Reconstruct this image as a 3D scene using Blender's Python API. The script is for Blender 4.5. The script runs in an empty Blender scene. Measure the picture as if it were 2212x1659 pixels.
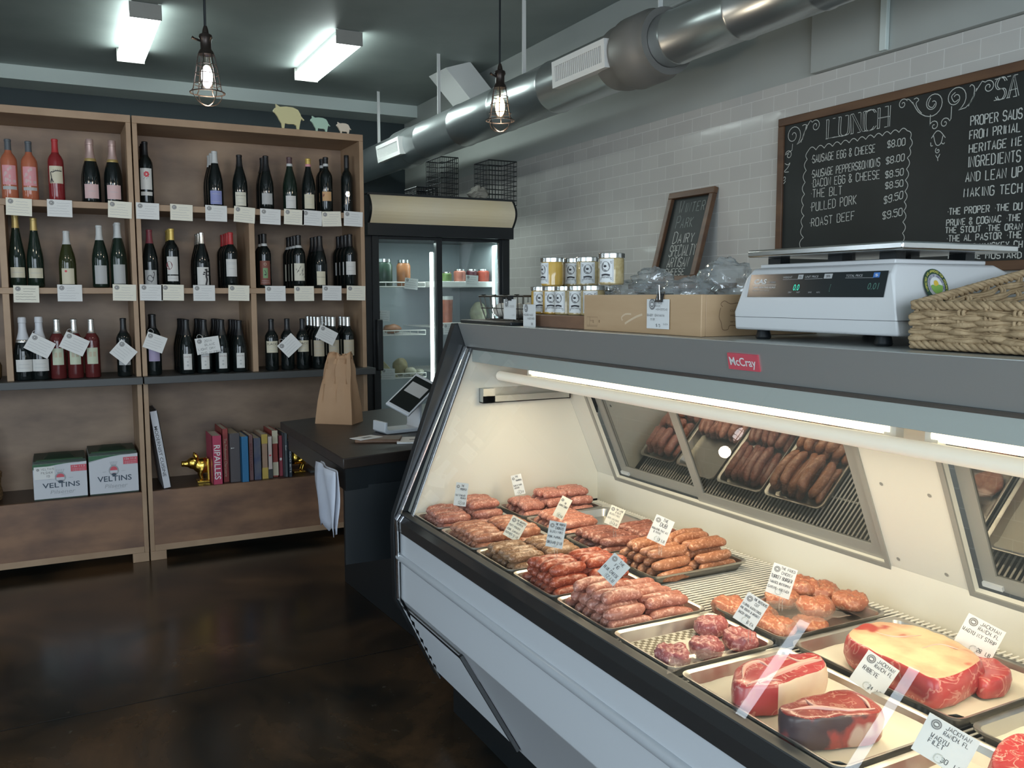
import bpy, bmesh, math, random
from mathutils import Vector, Matrix, noise
R = math.radians
random.seed(7)
C = bpy.context.scene.collection
sc = bpy.context.scene

# ------------------------------------------------------------------ camera
EYE = Vector((0, 0, 1.32))
YAW, PIT, ROL, FPX = 0.478788, -0.0998906, -0.0021053, 1905.4
_f = Vector((math.sin(YAW)*math.cos(PIT), math.cos(YAW)*math.cos(PIT), math.sin(PIT)))
_r0 = Vector((math.cos(YAW), -math.sin(YAW), 0)); _u0 = _r0.cross(_f)
_r = _r0*math.cos(ROL) + _u0*math.sin(ROL); _u = _u0*math.cos(ROL) - _r0*math.sin(ROL)
cam = bpy.data.cameras.new('camera'); cam.sensor_width = 36; cam.lens = FPX/2212*36
cam.clip_start = .02
co = bpy.data.objects.new('camera', cam); C.objects.link(co)
co.matrix_world = Matrix(((_r.x, _u.x, -_f.x, EYE.x), (_r.y, _u.y, -_f.y, EYE.y), (_r.z, _u.z, -_f.z, EYE.z), (0, 0, 0, 1)))
sc.camera = co
def at(px, py, ax, v):
    """point of a known plane (x, y or z = v) seen at a pixel of the photograph"""
    d = _r*((px-1106)/FPX) - _u*((py-829.5)/FPX) + _f
    i = 'xyz'.index(ax)
    return EYE + d*((v-EYE[i])/d[i])

# ------------------------------------------------------------------ world, exposure, daylight
w = bpy.data.worlds.new('world'); sc.world = w; w.use_nodes = True
bg = w.node_tree.nodes['Background']; bg.inputs[0].default_value = (.72, .86, 1, 1); bg.inputs[1].default_value = 2.6
vs = sc.view_settings; vs.view_transform = 'Standard'; vs.look = 'None'; vs.gamma = 1; vs.use_curve_mapping = False
vs.exposure = 0.0
sc.cycles.max_bounces = 8; sc.cycles.diffuse_bounces = 3; sc.cycles.glossy_bounces = 4
sc.cycles.transmission_bounces = 4; sc.cycles.transparent_max_bounces = 12
sc.cycles.caustics_reflective = False; sc.cycles.caustics_refractive = False
sc.cycles.sample_clamp_indirect = 4
def area(name, loc, to, sx, sy, power, col):
    l = bpy.data.lights.new(name, 'AREA'); l.shape = 'RECTANGLE'; l.size = sx; l.size_y = sy; l.energy = power; l.color = col
    o = bpy.data.objects.new(name, l); C.objects.link(o); o.location = loc
    o.rotation_euler = (Vector(to)-Vector(loc)).to_track_quat('-Z', 'Y').to_euler()
    return o
DAY = (.80, .90, 1)
area('daylight_storefront', (-.6, -2.75, 1.5), (-.6, 2, 1.1), 4.4, 2.3, 150, DAY)
area('daylight_side_window', (-3.2, .6, 1.5), (0, .6, .9), 2.6, 1.9, 48, DAY)
area('daylight_blind_window', (-3.35, 4.14, 1.73), (0, 4.14, 1.73), 2.1, 1.4, 105, DAY)

# ------------------------------------------------------------------ materials
def mat(name, col, rough=.5, metal=0., spec=.5, coat=0., col2=None, nscale=8, nlo=.35, nhi=.65, stretch=None,
        bump=0., bscale=40, emit=0., trans=0., ior=1.45, rnd=False, detail=4, coat_rough=.05, rough2=None, fleck=None):
    m = bpy.data.materials.new(name); m.use_nodes = True
    nt = m.node_tree; b = nt.nodes['Principled BSDF']; L = nt.links
    I = b.inputs
    I['Base Color'].default_value = (*col, 1); I['Roughness'].default_value = rough; I['Metallic'].default_value = metal
    I['Specular IOR Level'].default_value = spec; I['Coat Weight'].default_value = coat; I['Coat Roughness'].default_value = coat_rough
    I['IOR'].default_value = ior
    if trans: I['Transmission Weight'].default_value = trans
    if emit: I['Emission Color'].default_value = (*col, 1); I['Emission Strength'].default_value = emit
    if col2 or bump or fleck or rough2 is not None:
        tc = nt.nodes.new('ShaderNodeTexCoord'); mp = nt.nodes.new('ShaderNodeMapping')
        L.new(tc.outputs['Object'], mp.inputs['Vector'])
        if stretch: mp.inputs['Scale'].default_value = stretch
        if rnd:
            oi = nt.nodes.new('ShaderNodeObjectInfo'); mu = nt.nodes.new('ShaderNodeMath'); mu.operation = 'MULTIPLY'; mu.inputs[1].default_value = 37
            L.new(oi.outputs['Random'], mu.inputs[0]); L.new(mu.outputs[0], mp.inputs['Location'])
    if col2 or rough2 is not None:
        n = nt.nodes.new('ShaderNodeTexNoise'); n.inputs['Scale'].default_value = nscale; n.inputs['Detail'].default_value = detail
        L.new(mp.outputs[0], n.inputs['Vector'])
        mr = nt.nodes.new('ShaderNodeMapRange'); mr.inputs[1].default_value = nlo; mr.inputs[2].default_value = nhi
        L.new(n.outputs['Fac'], mr.inputs[0])
        if col2:
            mx = nt.nodes.new('ShaderNodeMix'); mx.data_type = 'RGBA'
            mx.inputs[6].default_value = (*col, 1); mx.inputs[7].default_value = (*col2, 1)
            L.new(mr.outputs[0], mx.inputs[0]); out = mx.outputs[2]
            if fleck:
                fc, fs, ft = fleck
                v = nt.nodes.new('ShaderNodeTexNoise'); v.inputs['Scale'].default_value = fs; v.inputs['Detail'].default_value = 2
                L.new(mp.outputs[0], v.inputs['Vector'])
                m2 = nt.nodes.new('ShaderNodeMapRange'); m2.inputs[1].default_value = ft; m2.inputs[2].default_value = ft+.05
                L.new(v.outputs['Fac'], m2.inputs[0])
                mx2 = nt.nodes.new('ShaderNodeMix'); mx2.data_type = 'RGBA'; mx2.inputs[7].default_value = (*fc, 1)
                L.new(out, mx2.inputs[6]); L.new(m2.outputs[0], mx2.inputs[0]); out = mx2.outputs[2]
            L.new(out, I['Base Color'])
        if rough2 is not None:
            mr2 = nt.nodes.new('ShaderNodeMapRange'); mr2.inputs[1].default_value = nlo; mr2.inputs[2].default_value = nhi
            mr2.inputs[3].default_value = rough; mr2.inputs[4].default_value = rough2
            L.new(n.outputs['Fac'], mr2.inputs[0]); L.new(mr2.outputs[0], I['Roughness'])
    if bump:
        n2 = nt.nodes.new('ShaderNodeTexNoise'); n2.inputs['Scale'].default_value = bscale; n2.inputs['Detail'].default_value = 3
        L.new(mp.outputs[0], n2.inputs['Vector'])
        bp = nt.nodes.new('ShaderNodeBump'); bp.inputs['Strength'].default_value = bump; bp.inputs['Distance'].default_value = .002
        L.new(n2.outputs['Fac'], bp.inputs['Height']); L.new(bp.outputs[0], I['Normal'])
    return m
def glassmat(name, tint=(1, 1, 1), rough=.0, base=.04, mul=1.0, haze=0., hazecol=(.8, .85, .85)):
    """thin pane: clear with Fresnel reflection, optionally a bit cloudy"""
    m = bpy.data.materials.new(name); m.use_nodes = True; nt = m.node_tree; nt.nodes.clear(); L = nt.links
    o = nt.nodes.new('ShaderNodeOutputMaterial'); t = nt.nodes.new('ShaderNodeBsdfTransparent'); t.inputs[0].default_value = (*tint, 1)
    g = nt.nodes.new('ShaderNodeBsdfGlossy'); g.inputs['Roughness'].default_value = rough
    fr = nt.nodes.new('ShaderNodeLayerWeight'); fr.inputs[0].default_value = .5
    pw = nt.nodes.new('ShaderNodeMath'); pw.operation = 'POWER'; pw.inputs[1].default_value = 5; L.new(fr.outputs['Facing'], pw.inputs[0])
    mu = nt.nodes.new('ShaderNodeMath'); mu.operation = 'MULTIPLY_ADD'; mu.inputs[1].default_value = .9*mul; mu.inputs[2].default_value = base*mul; mu.use_clamp = True
    L.new(pw.outputs[0], mu.inputs[0])
    x = nt.nodes.new('ShaderNodeMixShader'); L.new(mu.outputs[0], x.inputs[0]); L.new(t.outputs[0], x.inputs[1]); L.new(g.outputs[0], x.inputs[2])
    last = x.outputs[0]
    if haze:
        d = nt.nodes.new('ShaderNodeBsdfDiffuse'); d.inputs[0].default_value = (*hazecol, 1)
        y = nt.nodes.new('ShaderNodeMixShader'); y.inputs[0].default_value = haze
        L.new(last, y.inputs[1]); L.new(d.outputs[0], y.inputs[2]); last = y.outputs[0]
    L.new(last, o.inputs[0]); return m
M = {}
def tile_mat():
    m = bpy.data.materials.new('white_subway_tile'); m.use_nodes = True; nt = m.node_tree; L = nt.links; b = nt.nodes['Principled BSDF']
    tc = nt.nodes.new('ShaderNodeTexCoord'); sp = nt.nodes.new('ShaderNodeSeparateXYZ'); cb = nt.nodes.new('ShaderNodeCombineXYZ')
    L.new(tc.outputs['Object'], sp.inputs[0]); L.new(sp.outputs['Y'], cb.inputs['X']); L.new(sp.outputs['Z'], cb.inputs['Y'])
    br = nt.nodes.new('ShaderNodeTexBrick'); L.new(cb.outputs[0], br.inputs['Vector'])
    br.inputs['Scale'].default_value = 1; br.inputs['Brick Width'].default_value = .149; br.inputs['Row Height'].default_value = .0725
    br.inputs['Mortar Size'].default_value = .0016; br.inputs['Mortar Smooth'].default_value = .25; br.inputs['Bias'].default_value = 0
    br.inputs['Color1'].default_value = (.61, .60, .56, 1); br.inputs['Color2'].default_value = (.56, .55, .515, 1); br.inputs['Mortar'].default_value = (.78, .78, .74, 1)
    L.new(br.outputs['Color'], b.inputs['Base Color']); b.inputs['Roughness'].default_value = .12; b.inputs['Specular IOR Level'].default_value = .45
    n = nt.nodes.new('ShaderNodeTexNoise'); n.inputs['Scale'].default_value = 9; L.new(cb.outputs[0], n.inputs['Vector'])
    iv = nt.nodes.new('ShaderNodeMath'); iv.operation = 'MULTIPLY_ADD'; iv.inputs[1].default_value = -1.2
    L.new(br.outputs['Fac'], iv.inputs[0]); L.new(n.outputs['Fac'], iv.inputs[2])
    bp = nt.nodes.new('ShaderNodeBump'); bp.inputs['Strength'].default_value = .35; bp.inputs['Distance'].default_value = .003
    L.new(iv.outputs[0], bp.inputs['Height']); L.new(bp.outputs[0], b.inputs['Normal'])
    return m
def floor_mat():
    m = bpy.data.materials.new('stained_polished_concrete'); m.use_nodes = True; nt = m.node_tree; L = nt.links; b = nt.nodes['Principled BSDF']
    tc = nt.nodes.new('ShaderNodeTexCoord')
    n = nt.nodes.new('ShaderNodeTexNoise'); n.inputs['Scale'].default_value = 1.7; n.inputs['Detail'].default_value = 7; n.inputs['Roughness'].default_value = .62
    n.inputs['Distortion'].default_value = .6
    L.new(tc.outputs['Object'], n.inputs['Vector'])
    cr = nt.nodes.new('ShaderNodeValToRGB'); e = cr.color_ramp.elements
    e[0].position = .36; e[0].color = (.010, .011, .010, 1); e[1].position = .68; e[1].color = (.108, .060, .030, 1)
    k = e.new(.5); k.color = (.042, .028, .017, 1)
    L.new(n.outputs['Fac'], cr.inputs[0])
    n3 = nt.nodes.new('ShaderNodeTexNoise'); n3.inputs['Scale'].default_value = 26; n3.inputs['Detail'].default_value = 5
    L.new(tc.outputs['Object'], n3.inputs['Vector'])
    mr = nt.nodes.new('ShaderNodeMapRange'); mr.inputs[1].default_value = .66; mr.inputs[2].default_value = .74; mr.inputs[4].default_value = .55
    L.new(n3.outputs['Fac'], mr.inputs[0])
    mx = nt.nodes.new('ShaderNodeMix'); mx.data_type = 'RGBA'; mx.inputs[7].default_value = (.08, .075, .06, 1)
    L.new(cr.outputs[0], mx.inputs[6]); L.new(mr.outputs[0], mx.inputs[0]); L.new(mx.outputs[2], b.inputs['Base Color'])
    b.inputs['Roughness'].default_value = .2; b.inputs['Specular IOR Level'].default_value = .35
    bp = nt.nodes.new('ShaderNodeBump'); bp.inputs['Strength'].default_value = .12; bp.inputs['Distance'].default_value = .004
    L.new(n.outputs['Fac'], bp.inputs['Height']); L.new(bp.outputs[0], b.inputs['Normal'])
    return m
M['tile'] = tile_mat(); M['floor'] = floor_mat()
M['ceiling'] = mat('grey_ceiling_paint', (.36, .41, .39), .5, col2=(.31, .355, .34), nscale=2.5, bump=.15, bscale=9)
M['upper'] = mat('grey_wall_paint', (.44, .465, .435), .6, col2=(.40, .425, .40), nscale=1.5)
M['beam'] = mat('pale_beam_paint', (.70, .78, .74), .6)
M['dark_wall'] = mat('dark_slate_paint', (.045, .062, .068), .6, col2=(.035, .05, .055), nscale=2)
M['wood'] = mat('birch_plywood', (.35, .245, .165), .5, col2=(.165, .11, .08), nscale=2.8, nlo=.33, nhi=.70, stretch=(1, 1, 2.4), detail=6, bump=.05, bscale=30)
M['wood_edge'] = mat('plywood_edge', (.40, .275, .175), .5, col2=(.32, .21, .13), nscale=5, stretch=(1, 1, 1))
M['wood_front'] = mat('stained_plywood_panel', (.26, .145, .085), .42, col2=(.095, .055, .042), nscale=3.2, nlo=.36, nhi=.70, stretch=(1, 1, 2.6), detail=6)
M['wood_dark'] = mat('dark_shelf_board', (.05, .028, .018), .35)
M['slate'] = mat('charcoal_ledge', (.055, .058, .058), .45)
M['black'] = mat('black_paint', (.012, .015, .017), .35)
M['counter'] = mat('dark_walnut_top', (.022, .016, .013), .42, col2=(.012, .009, .008), nscale=6, stretch=(1, 4, 1))
M['steel'] = mat('stainless_steel', (.55, .57, .55), .36, metal=.7)
M['steel_br'] = mat('bright_steel', (.72, .73, .72), .2, metal=1)
M['galv'] = mat('galvanised_duct', (.58, .62, .62), .30, metal=.9)
M['galv_d'] = mat('grey_duct_tape', (.24, .235, .22), .5, metal=.4)
M['alum'] = mat('aluminium_tray', (.60, .585, .55), .3, metal=1, rough2=.42, nscale=30)
M['alu_frame'] = mat('grey_door_frame', (.34, .34, .315), .45, metal=.2)
M['white_enamel'] = mat('white_enamel', (.54, .57, .60), .3)
M['cream'] = mat('cream_liner', (.74, .725, .655), .35)
M['white'] = mat('white_paint', (.72, .73, .71), .5)
M['white_wire'] = mat('white_coated_wire', (.80, .79, .75), .4)
M['valance'] = mat('grey_blue_valance', (.42, .45, .43), .45)
M['guard'] = mat('lit_tube_guard', (.86, .80, .68), .3, emit=.30)
M['bumper'] = mat('black_glossy_bumper', (.03, .03, .03), .08, spec=.7)
M['bull'] = mat('grey_bullnose', (.42, .45, .48), .25)
M['chrome'] = mat('chrome_trim', (.8, .82, .84), .12, metal=1)
M['paper'] = mat('white_card', (.70, .71, .70), .7)
M['paper_b'] = mat('pale_blue_card', (.52, .57, .60), .7)
M['paper_c'] = mat('ivory_card', (.76, .74, .64), .7)
M['ink'] = mat('black_ink', (.03, .03, .035), .6)
M['ink_s'] = mat('grey_stamp_ink', (.20, .20, .20), .7)
M['ink_l'] = mat('faint_ink', (.42, .43, .45), .7)
M['red_ink'] = mat('red_ink', (.55, .06, .08), .5)
M['chalk'] = mat('white_chalk', (.60, .62, .58), .9)
M['chalk_f'] = mat('smudged_chalk', (.30, .34, .32), .9)
M['board'] = mat('blackboard', (.012, .017, .017), .55, col2=(.018, .024, .024), nscale=4)
M['frame_w'] = mat('brown_board_frame', (.16, .085, .045), .45, col2=(.10, .052, .03), nscale=5, stretch=(3, .6, 3))
M['glass_case'] = glassmat('case_front_glass', (.97, .985, .97), base=.04, mul=1.0, haze=.012, hazecol=(.8, .8, .76))
M['glass_door'] = glassmat('rear_door_glass', (.42, .42, .40), base=.25, mul=1.2)
M['glass_fridge'] = glassmat('fridge_glass', (.86, .92, .91), base=.06, mul=1.0, haze=.03, hazecol=(.5, .58, .6))
M['glass_win'] = glassmat('window_glass', (.98, 1, 1))
M['tube'] = mat('lit_fluorescent_tube', (.88, 1, .98), .4, emit=11)
M['tube_case'] = mat('lit_warm_tube', (1, .90, .62), .4, emit=2.6)
M['tube_fr'] = mat('lit_fridge_tube', (.86, 1, .97), .4, emit=5)
M['bulb'] = mat('lit_bulb', (1, .78, .52), .3, emit=14)
M['bulb_c'] = mat('lit_cool_bulb', (.97, .93, 1), .3, emit=14)
M['bulb_glass'] = glassmat('bulb_glass', (1, .95, .88))
M['bronze'] = mat('dark_bronze', (.045, .035, .03), .35, metal=.7)
# ------------------------------------------------------------------ mesh helpers
class MB:
    """collects shapes and links them as ONE mesh object"""
    def __init__(s, *mats): s.v = []; s.f = []; s.m = []; s.mats = list(mats) or ['white']; s.mi = 0
    def use(s, name):
        if name not in s.mats: s.mats.append(name)
        s.mi = s.mats.index(name); return s
    def add(s, vs, fs):
        b = len(s.v); s.v += [tuple(p) for p in vs]
        for f in fs: s.f.append([b+i for i in f]); s.m.append(s.mi)
        return s
    def box(s, lo, hi):
        x0, y0, z0 = lo; x1, y1, z1 = hi
        return s.add([(x0, y0, z0), (x1, y0, z0), (x1, y1, z0), (x0, y1, z0), (x0, y0, z1), (x1, y0, z1), (x1, y1, z1), (x0, y1, z1)],
                     [(3, 2, 1, 0), (4, 5, 6, 7), (0, 1, 5, 4), (1, 2, 6, 5), (2, 3, 7, 6), (3, 0, 4, 7)])
    def obox(s, c, ex, ey, ez, a, b, d):
        c, ex, ey, ez = Vector(c), Vector(ex), Vector(ey), Vector(ez); o = []
        for k in (-d/2, d/2):
            for i, j in ((-a/2, -b/2), (a/2, -b/2), (a/2, b/2), (-a/2, b/2)): o.append(c+ex*i+ey*j+ez*k)
        return s.add(o, [(3, 2, 1, 0), (4, 5, 6, 7), (0, 1, 5, 4), (1, 2, 6, 5), (2, 3, 7, 6), (3, 0, 4, 7)])
    def quad(s, a, b, c, d): return s.add([a, b, c, d], [(0, 1, 2, 3)])
    def prism(s, poly, a, b):
        """poly: points; swept by vector from a to b offsets (Vectors)"""
        n = len(poly); a, b = Vector(a), Vector(b)
        vs = [Vector(p)+a for p in poly]+[Vector(p)+b for p in poly]
        return s.add(vs, [tuple(range(n))[::-1], tuple(range(n, 2*n))]+[(i, (i+1) % n, n+(i+1) % n, n+i) for i in range(n)])
    def tube(s, pts, r, seg=6, cap=True, closed=False):
        pts = [Vector(p) for p in pts]; n = len(pts); rs = r if isinstance(r, (list, tuple)) else [r]*n
        vs = []; up = None
        for i, p in enumerate(pts):
            t = (pts[(i+1) % n]-pts[i-1]) if closed else (pts[min(i+1, n-1)]-pts[max(i-1, 0)])
            t.normalize()
            if up is None: up = Vector((0, 0, 1)) if abs(t.z) < .9 else Vector((1, 0, 0))
            a = up-t*up.dot(t)
            if a.length < 1e-5: a = t.orthogonal()
            a.normalize(); b = t.cross(a); up = a
            for k in range(seg):
                q = 2*math.pi*k/seg; vs.append(p+(a*math.cos(q)+b*math.sin(q))*rs[i])
        fs = []
        for i in range(n if closed else n-1):
            j = (i+1) % n
            for k in range(seg): fs.append((i*seg+k, i*seg+(k+1) % seg, j*seg+(k+1) % seg, j*seg+k))
        if cap and not closed: fs += [tuple(range(seg))[::-1], tuple(range((n-1)*seg, n*seg))]
        return s.add(vs, fs)
    def lathe(s, prof, c=(0, 0, 0), seg=24, a0=0., a1=360., sx=1., sy=1.):
        c = Vector(c); full = abs(a1-a0) > 359.9; n = seg if full else seg+1; vs = []; fs = []
        for r, z in prof:
            for k in range(n):
                q = R(a0+(a1-a0)*k/seg); vs.append(c+Vector((r*math.cos(q)*sx, r*math.sin(q)*sy, z)))
        for i in range(len(prof)-1):
            for k in range(seg):
                j = (k+1) % n; fs.append((i*n+k, i*n+j, (i+1)*n+j, (i+1)*n+k))
        if full:
            if prof[0][0] > 1e-6: fs.append(tuple(range(n))[::-1])
            if prof[-1][0] > 1e-6: fs.append(tuple(range((len(prof)-1)*n, len(prof)*n)))
        return s.add(vs, fs)
    def ball(s, c, rx, ry, rz, seg=16, rings=10):
        return s._ball(c, rx, ry, rz, seg, rings)
    def _ball(s, c, rx, ry, rz, seg, rings):
        c = Vector(c); vs = [c+Vector((0, 0, -rz))]
        for i in range(1, rings):
            t = math.pi*i/rings
            for k in range(seg):
                q = 2*math.pi*k/seg; vs.append(c+Vector((rx*math.sin(t)*math.cos(q), ry*math.sin(t)*math.sin(q), -rz*math.cos(t))))
        vs.append(c+Vector((0, 0, rz))); fs = []
        for k in range(seg): fs.append((0, 1+(k+1) % seg, 1+k)); fs.append((len(vs)-1, 1+(rings-2)*seg+k, 1+(rings-2)*seg+(k+1) % seg))
        for i in range(rings-2):
            for k in range(seg): fs.append((1+i*seg+k, 1+i*seg+(k+1) % seg, 1+(i+1)*seg+(k+1) % seg, 1+(i+1)*seg+k))
        return s.add(vs, fs)
    # ---- drawing on a surface: fr(u, v, d) -> point
    def ribbon(s, fr, pts, wd, d=.0006, closed=False):
        n = len(pts); vs = []
        for i in range(n):
            a = pts[i-1] if (i or closed) else pts[0]; b = pts[(i+1) % n] if (i < n-1 or closed) else pts[-1]
            tx, ty = b[0]-a[0], b[1]-a[1]; l = math.hypot(tx, ty) or 1e-9
            nx, ny = -ty/l*wd/2, tx/l*wd/2
            vs += [fr(pts[i][0]-nx, pts[i][1]-ny, d), fr(pts[i][0]+nx, pts[i][1]+ny, d)]
        return s.add(vs, [(2*i, 2*((i+1) % n), 2*((i+1) % n)+1, 2*i+1) for i in range(n if closed else n-1)])
    def patch(s, fr, u0, v0, u1, v1, d=.0004, nu=1, nv=1):
        vs = [fr(u0+(u1-u0)*i/nu, v0+(v1-v0)*j/nv, d) for j in range(nv+1) for i in range(nu+1)]
        return s.add(vs, [(j*(nu+1)+i, j*(nu+1)+i+1, (j+1)*(nu+1)+i+1, (j+1)*(nu+1)+i) for j in range(nv) for i in range(nu)])
    def disc(s, fr, u, v, ru, rv=None, d=.0006, seg=20, inner=0.):
        rv = ru if rv is None else rv
        o = [fr(u+ru*math.cos(2*math.pi*k/seg), v+rv*math.sin(2*math.pi*k/seg), d) for k in range(seg)]
        if not inner: return s.add(o, [tuple(range(seg))])
        i_ = [fr(u+ru*inner*math.cos(2*math.pi*k/seg), v+rv*inner*math.sin(2*math.pi*k/seg), d) for k in range(seg)]
        return s.add(o+i_, [(k, (k+1) % seg, seg+(k+1) % seg, seg+k) for k in range(seg)])
    def poly(s, fr, pts, d=.0006): return s.add([fr(u, v, d) for u, v in pts], [tuple(range(len(pts)))])
    def text(s, fr, t, u, v, h, wd=None, width=None, jit=.0, d=.0006, slant=0., sp=1.45, dbl=0.):
        """hand lettering: single strokes, cap height h, optional total width"""
        wd = wd or h*.11; k = h/6.; adv = 4*sp*k
        tot = sum(ADV.get(c, 1.)*adv for c in t)
        sx = (width/tot) if width else 1.
        x = u
        for c in t:
            a = ADV.get(c, 1.); small = c.islower(); kk = k*(.78 if small else 1)
            for st in FONT.get(c.upper(), ()):
                p = [(x+(px*kk+slant*py*kk)*sx*min(1, a*1.15)+random.uniform(-jit, jit)*h, v+py*kk+random.uniform(-jit, jit)*h) for px, py in st]
                if c.upper() in CURVY: p = smooth(p)
                s.ribbon(fr, p, wd, d)
                if dbl: s.ribbon(fr, [(q[0]+dbl, q[1]) for q in p], wd, d)
            x += adv*a*sx*(.88 if small else 1)
        return x
    def build(s, name, parent=None, org=None, smooth_=35, bev=0., seg=2, sub=0):
        me = bpy.data.meshes.new(name); o_ = Vector(org) if org is not None else Vector()
        me.from_pydata([Vector(p)-o_ for p in s.v], [], s.f); me.validate(); me.update()
        for k in s.mats: me.materials.append(M[k])
        if len(me.polygons) == len(s.m): me.polygons.foreach_set('material_index', s.m)
        if smooth_:
            me.polygons.foreach_set('use_smooth', [True]*len(me.polygons)); me.set_sharp_from_angle(angle=R(smooth_))
        o = bpy.data.objects.new(name, me); C.objects.link(o)
        if parent: o.parent = parent
        elif org is not None: o.location = org
        if bev:
            b = o.modifiers.new('bevel', 'BEVEL'); b.width = bev; b.segments = seg; b.limit_method = 'ANGLE'; b.angle_limit = R(40)
        if sub:
            b = o.modifiers.new('sub', 'SUBSURF'); b.levels = b.render_levels = sub
        return o
def smooth(p, n=3):
    if len(p) < 3: return p
    q = [p[0]]+list(p)+[p[-1]]; out = []
    for i in range(1, len(q)-2):
        a, b, c, d = q[i-1], q[i], q[i+1], q[i+2]
        for k in range(n):
            t = k/n; out.append(tuple(.5*(2*b[j]+(c[j]-a[j])*t+(2*a[j]-5*b[j]+4*c[j]-d[j])*t*t+(3*b[j]-a[j]-3*c[j]+d[j])*t**3) for j in (0, 1)))
    return out+[p[-1]]
_F = {'A': '002640 1232', 'B': '00063645443303 033342413000', 'C': '4536160501103041', 'D': '00062645412000', 'E': '46060040 0333', 'F': '460600 0333',
      'G': '45361605011030414323', 'H': '0006 4046 0343', 'I': '2026', 'J': '4641301001', 'K': '0006 460340', 'L': '060040', 'M': '0006234640', 'N': '00064046',
      'O': '160501103041453616', 'P': '00063645443303', 'Q': '160501103041453616 2240', 'R': '00063645443303 2340', 'S': '453616050413334241301001', 'T': '0646 2620',
      'U': '060110304146', 'V': '062046', 'W': '0610233046', 'X': '0046 0640', 'Y': '062346 2320', 'Z': '06460040', '0': '160501103041453616', '1': '152620',
      '2': '05163645440040', '3': '05163645443313 334241301001', '4': '30360242', '5': '460604344341301001', '6': '453616050110304142331302', '7': '064620',
      '8': '33130405163645443342413010010213', '9': '011030414536160504133344', '$': '453616050413334241301001 2620', '.': '1011', ',': '1100',
      '&': '40051626350201102042', '·': '2333', '-': '1333', '/': '0046', "'": '2625', ':': '2122 2425', '(': '3616121030'}
FONT = {}
for _k, _s in _F.items():
    FONT[_k] = [[(int(t[i]), int(t[i+1])) for i in range(0, len(t)-1, 2)] for t in _s.split()]
CURVY = set('CGOQSJU0235689&$')
ADV = {'I': .55, '.': .4, ',': .4, '·': .6, "'": .4, ' ': .75, '1': .7, ':': .5, 'M': 1.15, 'W': 1.15, 'i': .5}
def plane(o, ex, ey):
    o, ex, ey = Vector(o), Vector(ex).normalized(), Vector(ey).normalized(); n = ex.cross(ey)
    return lambda u, v, d=0.: o+ex*u+ey*v+n*d
def wrap(r, z0=0., rot=0.):
    """cylinder of radius r; u runs along the arc from the front (-y), v is height"""
    return lambda u, v, d=0.: Vector(((r+d)*math.sin(u/r+rot), -(r+d)*math.cos(u/r+rot), z0+v))
_fontcache = {}
def type_mesh(t, bold=0.):
    if (t, bold) not in _fontcache:
        c = bpy.data.curves.new('type', 'FONT'); c.body = t; c.resolution_u = 3; c.offset = bold
        o = bpy.data.objects.new('type', c); C.objects.link(o); dg = bpy.context.evaluated_depsgraph_get()
        me = bpy.data.meshes.new_from_object(o.evaluated_get(dg))
        vs = [tuple(v.co) for v in me.vertices]; fs = [tuple(p.vertices) for p in me.polygons]
        bpy.data.objects.remove(o); bpy.data.curves.remove(c); bpy.data.meshes.remove(me)
        _fontcache[(t, bold)] = (vs, fs)
    return _fontcache[(t, bold)]
def printed(mb, fr, t, u, v, h, width=None, d=.0006, bold=0., shear=0., vertical=False):
    """printed type, cap height h (built-in face), optional total width"""
    vs, fs = type_mesh(t, bold); x0 = min(p[0] for p in vs); x1 = max(p[0] for p in vs); k = h/.7
    sx = width/(x1-x0) if width else k
    def g(p):
        a, b = (p[0]-x0)*sx+shear*p[1]*k, p[1]*k
        return fr(u+b, v-a, d) if vertical == 1 else fr(u+a, v+b, d)
    mb.add([g(p) for p in vs], fs)

def tag(o, label=None, cat=None, group=None, kind=None):
    if label: o['label'] = label
    if cat: o['category'] = cat
    if group: o['group'] = group
    if kind: o['kind'] = kind
    return o
def thing(name, label, cat, loc=(0, 0, 0), rz=0., group=None):
    o = bpy.data.objects.new(name, None); o.empty_display_size = .05; C.objects.link(o); o.location = loc; o.rotation_euler = (0, 0, rz)
    return tag(o, label, cat, group)
def struct(name, mb, org=None, **k): return tag(mb.build(name, None, org, **k), kind='structure')
def dup(root, loc=None, rz=None, label=None, group=None):
    r = root.copy(); C.objects.link(r)
    if loc is not None: r.location = loc
    if rz is not None: r.rotation_euler = (0, 0, rz)
    if label: r['label'] = label
    if group: r['group'] = group
    for ch in list(root.children):
        c = ch.copy(); C.objects.link(c); c.parent = r
        for g in list(ch.children):
            d = g.copy(); C.objects.link(d); d.parent = c
    return r
# ------------------------------------------------------------------ the room
XR, XL, YB, YF, ZC, ZT = 3.05, -3.0, 8.1, -2.7, 3.05, 2.29
struct('floor', MB('floor').box((XL-.1, YF-.1, -.1), (XR+.2, YB+.2, 0)))
struct('ceiling', MB('ceiling').box((XL-.1, YF-.1, ZC), (XR+.2, YB+.2, ZC+.1)))
struct('wall_back', MB('dark_wall').box((XL-.1, YB, 0), (XR+.2, YB+.1, ZC)))
struct('wall_right', MB('tile').box((XR, YF, 0), (XR+.15, YB, ZT)), smooth_=0)
struct('trim_1', MB('upper').box((XR+.006, YF, ZT), (XR+.15, YB, ZC)))                      # painted band above the tiles
struct('trim_2', MB('upper').box((XR-.028, YF, ZT+.002), (XR+.006, at(1762, 100, 'x', XR).y, ZC)), bev=.002)   # furred-out part of the band
struct('trim_3', MB('beam').box((XL, 7.76, 2.945), (XR+.005, YB, ZC)))                      # beam
mb = MB('upper')                                                                             # wall_left with two window openings
W1 = (-.8, 1.9, .55, 2.45); W2 = (3.58, 4.72, 1.2, 2.26)
ys = [YF, W1[0], W1[1], W2[0], W2[1], YB]
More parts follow.
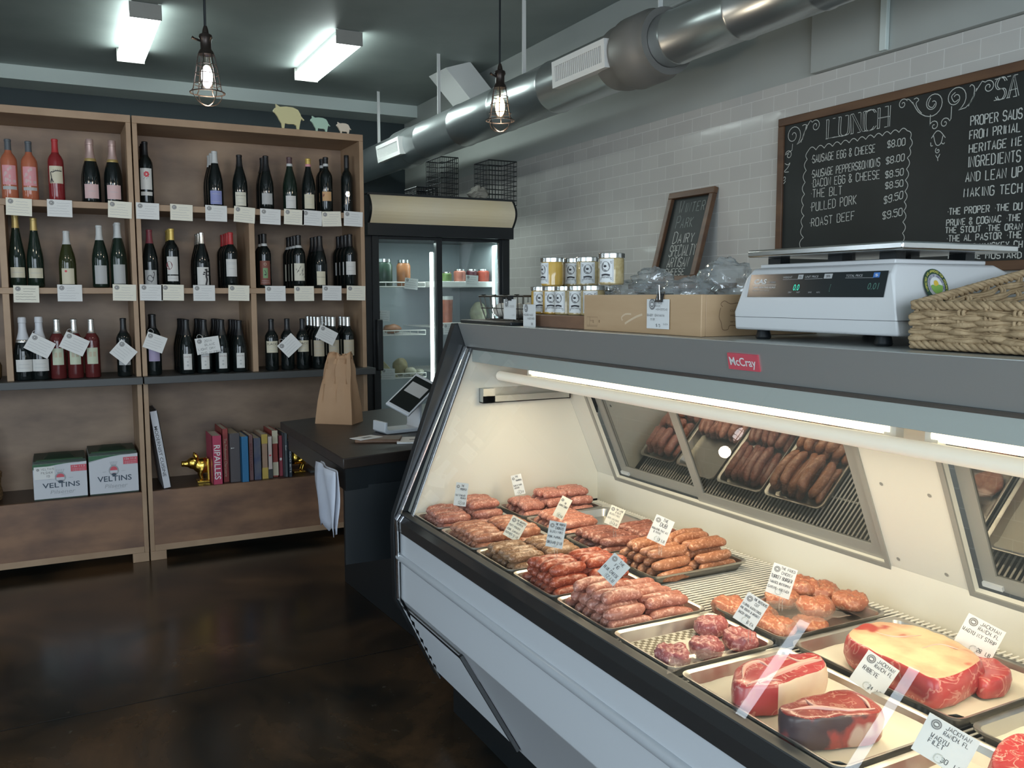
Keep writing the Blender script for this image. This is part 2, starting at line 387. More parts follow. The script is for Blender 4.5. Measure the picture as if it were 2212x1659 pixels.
for i in range(5):
    if i in (1, 3):
        q = W1 if i == 1 else W2
        mb.box((XL-.12, ys[i], 0), (XL, ys[i+1], q[2])); mb.box((XL-.12, ys[i], q[3]), (XL, ys[i+1], ZC))
    else: mb.box((XL-.12, ys[i], 0), (XL, ys[i+1], ZC))
struct('wall_left', mb)
mb = MB('upper')
F = [(-2.7, -.75), (-.55, 1.5)]
mb.box((XL, YF-.12, 0), (XR, YF, .35)); mb.box((XL, YF-.12, 2.7), (XR, YF, ZC))
for a, b in ((XL, F[0][0]), (F[0][1], F[1][0]), (F[1][1], XR)): mb.box((a, YF-.12, .35), (b, YF, 2.7))
struct('wall_front', mb)
def window(n, lo, hi, ax, muntins):
    f = MB('black'); a, b = lo; c, d = hi
    P = (lambda u, v, k: (XL-.07+k, u, v)) if ax == 'x' else (lambda u, v, k: (u, YF-.07+k, v))
    def bar(u0, v0, u1, v1): p, q = P(u0, v0, 0), P(u1, v1, .04); f.box([min(i, j) for i, j in zip(p, q)], [max(i, j) for i, j in zip(p, q)])
    t = .035
    bar(a, b, c, b+t); bar(a, d-t, c, d); bar(a, b, a+t, d); bar(c-t, b, c, d)
    for i in range(1, muntins[0]): u = a+(c-a)*i/muntins[0]; bar(u-.015, b, u+.015, d)
    for i in range(1, muntins[1]): v = b+(d-b)*i/muntins[1]; bar(a, v-.015, c, v+.015)
    o = struct(n, f)
    MB('glass_win').quad(P(a, b, .02), P(c, b, .02), P(c, d, .02), P(a, d, .02)).build('window_pane', o)
    return o
window('window_1', (F[0][0], .35), (F[0][1], 2.7), 'y', (2, 3))
window('window_2', (F[1][0], .35), (F[1][1], 2.7), 'y', (2, 3))
window('window_3', (W1[0], W1[2]), (W1[1], W1[3]), 'x', (3, 2))
o = window('window_4', (W2[0], W2[2]), (W2[1], W2[3]), 'x', (1, 1))
MB('black').box((XL-.068, 3.72, W2[2]), (XL-.060, 4.565, W2[3])).build('roller_blind', o)

# saw cuts in the slab
p, q = at(0, 1580, 'z', 0), at(876, 1398, 'z', 0); dv = (q-p).normalized(); nn = Vector((-dv.y, dv.x, 0))*.0025
mb = MB('black'); a, b = p-dv*1.5, q+dv*.05; mb.add([a-nn+Vector((0, 0, .0006)), b-nn+Vector((0, 0, .0006)), b+nn+Vector((0, 0, .0006)), a+nn+Vector((0, 0, .0006))], [(0, 1, 2, 3)])
struct('trim_4', mb)

# ceiling fixtures
def fixture(x0, x1, y0, y1, label):
    t = thing('ceiling_light', label, 'ceiling light', ((x0+x1)/2, (y0+y1)/2, ZC), 0, 'boxy fluorescent ceiling fixtures')
    a, b = (x1-x0)/2, (y1-y0)/2
    MB('white').box((-a*.8, -b+.0125, -.035), (a*.8, b-.0125, 0)).build('mounting_pan', t)
    for s in (-1, 1): MB('alu_frame').box((-a, s*b-(.012 if s > 0 else 0), -.092), (a, s*b+(0 if s > 0 else .012), -.004)).build('end_cap', t)
    MB('tube').box((-a+.003, -b+.013, -.09), (a-.003, b-.013, -.036)).build('diffuser', t, bev=.008)
    l = bpy.data.lights.new('fluorescent', 'AREA'); l.shape = 'RECTANGLE'; l.size = x1-x0; l.size_y = y1-y0; l.energy = 16; l.color = (.86, 1, .97)
    o = bpy.data.objects.new('fluorescent_glow', l); C.objects.link(o); o.location = ((x0+x1)/2, (y0+y1)/2, ZC-.096)
    return t
fixture(.484, .664, 5.80, 6.93, 'lit white fluorescent box fixture on ceiling above the tall divider between wine shelves')
fixture(1.722, 1.90, 5.785, 6.91, 'lit white fluorescent box fixture on ceiling left of the metal duct')

# pendants
def pendant(x, y, zb, label, cool):
    t = thing('cage_pendant', label, 'pendant lamp', (x, y, ZC), 0, 'caged bulb pendants in a row')
    h = ZC-zb
    MB('black').tube([(0, 0, 0), (.002, .001, -h*.4), (-.001, 0, -h+.245)], .0045).build('cord', t)
    MB('bronze').lathe([(.055, 0), (.055, -.012), (.02, -.03), (.006, -.034)][::-1], seg=20).build('ceiling_canopy', t)
    z0 = -h
    so = MB('bronze').lathe([(.006, z0+.275), (.010, z0+.262), (.012, z0+.25), (.022, z0+.244), (.024, z0+.235), (.019, z0+.225), (.019, z0+.195), (.026, z0+.185), (.029, z0+.175), (0, z0+.172)][::-1], seg=18).build('lamp_socket', t)
    k = MB('bronze'); k.tube([(-.018, 0, z0+.222), (-.04, -.006, z0+.226), (-.048, -.008, z0+.229)], [.004, .004, .006]); k.build('switch_key', so)
    cg = MB('bronze')
    prof = [(.027, .178), (.031, .16), (.037, .125), (.043, .09), (.049, .055), (.058, .043)]
    for i in range(6):
        q = 2*math.pi*i/6; cg.tube([(r*math.cos(q), r*math.sin(q), z0+z) for r, z in prof], .0022, 5)
    for r, z, wd in ((.034, .14, .0015), (.040, .108, .0015), (.046, .072, .0015), (.06, .043, .0026)):
        cg.tube([(r*math.cos(2*math.pi*i/24), r*math.sin(2*math.pi*i/24), z0+z) for i in range(24)], wd, 5, closed=True)
    for q in (0.4, 0.4+math.pi/2):
        cg.tube([(.058*math.cos(a)*math.cos(q), .058*math.cos(a)*math.sin(q), z0+.043-.045*math.sin(a)) for a in [math.pi*i/12 for i in range(13)]], .0017, 5)
    cg.build('wire_cage', t)
    b = MB('bulb_glass').lathe([(0, z0+.055), (.016, z0+.058), (.027, z0+.075), (.029, z0+.092), (.024, z0+.12), (.016, z0+.148), (.013, z0+.172)], seg=20).build('bulb', t)
    MB('bulb_c' if cool else 'bulb')._ball((0, 0, z0+.100), .020, .020, .040, 14, 10).build('glowing_filament', b)
    l = bpy.data.lights.new('bulb', 'POINT'); l.energy = 5; l.color = (1, .82, .62); l.shadow_soft_size = .03
    o = bpy.data.objects.new('bulb_glow', l); C.objects.link(o); o.location = (x, y, zb-.02)
for X_, zb, lb, cl in ((.505, 2.005, 'lit caged bulb pendant on black cord in front of the wine shelves', True),
                       (1.70, 2.01, 'lit caged bulb pendant on black cord in front of the metal duct', False),
                       (-.6, 2.05, 'lit caged bulb pendant beyond the left picture edge, first of the two there', True)):
    p = at(447 if X_ < 1 else 1080, 160, 'y', 3.4) if X_ > 0 else Vector((X_, 3.4, 0))
    pendant(p.x, 3.4, zb, lb, cl)

# duct with registers, collar, hangers
DX, DZ, DR = 2.55, 2.475, .14
t = thing('spiral_duct', 'round galvanised ventilation duct hung below ceiling along the tiled wall', 'duct', (DX, 4, DZ))
O = (DX, 4, DZ)
def ring(y, r): return [(DX+r*math.cos(2*math.pi*k/40), y, DZ+r*math.sin(2*math.pi*k/40)) for k in range(40)]
def pipe(name, segs, m):
    b = MB(m); vs = []; fs = []
    for y, r in segs: vs += ring(y, r)
    for i in range(len(segs)-1):
        for k in range(40): fs.append((i*40+k, i*40+(k+1) % 40, (i+1)*40+(k+1) % 40, (i+1)*40+k))
    b.add(vs, fs); return b.build(name, t, O)
def seamed(y0, y1, r, step):
    s = [(y0, r)]; y = y0+step
    while y < y1-.02: s += [(y-.012, r), (y-.006, r+.0035), (y+.006, r+.0035), (y+.012, r)]; y += step
    return s+[(y1, r)]
pipe('wide_section', seamed(3.74, 6.55, DR, .62), 'galv')
pipe('narrow_section', seamed(-2.6, 3.5, .118, .42), 'galv')
pipe('reducer_collar', [(3.36, .119), (3.36, .150), (3.42, .152), (3.44, .165), (3.60, .168), (3.62, .155), (3.70, .155), (3.76, .141)], 'galv_d')
pipe('far_section', [(6.55, .141), (6.58, .15), (6.78, .15), (6.80, .135), (8.08, .135)], 'galv')
def register(pa, pb, pc, label):
    x = DX-DR*.94
    a, b, c_ = at(*pa, 'x', x), at(*pb, 'x', x), at(*pc, 'x', x)
    g = MB('white'); y0, y1, z1, z0 = b.y, a.y, (a.z+b.z)/2, c_.z
    zc_ = (z0+z1)/2; q_ = math.asin(max(-.95, min(.95, (zc_-DZ)/DR))); n = Vector((-math.cos(q_), 0, math.sin(q_))); up = Vector((math.sin(q_), 0, math.cos(q_))); ey = Vector((0, -1, 0)); cc = Vector((DX, (y0+y1)/2, DZ))+n*(DR+.024)
    W, H = y1-y0, (z1-z0)*1.04; fr = plane(cc, ey, up)
    fw = .028
    for u0, v0, u1, v1 in ((-W/2, -H/2, W/2, -H/2+fw), (-W/2, H/2-fw, W/2, H/2), (-W/2, -H/2+fw, -W/2+fw, H/2-fw), (W/2-fw, -H/2+fw, W/2, H/2-fw)):
        g.prism([fr(u0, v0), fr(u1, v0), fr(u1, v1), fr(u0, v1)], n*.006, n*-.07)
    rg = g.build('register', t, O); rg['label'] = label
    l = MB('white')
    nb = int(W/.020)
    for i in range(nb):
        u = -W/2+fw+(W-2*fw)*(i+.5)/nb; l.prism([fr(u-.004, -H/2+fw), fr(u+.001, -H/2+fw), fr(u+.001, H/2-fw), fr(u-.004, H/2-fw)], n*.004, n*-.009)
    l.build('louver_blades', rg, O)
    MB('black').prism([fr(-W/2+fw, -H/2+fw), fr(W/2-fw, -H/2+fw), fr(W/2-fw, H/2-fw), fr(-W/2+fw, H/2-fw)], n*-.010, n*-.013).build('damper', rg, O)
register((1206, 138), (1320, 84), (1207, 191), 'white louvered register on near part of duct')
register((823, 315), (871, 297), (824, 351), 'white louvered register at far end of duct')
for i, (px, py) in enumerate(((1132, 30), (948, 141), (817, 221), (1424, -20))):
    y = at(px, py, 'z', ZC).y if i < 3 else 3.5
    y = at(px, 200, 'x', DX).y
    zt = DZ+(DR if y > 3.7 else .155)-.005
    MB('white').box((DX-.012, y-.003, zt), (DX+.012, y+.003, ZC)).build('hanger_strap', t, O)
# gusset-shaped boxed chute between ceiling and wall behind the duct
a, b = at(926, 165, 'z', 3.0), at(963, 146, 'z', 3.03)
y0, y1 = at(985, 215, 'x', 2.75).y, at(1020, 205, 'x', 2.75).y
MBx = MB('white')
q = [at(926, 165, 'x', 2.66), at(985, 238, 'x', 2.84), at(1022, 222, 'x', 2.84), at(963, 146, 'x', 2.66)]
MBx.prism(q, (0, 0, 0), (.19, -.02, .06))
tag(MBx.build('boxed_chute', None, q[0], bev=.002), 'pale boxed chute slanting between ceiling and wall behind the duct', 'duct')
p0, p1 = at(1042, 205, 'x', 3.0), at(1300, 70, 'x', 3.0)
cz = p0.z
tag(MB('upper').tube([(3.0, p0.y, cz), (3.0, p1.y, cz), (3.0, -2.6, cz)], .012, 8).build('conduit', None, (3.0, 3, cz)), 'thin grey conduit running along wall behind the duct', 'pipe')
py_ = at(1907, 60, 'x', 3.0).y
tag(MB('beam').box((3.0, py_-.016, ZT+.005), (3.02, py_+.016, ZC)).build('wall_batten', None, (3.01, py_, ZT), bev=.002), 'pale vertical strip on upper wall above the large chalkboard', 'trim')

# ------------------------------------------------------------------ wine shelving
YS, YK = 4.665, 5.025
Z1, Z2, Z3, Z0 = 1.764, 1.361, .93, .352
def shelf_unit(x0, x1, label, div, feet, zdiv, ov):
    L = ((x0+x1)/2, YS, 0); t = thing('wine_shelf', label, 'shelf', L, 0)
    T = .032
    def p(name, m, lo, hi, lab=None, bev=.0015):
        o = MB(m).box(lo, hi).build(name, t, L, bev=bev)
        if lab: o['label'] = lab
        return o
    p('top_board', 'wood_edge', (x0, YS, 2.145), (x1, YK, 2.18))
    for x in (x0, x1-T+.010): p('side_panel', 'wood_edge', (x, YS, .047), (x+T-.010, YK, 2.145))
    p('back_panel', 'wood', (x0+T-.011, YK-.016, .05), (x1-T+.011, YK-.001, 2.144), bev=0)
    p('shelf_board', 'wood_edge', (x0+T-.0105, YS+.002, Z1-.03), (x1-T+.0105, YK-.016, Z1))
    p('shelf_board', 'wood_edge', (x0+T-.0105, YS+.002, Z2-.028), (x1-T+.0105, YK-.016, Z2))
    p('ledge_board', 'slate', (x0-(0 if ov else .0), YS-.062, Z3-.035), (x1+ov, YK-.016, Z3), 'dark grey projecting ledge')
    p('bottom_board', 'wood_dark', (x0+T-.0105, YS+.021, Z0-.025), (x1-T+.0105, YK-.016, Z0), 'dark stained bottom board')
    p('front_panel', 'wood_front', (x0+T-.0105, YS+.001, .047), (x1-T+.0105, YS+.02, Z0))
    p('bottom_rail', 'wood_edge', (x0+T-.0105, YS-.003, .047), (x1-T+.0105, YS+.001, .078))
    p('divider', 'wood_edge', (div-.014, YS+.004, zdiv), (div+.014, YK-.016, Z2-.028))
    p('divider', 'wood_edge', (div-.014, YS+.004, Z2), (div+.014, YK-.016, Z1-.03))
    if zdiv > Z3: pass
    for fx in feet: p('foot', 'wood_edge', (fx, YS-.001, 0), (fx+.075, YS+.03, .047))
    for fx in feet: p('foot', 'wood_edge', (fx, YK-.04, 0), (fx+.075, YK-.01, .047))
    return t
xd = at(546, 560, 'y', YS).x; xd2 = at(16, 700, 'y', YS).x
shelf_unit(.379, 1.523, 'birch plywood wine shelf right of the tall joint, with cookbooks at its foot', xd, (.379, 1.44), Z3, .028)
shelf_unit(-.86, .373, 'birch plywood wine shelf left of the tall joint, with beer cartons at its foot', xd2, (-.86, .297), Z3, 0)
# ------------------------------------------------------------------ bottles
M['g_black'] = mat('black_wine_glass', (.006, .009, .009), .06, spec=.6)
M['g_green'] = mat('dark_green_glass', (.010, .020, .014), .06, spec=.6)
M['g_olive'] = mat('olive_glass', (.030, .036, .012), .06, spec=.6)
M['g_rose'] = mat('orange_rose_wine', (.42, .13, .07), .06, spec=.6)
M['g_red'] = mat('red_rose_wine', (.22, .022, .026), .06, spec=.6)
M['g_pink'] = mat('dark_rose_wine', (.10, .018, .018), .06, spec=.6)
for n_, c_, r_, me_ in (('f_grey', (.085, .10, .115), .4, 0), ('f_red', (.42, .035, .04), .4, 0), ('f_rosegold', (.62, .45, .42), .3, .5), ('f_black', (.012, .013, .015), .35, 0),
                   ('f_white', (.55, .57, .57), .45, 0), ('f_yellow', (.60, .44, .12), .35, .3), ('f_gold', (.48, .36, .14), .35, .4), ('f_maroon', (.22, .05, .065), .4, 0),
                   ('f_silver', (.62, .62, .60), .25, .8), ('f_pearl', (.60, .62, .66), .4, 0), ('f_plum', (.10, .06, .065), .4, 0)):
    M[n_] = mat(n_, c_, r_, me_)
for n_, c_ in (('l_white', (.62, .62, .60)), ('l_cream', (.60, .56, .43)), ('l_blue', (.24, .27, .52)), ('l_pink', (.66, .30, .33)), ('l_rosefoil', (.60, .42, .42)), ('l_orange', (.55, .33, .16)),
               ('l_brown', (.20, .07, .05)), ('l_sage', (.50, .55, .42)), ('l_lilac', (.33, .28, .42)), ('l_grey', (.42, .43, .43)), ('l_ivory', (.64, .62, .52)), ('l_dgrey', (.20, .20, .23)), ('l_tan', (.48, .42, .31))):
    M[n_] = mat(n_, c_, .55)
M['a_green'] = mat('label_green', (.16, .30, .14), .5); M['a_maroon'] = mat('label_maroon', (.16, .03, .035), .5)
PROF = {
 'bord': [(.030, 0), (.0355, .003), (.0372, .008), (.0372, .186), (.0355, .202), (.028, .218), (.0175, .232), (.0148, .242), (.0138, .262), (.0136, .288), (.0150, .289), (.0150, .297), (.0128, .30)],
 'burg': [(.032, 0), (.0385, .003), (.0405, .008), (.0405, .125), (.0385, .15), (.033, .178), (.025, .207), (.0182, .231), (.0150, .25), (.0138, .284), (.0152, .285), (.0152, .292), (.0128, .295)],
 'champ': [(.036, 0), (.0425, .003), (.0445, .009), (.0445, .125), (.0425, .15), (.036, .18), (.026, .212), (.019, .24), (.0165, .262), (.0158, .285), (.0178, .287), (.0178, .31), (.0150, .315)],
 'ries': [(.030, 0), (.036, .003), (.0385, .008), (.0385, .128), (.0365, .155), (.031, .187), (.024, .225), (.018, .26), (.0148, .29), (.0138, .318), (.0152, .319), (.0152, .327), (.0128, .33)],
 'slim': [(.028, 0), (.033, .003), (.0345, .008), (.0345, .185), (.033, .203), (.026, .222), (.016, .236), (.0142, .246), (.0136, .30), (.0136, .318), (.0128, .32)]}
def art_none(mb, fr, w, h): pass
def art_lines(*rows):
    def f(mb, fr, w, h):
        mb.use('ink_l')
        for i, (v, k) in enumerate(rows): mb.ribbon(fr, [(-w*k/2+w*k*j/6, h*v+(.0006 if j % 2 else 0)) for j in range(7)], .0016, .0005)
    return f
def art_tree(mb, fr, w, h):
    mb.use('ink')
    mb.ribbon(fr, smooth([(-w*.32, h*.02), (-w*.34, h*.35), (-w*.38, h*.6), (-w*.3, h*.66), (-w*.2, h*.64), (w*.0, h*.72), (w*.4, h*.70)]), .0042, .0005)
    for a in ((-w*.46, h*.02), (-w*.2, h*.05)): mb.ribbon(fr, [(-w*.33, h*.3), a], .004, .0005)
    for k in range(5): mb.ribbon(fr, [(-w*.2+w*.13*k, h*(.66+.012*k)), (-w*.17+w*.13*k, h*.79)], .002, .0005)
def art_flower(mb, fr, w, h):
    mb.use('red_ink')
    for k in range(7): q = k*.9; mb.disc(fr, .002+.009*math.cos(q), h*.72+.009*math.sin(q), .0056, d=.0005, seg=8)
    mb.use('ink')
    for k in range(6): mb.disc(fr, -.013+.005*k, h*(.5+.05*(k % 3)), .0016, d=.0005, seg=6)
def art_heart(mb, fr, w, h):
    mb.use('a_maroon'); mb.disc(fr, -w*.30, h*.5, .017, .021, d=.0005); mb.use('ink_l'); mb.ribbon(fr, [(-w*.2, h*.08), (w*.2, h*.08)], .0015, .0005)
def art_rooster(mb, fr, w, h):
    mb.use('ink'); mb.ribbon(fr, smooth([(-w*.3, h*.35), (-w*.2, h*.6), (0, h*.62), (w*.12, h*.45), (w*.22, h*.55), (w*.27, h*.75), (w*.2, h*.85)]), .003, .0005)
    mb.ribbon(fr, smooth([(-w*.3, h*.35), (-w*.1, h*.25), (w*.1, h*.25), (w*.22, h*.5)]), .003, .0005); mb.disc(fr, w*.24, h*.86, .003, d=.0005, seg=8)
    for k in (-.02, .05): mb.ribbon(fr, [(w*k, h*.26), (w*k, h*.1)], .0013, .0005)
def art_gum(mb, fr, w, h):
    mb.use('ink'); mb.ribbon(fr, smooth([(w*.2, h*.0), (w*.3, h*.3), (w*.24, h*.5), (w*.3, h*.9)]), .009, .0005)
    for a, b in ((.1, .7), (.2, .85), (.42, .75), (.4, .55), (.05, .6)): mb.disc(fr, w*a, h*b, .006, .004, d=.0006, seg=8)
def art_bird(mb, fr, w, h):
    mb.use('a_green'); mb.patch(fr, -w*.2, h*.28, w*.22, h*.70, .0005, 3); mb.use('ink'); mb.disc(fr, 0, h*.42, .006, .004, d=.0008, seg=10)
    mb.ribbon(fr, smooth([(-w*.08, h*.62), (0, h*.55), (w*.08, h*.46)]), .003, .0009); mb.use('l_tan')
    mb.disc(fr, 0, h*.86, .0075, d=.0005, inner=.75, seg=14); art_lines((.16, .7), (.08, .8))(mb, fr, w, h)
def art_ink(mb, fr, w, h):
    mb.use('ink')
    for k in range(14): u, v = random.uniform(-.35, .4)*w, random.uniform(.08, .85)*h; mb.ribbon(fr, smooth([(u, v), (u+.004, v+.003), (u+.002, v+.007), (u+.006, v+.009)]), .0019, .0005)
def art_white_print(mb, fr, w, h):
    mb.use('f_silver')
    for k in range(6): q = k*1.05; mb.disc(fr, .008*math.cos(q), h*.55+.009*math.sin(q), .0065, .0075, d=.0004, seg=9)
    mb.ribbon(fr, [(-.012, h*.22), (.012, h*.22)], .002, .0004); mb.ribbon(fr, [(-.009, h*.1), (.009, h*.1)], .0016, .0004)
def art_palm(mb, fr, w, h):
    mb.use('a_maroon')
    for k in range(9): q = 1.2+k*.35; mb.ribbon(fr, [(-w*.3, h*.55), (-w*.3+.011*math.cos(q), h*.55+.011*math.sin(q))], .0013, .0005)
def art_word(word, m='ink', h_=.0075, v=.72, extra=True):
    def f(mb, fr, w, h):
        mb.use(m); printed(mb, fr, word, -w*.42, h*v, h_, w*.84, .0005)
        if extra: art_lines((.5, .6), (.2, .5))(mb, fr, w, h)
    return f
def art_splash(mb, fr, w, h):
    mb.use('l_rosefoil')
    for k in range(9): mb.disc(fr, random.uniform(-.35, .35)*w, random.uniform(.15, .9)*h, random.uniform(.004, .009), random.uniform(.006, .014), d=.0004+.00003*k, seg=9)
#       profile, glass, foil, foil from, [label: mat, v0, v1, width, art], ring, extra label
KIND = {
 'rose_grey': ('bord', 'g_rose', 'f_grey', .245, [('l_pink', .072, .168, .066, art_splash), ('l_grey', .048, .064, .068, art_none)], None),
 'tree_red': ('bord', 'g_red', 'f_red', .235, [('l_cream', .085, .168, .068, art_tree)], None),
 'champ_rose': ('champ', 'g_black', 'f_rosegold', .205, [('l_rosefoil', .02, .09, .072, art_lines((.5, .5)))], 'f_gold'),
 'flower': ('bord', 'g_black', 'f_black', .235, [('l_white', .072, .172, .062, art_flower), ('l_white', .044, .062, .062, art_none)], None),
 'blue_label': ('burg', 'g_black', 'f_white', .232, [('l_blue', .018, .088, .066, art_lines((.75, .7), (.2, .7)))], None),
 'burg_white': ('burg', 'g_black', 'f_black', .23, [('l_ivory', .016, .09, .062, art_word('Sancerre', h_=.006))], None),
 'burg_plain': ('burg', 'g_black', 'f_black', .21, [('l_grey', .03, .09, .062, art_lines((.8, .7), (.25, .9)))], None),
 'burg_ring': ('burg', 'g_green', 'f_plum', .245, [('l_white', .014, .082, .060, art_lines((.6, .7)))], 'f_white'),
 'burg_yellow': ('burg', 'g_black', 'f_yellow', .25, [('l_cream', .016, .095, .060, art_lines((.8, .5), (.3, .5)))], 'l_pink'),
 'orange_label': ('bord', 'g_black', 'f_black', .25, [('l_orange', .062, .112, .056, art_palm)], 'f_white'),
 'slim_black': ('slim', 'g_black', 'f_black', .25, [('g_black', .05, .15, .05, art_white_print)], None),
 'ries': ('ries', 'g_green', 'f_gold', .27, [('l_cream', .045, .092, .072, art_lines((.5, .7)))], None),
 'burg_tag': ('burg', 'g_olive', 'f_white', .225, [('l_cream', .018, .10, .062, lambda mb, fr, w, h: (mb.use('red_ink'), mb.disc(fr, -w*.15, h*.82, .006, d=.0005, seg=9)))], None),
 'burg_grey': ('burg', 'g_green', 'f_white', .225, [('l_grey', .018, .105, .062, art_lines((.7, .6), (.4, .7), (.15, .5)))], None),
 'rooster': ('burg', 'g_black', 'f_maroon', .225, [('l_grey', .016, .09, .064, art_rooster)], None),
 'heart': ('bord', 'g_black', 'f_yellow', .242, [('l_white', .068, .158, .06, art_heart), ('l_white', .034, .062, .06, art_lines((.5, .7)))], None),
 'gum': ('burg', 'g_black', 'f_silver', .235, [('l_white', .016, .11, .066, art_gum)], None),
 'red_white': ('bord', 'g_black', 'f_red', .235, [('l_white', .062, .155, .062, art_lines((.8, .9), (.72, .8), (.45, .5)))], None),
 'bird': ('bord', 'g_black', 'f_black', .232, [('l_brown', .018, .15, .062, art_bird)], 'f_white'),
 'ink_label': ('bord', 'g_black', 'f_black', .228, [('l_ivory', .042, .14, .066, art_ink)], 'f_white'),
 'small_cream': ('burg', 'g_black', 'f_black', .21, [('l_cream', .018, .095, .052, art_word('Domaine', h_=.005, v=.55, extra=False))], None),
 'cab': ('bord', 'g_black', 'f_black', .232, [('l_white', .075, .148, .062, art_lines((.6, .6), (.3, .6)))], None),
 'champ_white': ('champ', 'g_black', 'f_pearl', .19, [('l_white', .045, .105, .082, art_lines((.6, .6), (.3, .7)))], 'f_silver'),
 'rose_dark': ('bord', 'g_pink', 'f_silver', .228, [('l_sage', .072, .155, .055, lambda mb, fr, w, h: (mb.use('l_tan'), [mb.patch(fr, a*w, h*.45, (a+.24)*w, h*.75, .0005, 2) for a in (-.3, .06)]))], None),
 'grey_front': ('bord', 'g_black', 'f_black', .225, [('l_grey', .06, .14, .062, art_lines((.6, .6)))], None),
 'lilac': ('bord', 'g_black', 'f_black', .23, [('l_lilac', .07, .15, .06, art_lines((.7, .5)))], None),
 'what_four': ('burg', 'g_black', 'f_black', .21, [('l_white', .024, .11, .044, lambda mb, fr, w, h: (mb.use('a_maroon'), printed(mb, fr, 'what fou', -w*.44, h*.78, .006, w*.88, .0005), mb.use('l_grey'), mb.disc(fr, 0, h*.5, .005, d=.0005, seg=10), mb.disc(fr, 0, h*.28, .006, d=.0005, seg=10)))], None),
 'laco': ('bord', 'g_black', 'f_black', .228, [('l_cream', .105, .172, .070, art_word('FLACO', h_=.012, v=.66))], None),
 'silver_cap': ('bord', 'g_black', 'f_silver', .245, [('l_tan', .072, .165, .068, art_lines((.8, .7), (.6, .8), (.4, .7), (.2, .6)))], None)}
proto = {}
def bottle(kind, x, y, z, H, label, group, rot=0.):
    pr, gl, fo, fz, labs, ringm = KIND[kind]
    pf = PROF[pr]; Hn = pf[-1][1]; s = max(.9, min(1.14, H/Hn))
    if kind in proto:
        t = dup(proto[kind], (x, y, z), rot, label, group); t.scale = (.93, .93, s)
        return t
    t = thing('wine_bottle', label, 'wine bottle', (x, y, z), rot, group); t.scale = (.93, .93, s); proto[kind] = t
    MB(gl).lathe([(0, 0)]+pf+[(0, Hn)], seg=22).build('bottle_glass', t)
    def rad(zz):
        for (r0, a), (r1, b) in zip(pf, pf[1:]):
            if a <= zz <= b: return r0+(r1-r0)*(zz-a)/max(b-a, 1e-6)
        return pf[-1][0]
    cp = [(rad(fz)+.0009, fz)]+[(r+.0009, zz) for r, zz in pf if zz > fz]+[(0, Hn+.0012)]
    f = MB(fo).lathe(cp, seg=22)
    if ringm: f.use(ringm).lathe([(rad(fz+a)+b, fz+a) for a, b in ((0, .0011), (.001, .0016), (.013, .0016), (.014, .0011))], seg=22)
    f.build('foil_capsule', t)
    for lm, v0, v1, wd, art in labs:
        r = max(rad(v0+.001), rad(v1-.001))+.0007; b = MB(lm); fr = wrap(r, v0)
        b.patch(fr, -wd/2, 0, wd/2, v1-v0, 0, 8, 1); art(b, fr, wd, v1-v0); b.build('paper_label', t)
    return t
BK = 'wine bottles standing behind the front row'
def row(z, yf, specs):
    z += .0008
    for px, top, base, kind, nb, desc, where in specs:
        p = at(px, base-20, 'y', yf); H = at(px, top, 'y', yf).z-z
        rm_ = .93*max(q[0] for q in PROF[KIND[kind][0]])+.0016
        for c_, hw_ in ((.390, .0115), (.363, .0115), (1.512, .0115))+(((xd, .0145), (xd2, .0145)) if z < 1.6 else ()):
            if abs(p.x-c_) < rm_+hw_: p.x = c_+(rm_+hw_)*(1 if px > {.390: 0, .363: 999, 1.512: 999}.get(c_, 548 if c_ > .3 else 0) and not (c_ == .363) else -1) if not ((c_ == .390 and px < 300) or (c_ == .363 and px > 300)) else p.x
        rot = math.atan2(-p.x, p.y)*.55
        bottle(kind, p.x, yf, z, H, desc, None, rot) if not isinstance(desc, tuple) else None
        rm = .93*max(q[0] for q in PROF[KIND[kind][0]]); dy = 2*rm+.0028
        nb = min(nb, int((5.004-rm-yf)/dy))
        for k in range(nb):
            bottle(kind, p.x+.002*(k % 2), yf+dy*(k+1), z, H, 'same %s behind its front bottle, %s' % (SHORT.get(kind, 'wine bottle'), where), 'bottles queued behind: '+where if nb > 1 else None, rot+.1)
SHORT = {'champ_rose': 'pink foil sparkling bottle', 'flower': 'flower label bottle', 'blue_label': 'blue label bottle', 'burg_plain': 'grey label bottle', 'orange_label': 'orange label bottle',
         'burg_grey': 'pale capped bottle', 'heart': 'yellow capped bottle', 'gum': 'silver capped bottle', 'red_white': 'red capped bottle', 'bird': 'brown label bottle', 'ink_label': 'ring necked bottle',
         'small_cream': 'small label bottle', 'cab': 'black capped bottle', 'rose_dark': 'rose bottle', 'lilac': 'lilac label bottle', 'silver_cap': 'silver capped bottle', 'what_four': 'black topped bottle'}
T_, Md = 'top shelf', 'middle shelf'
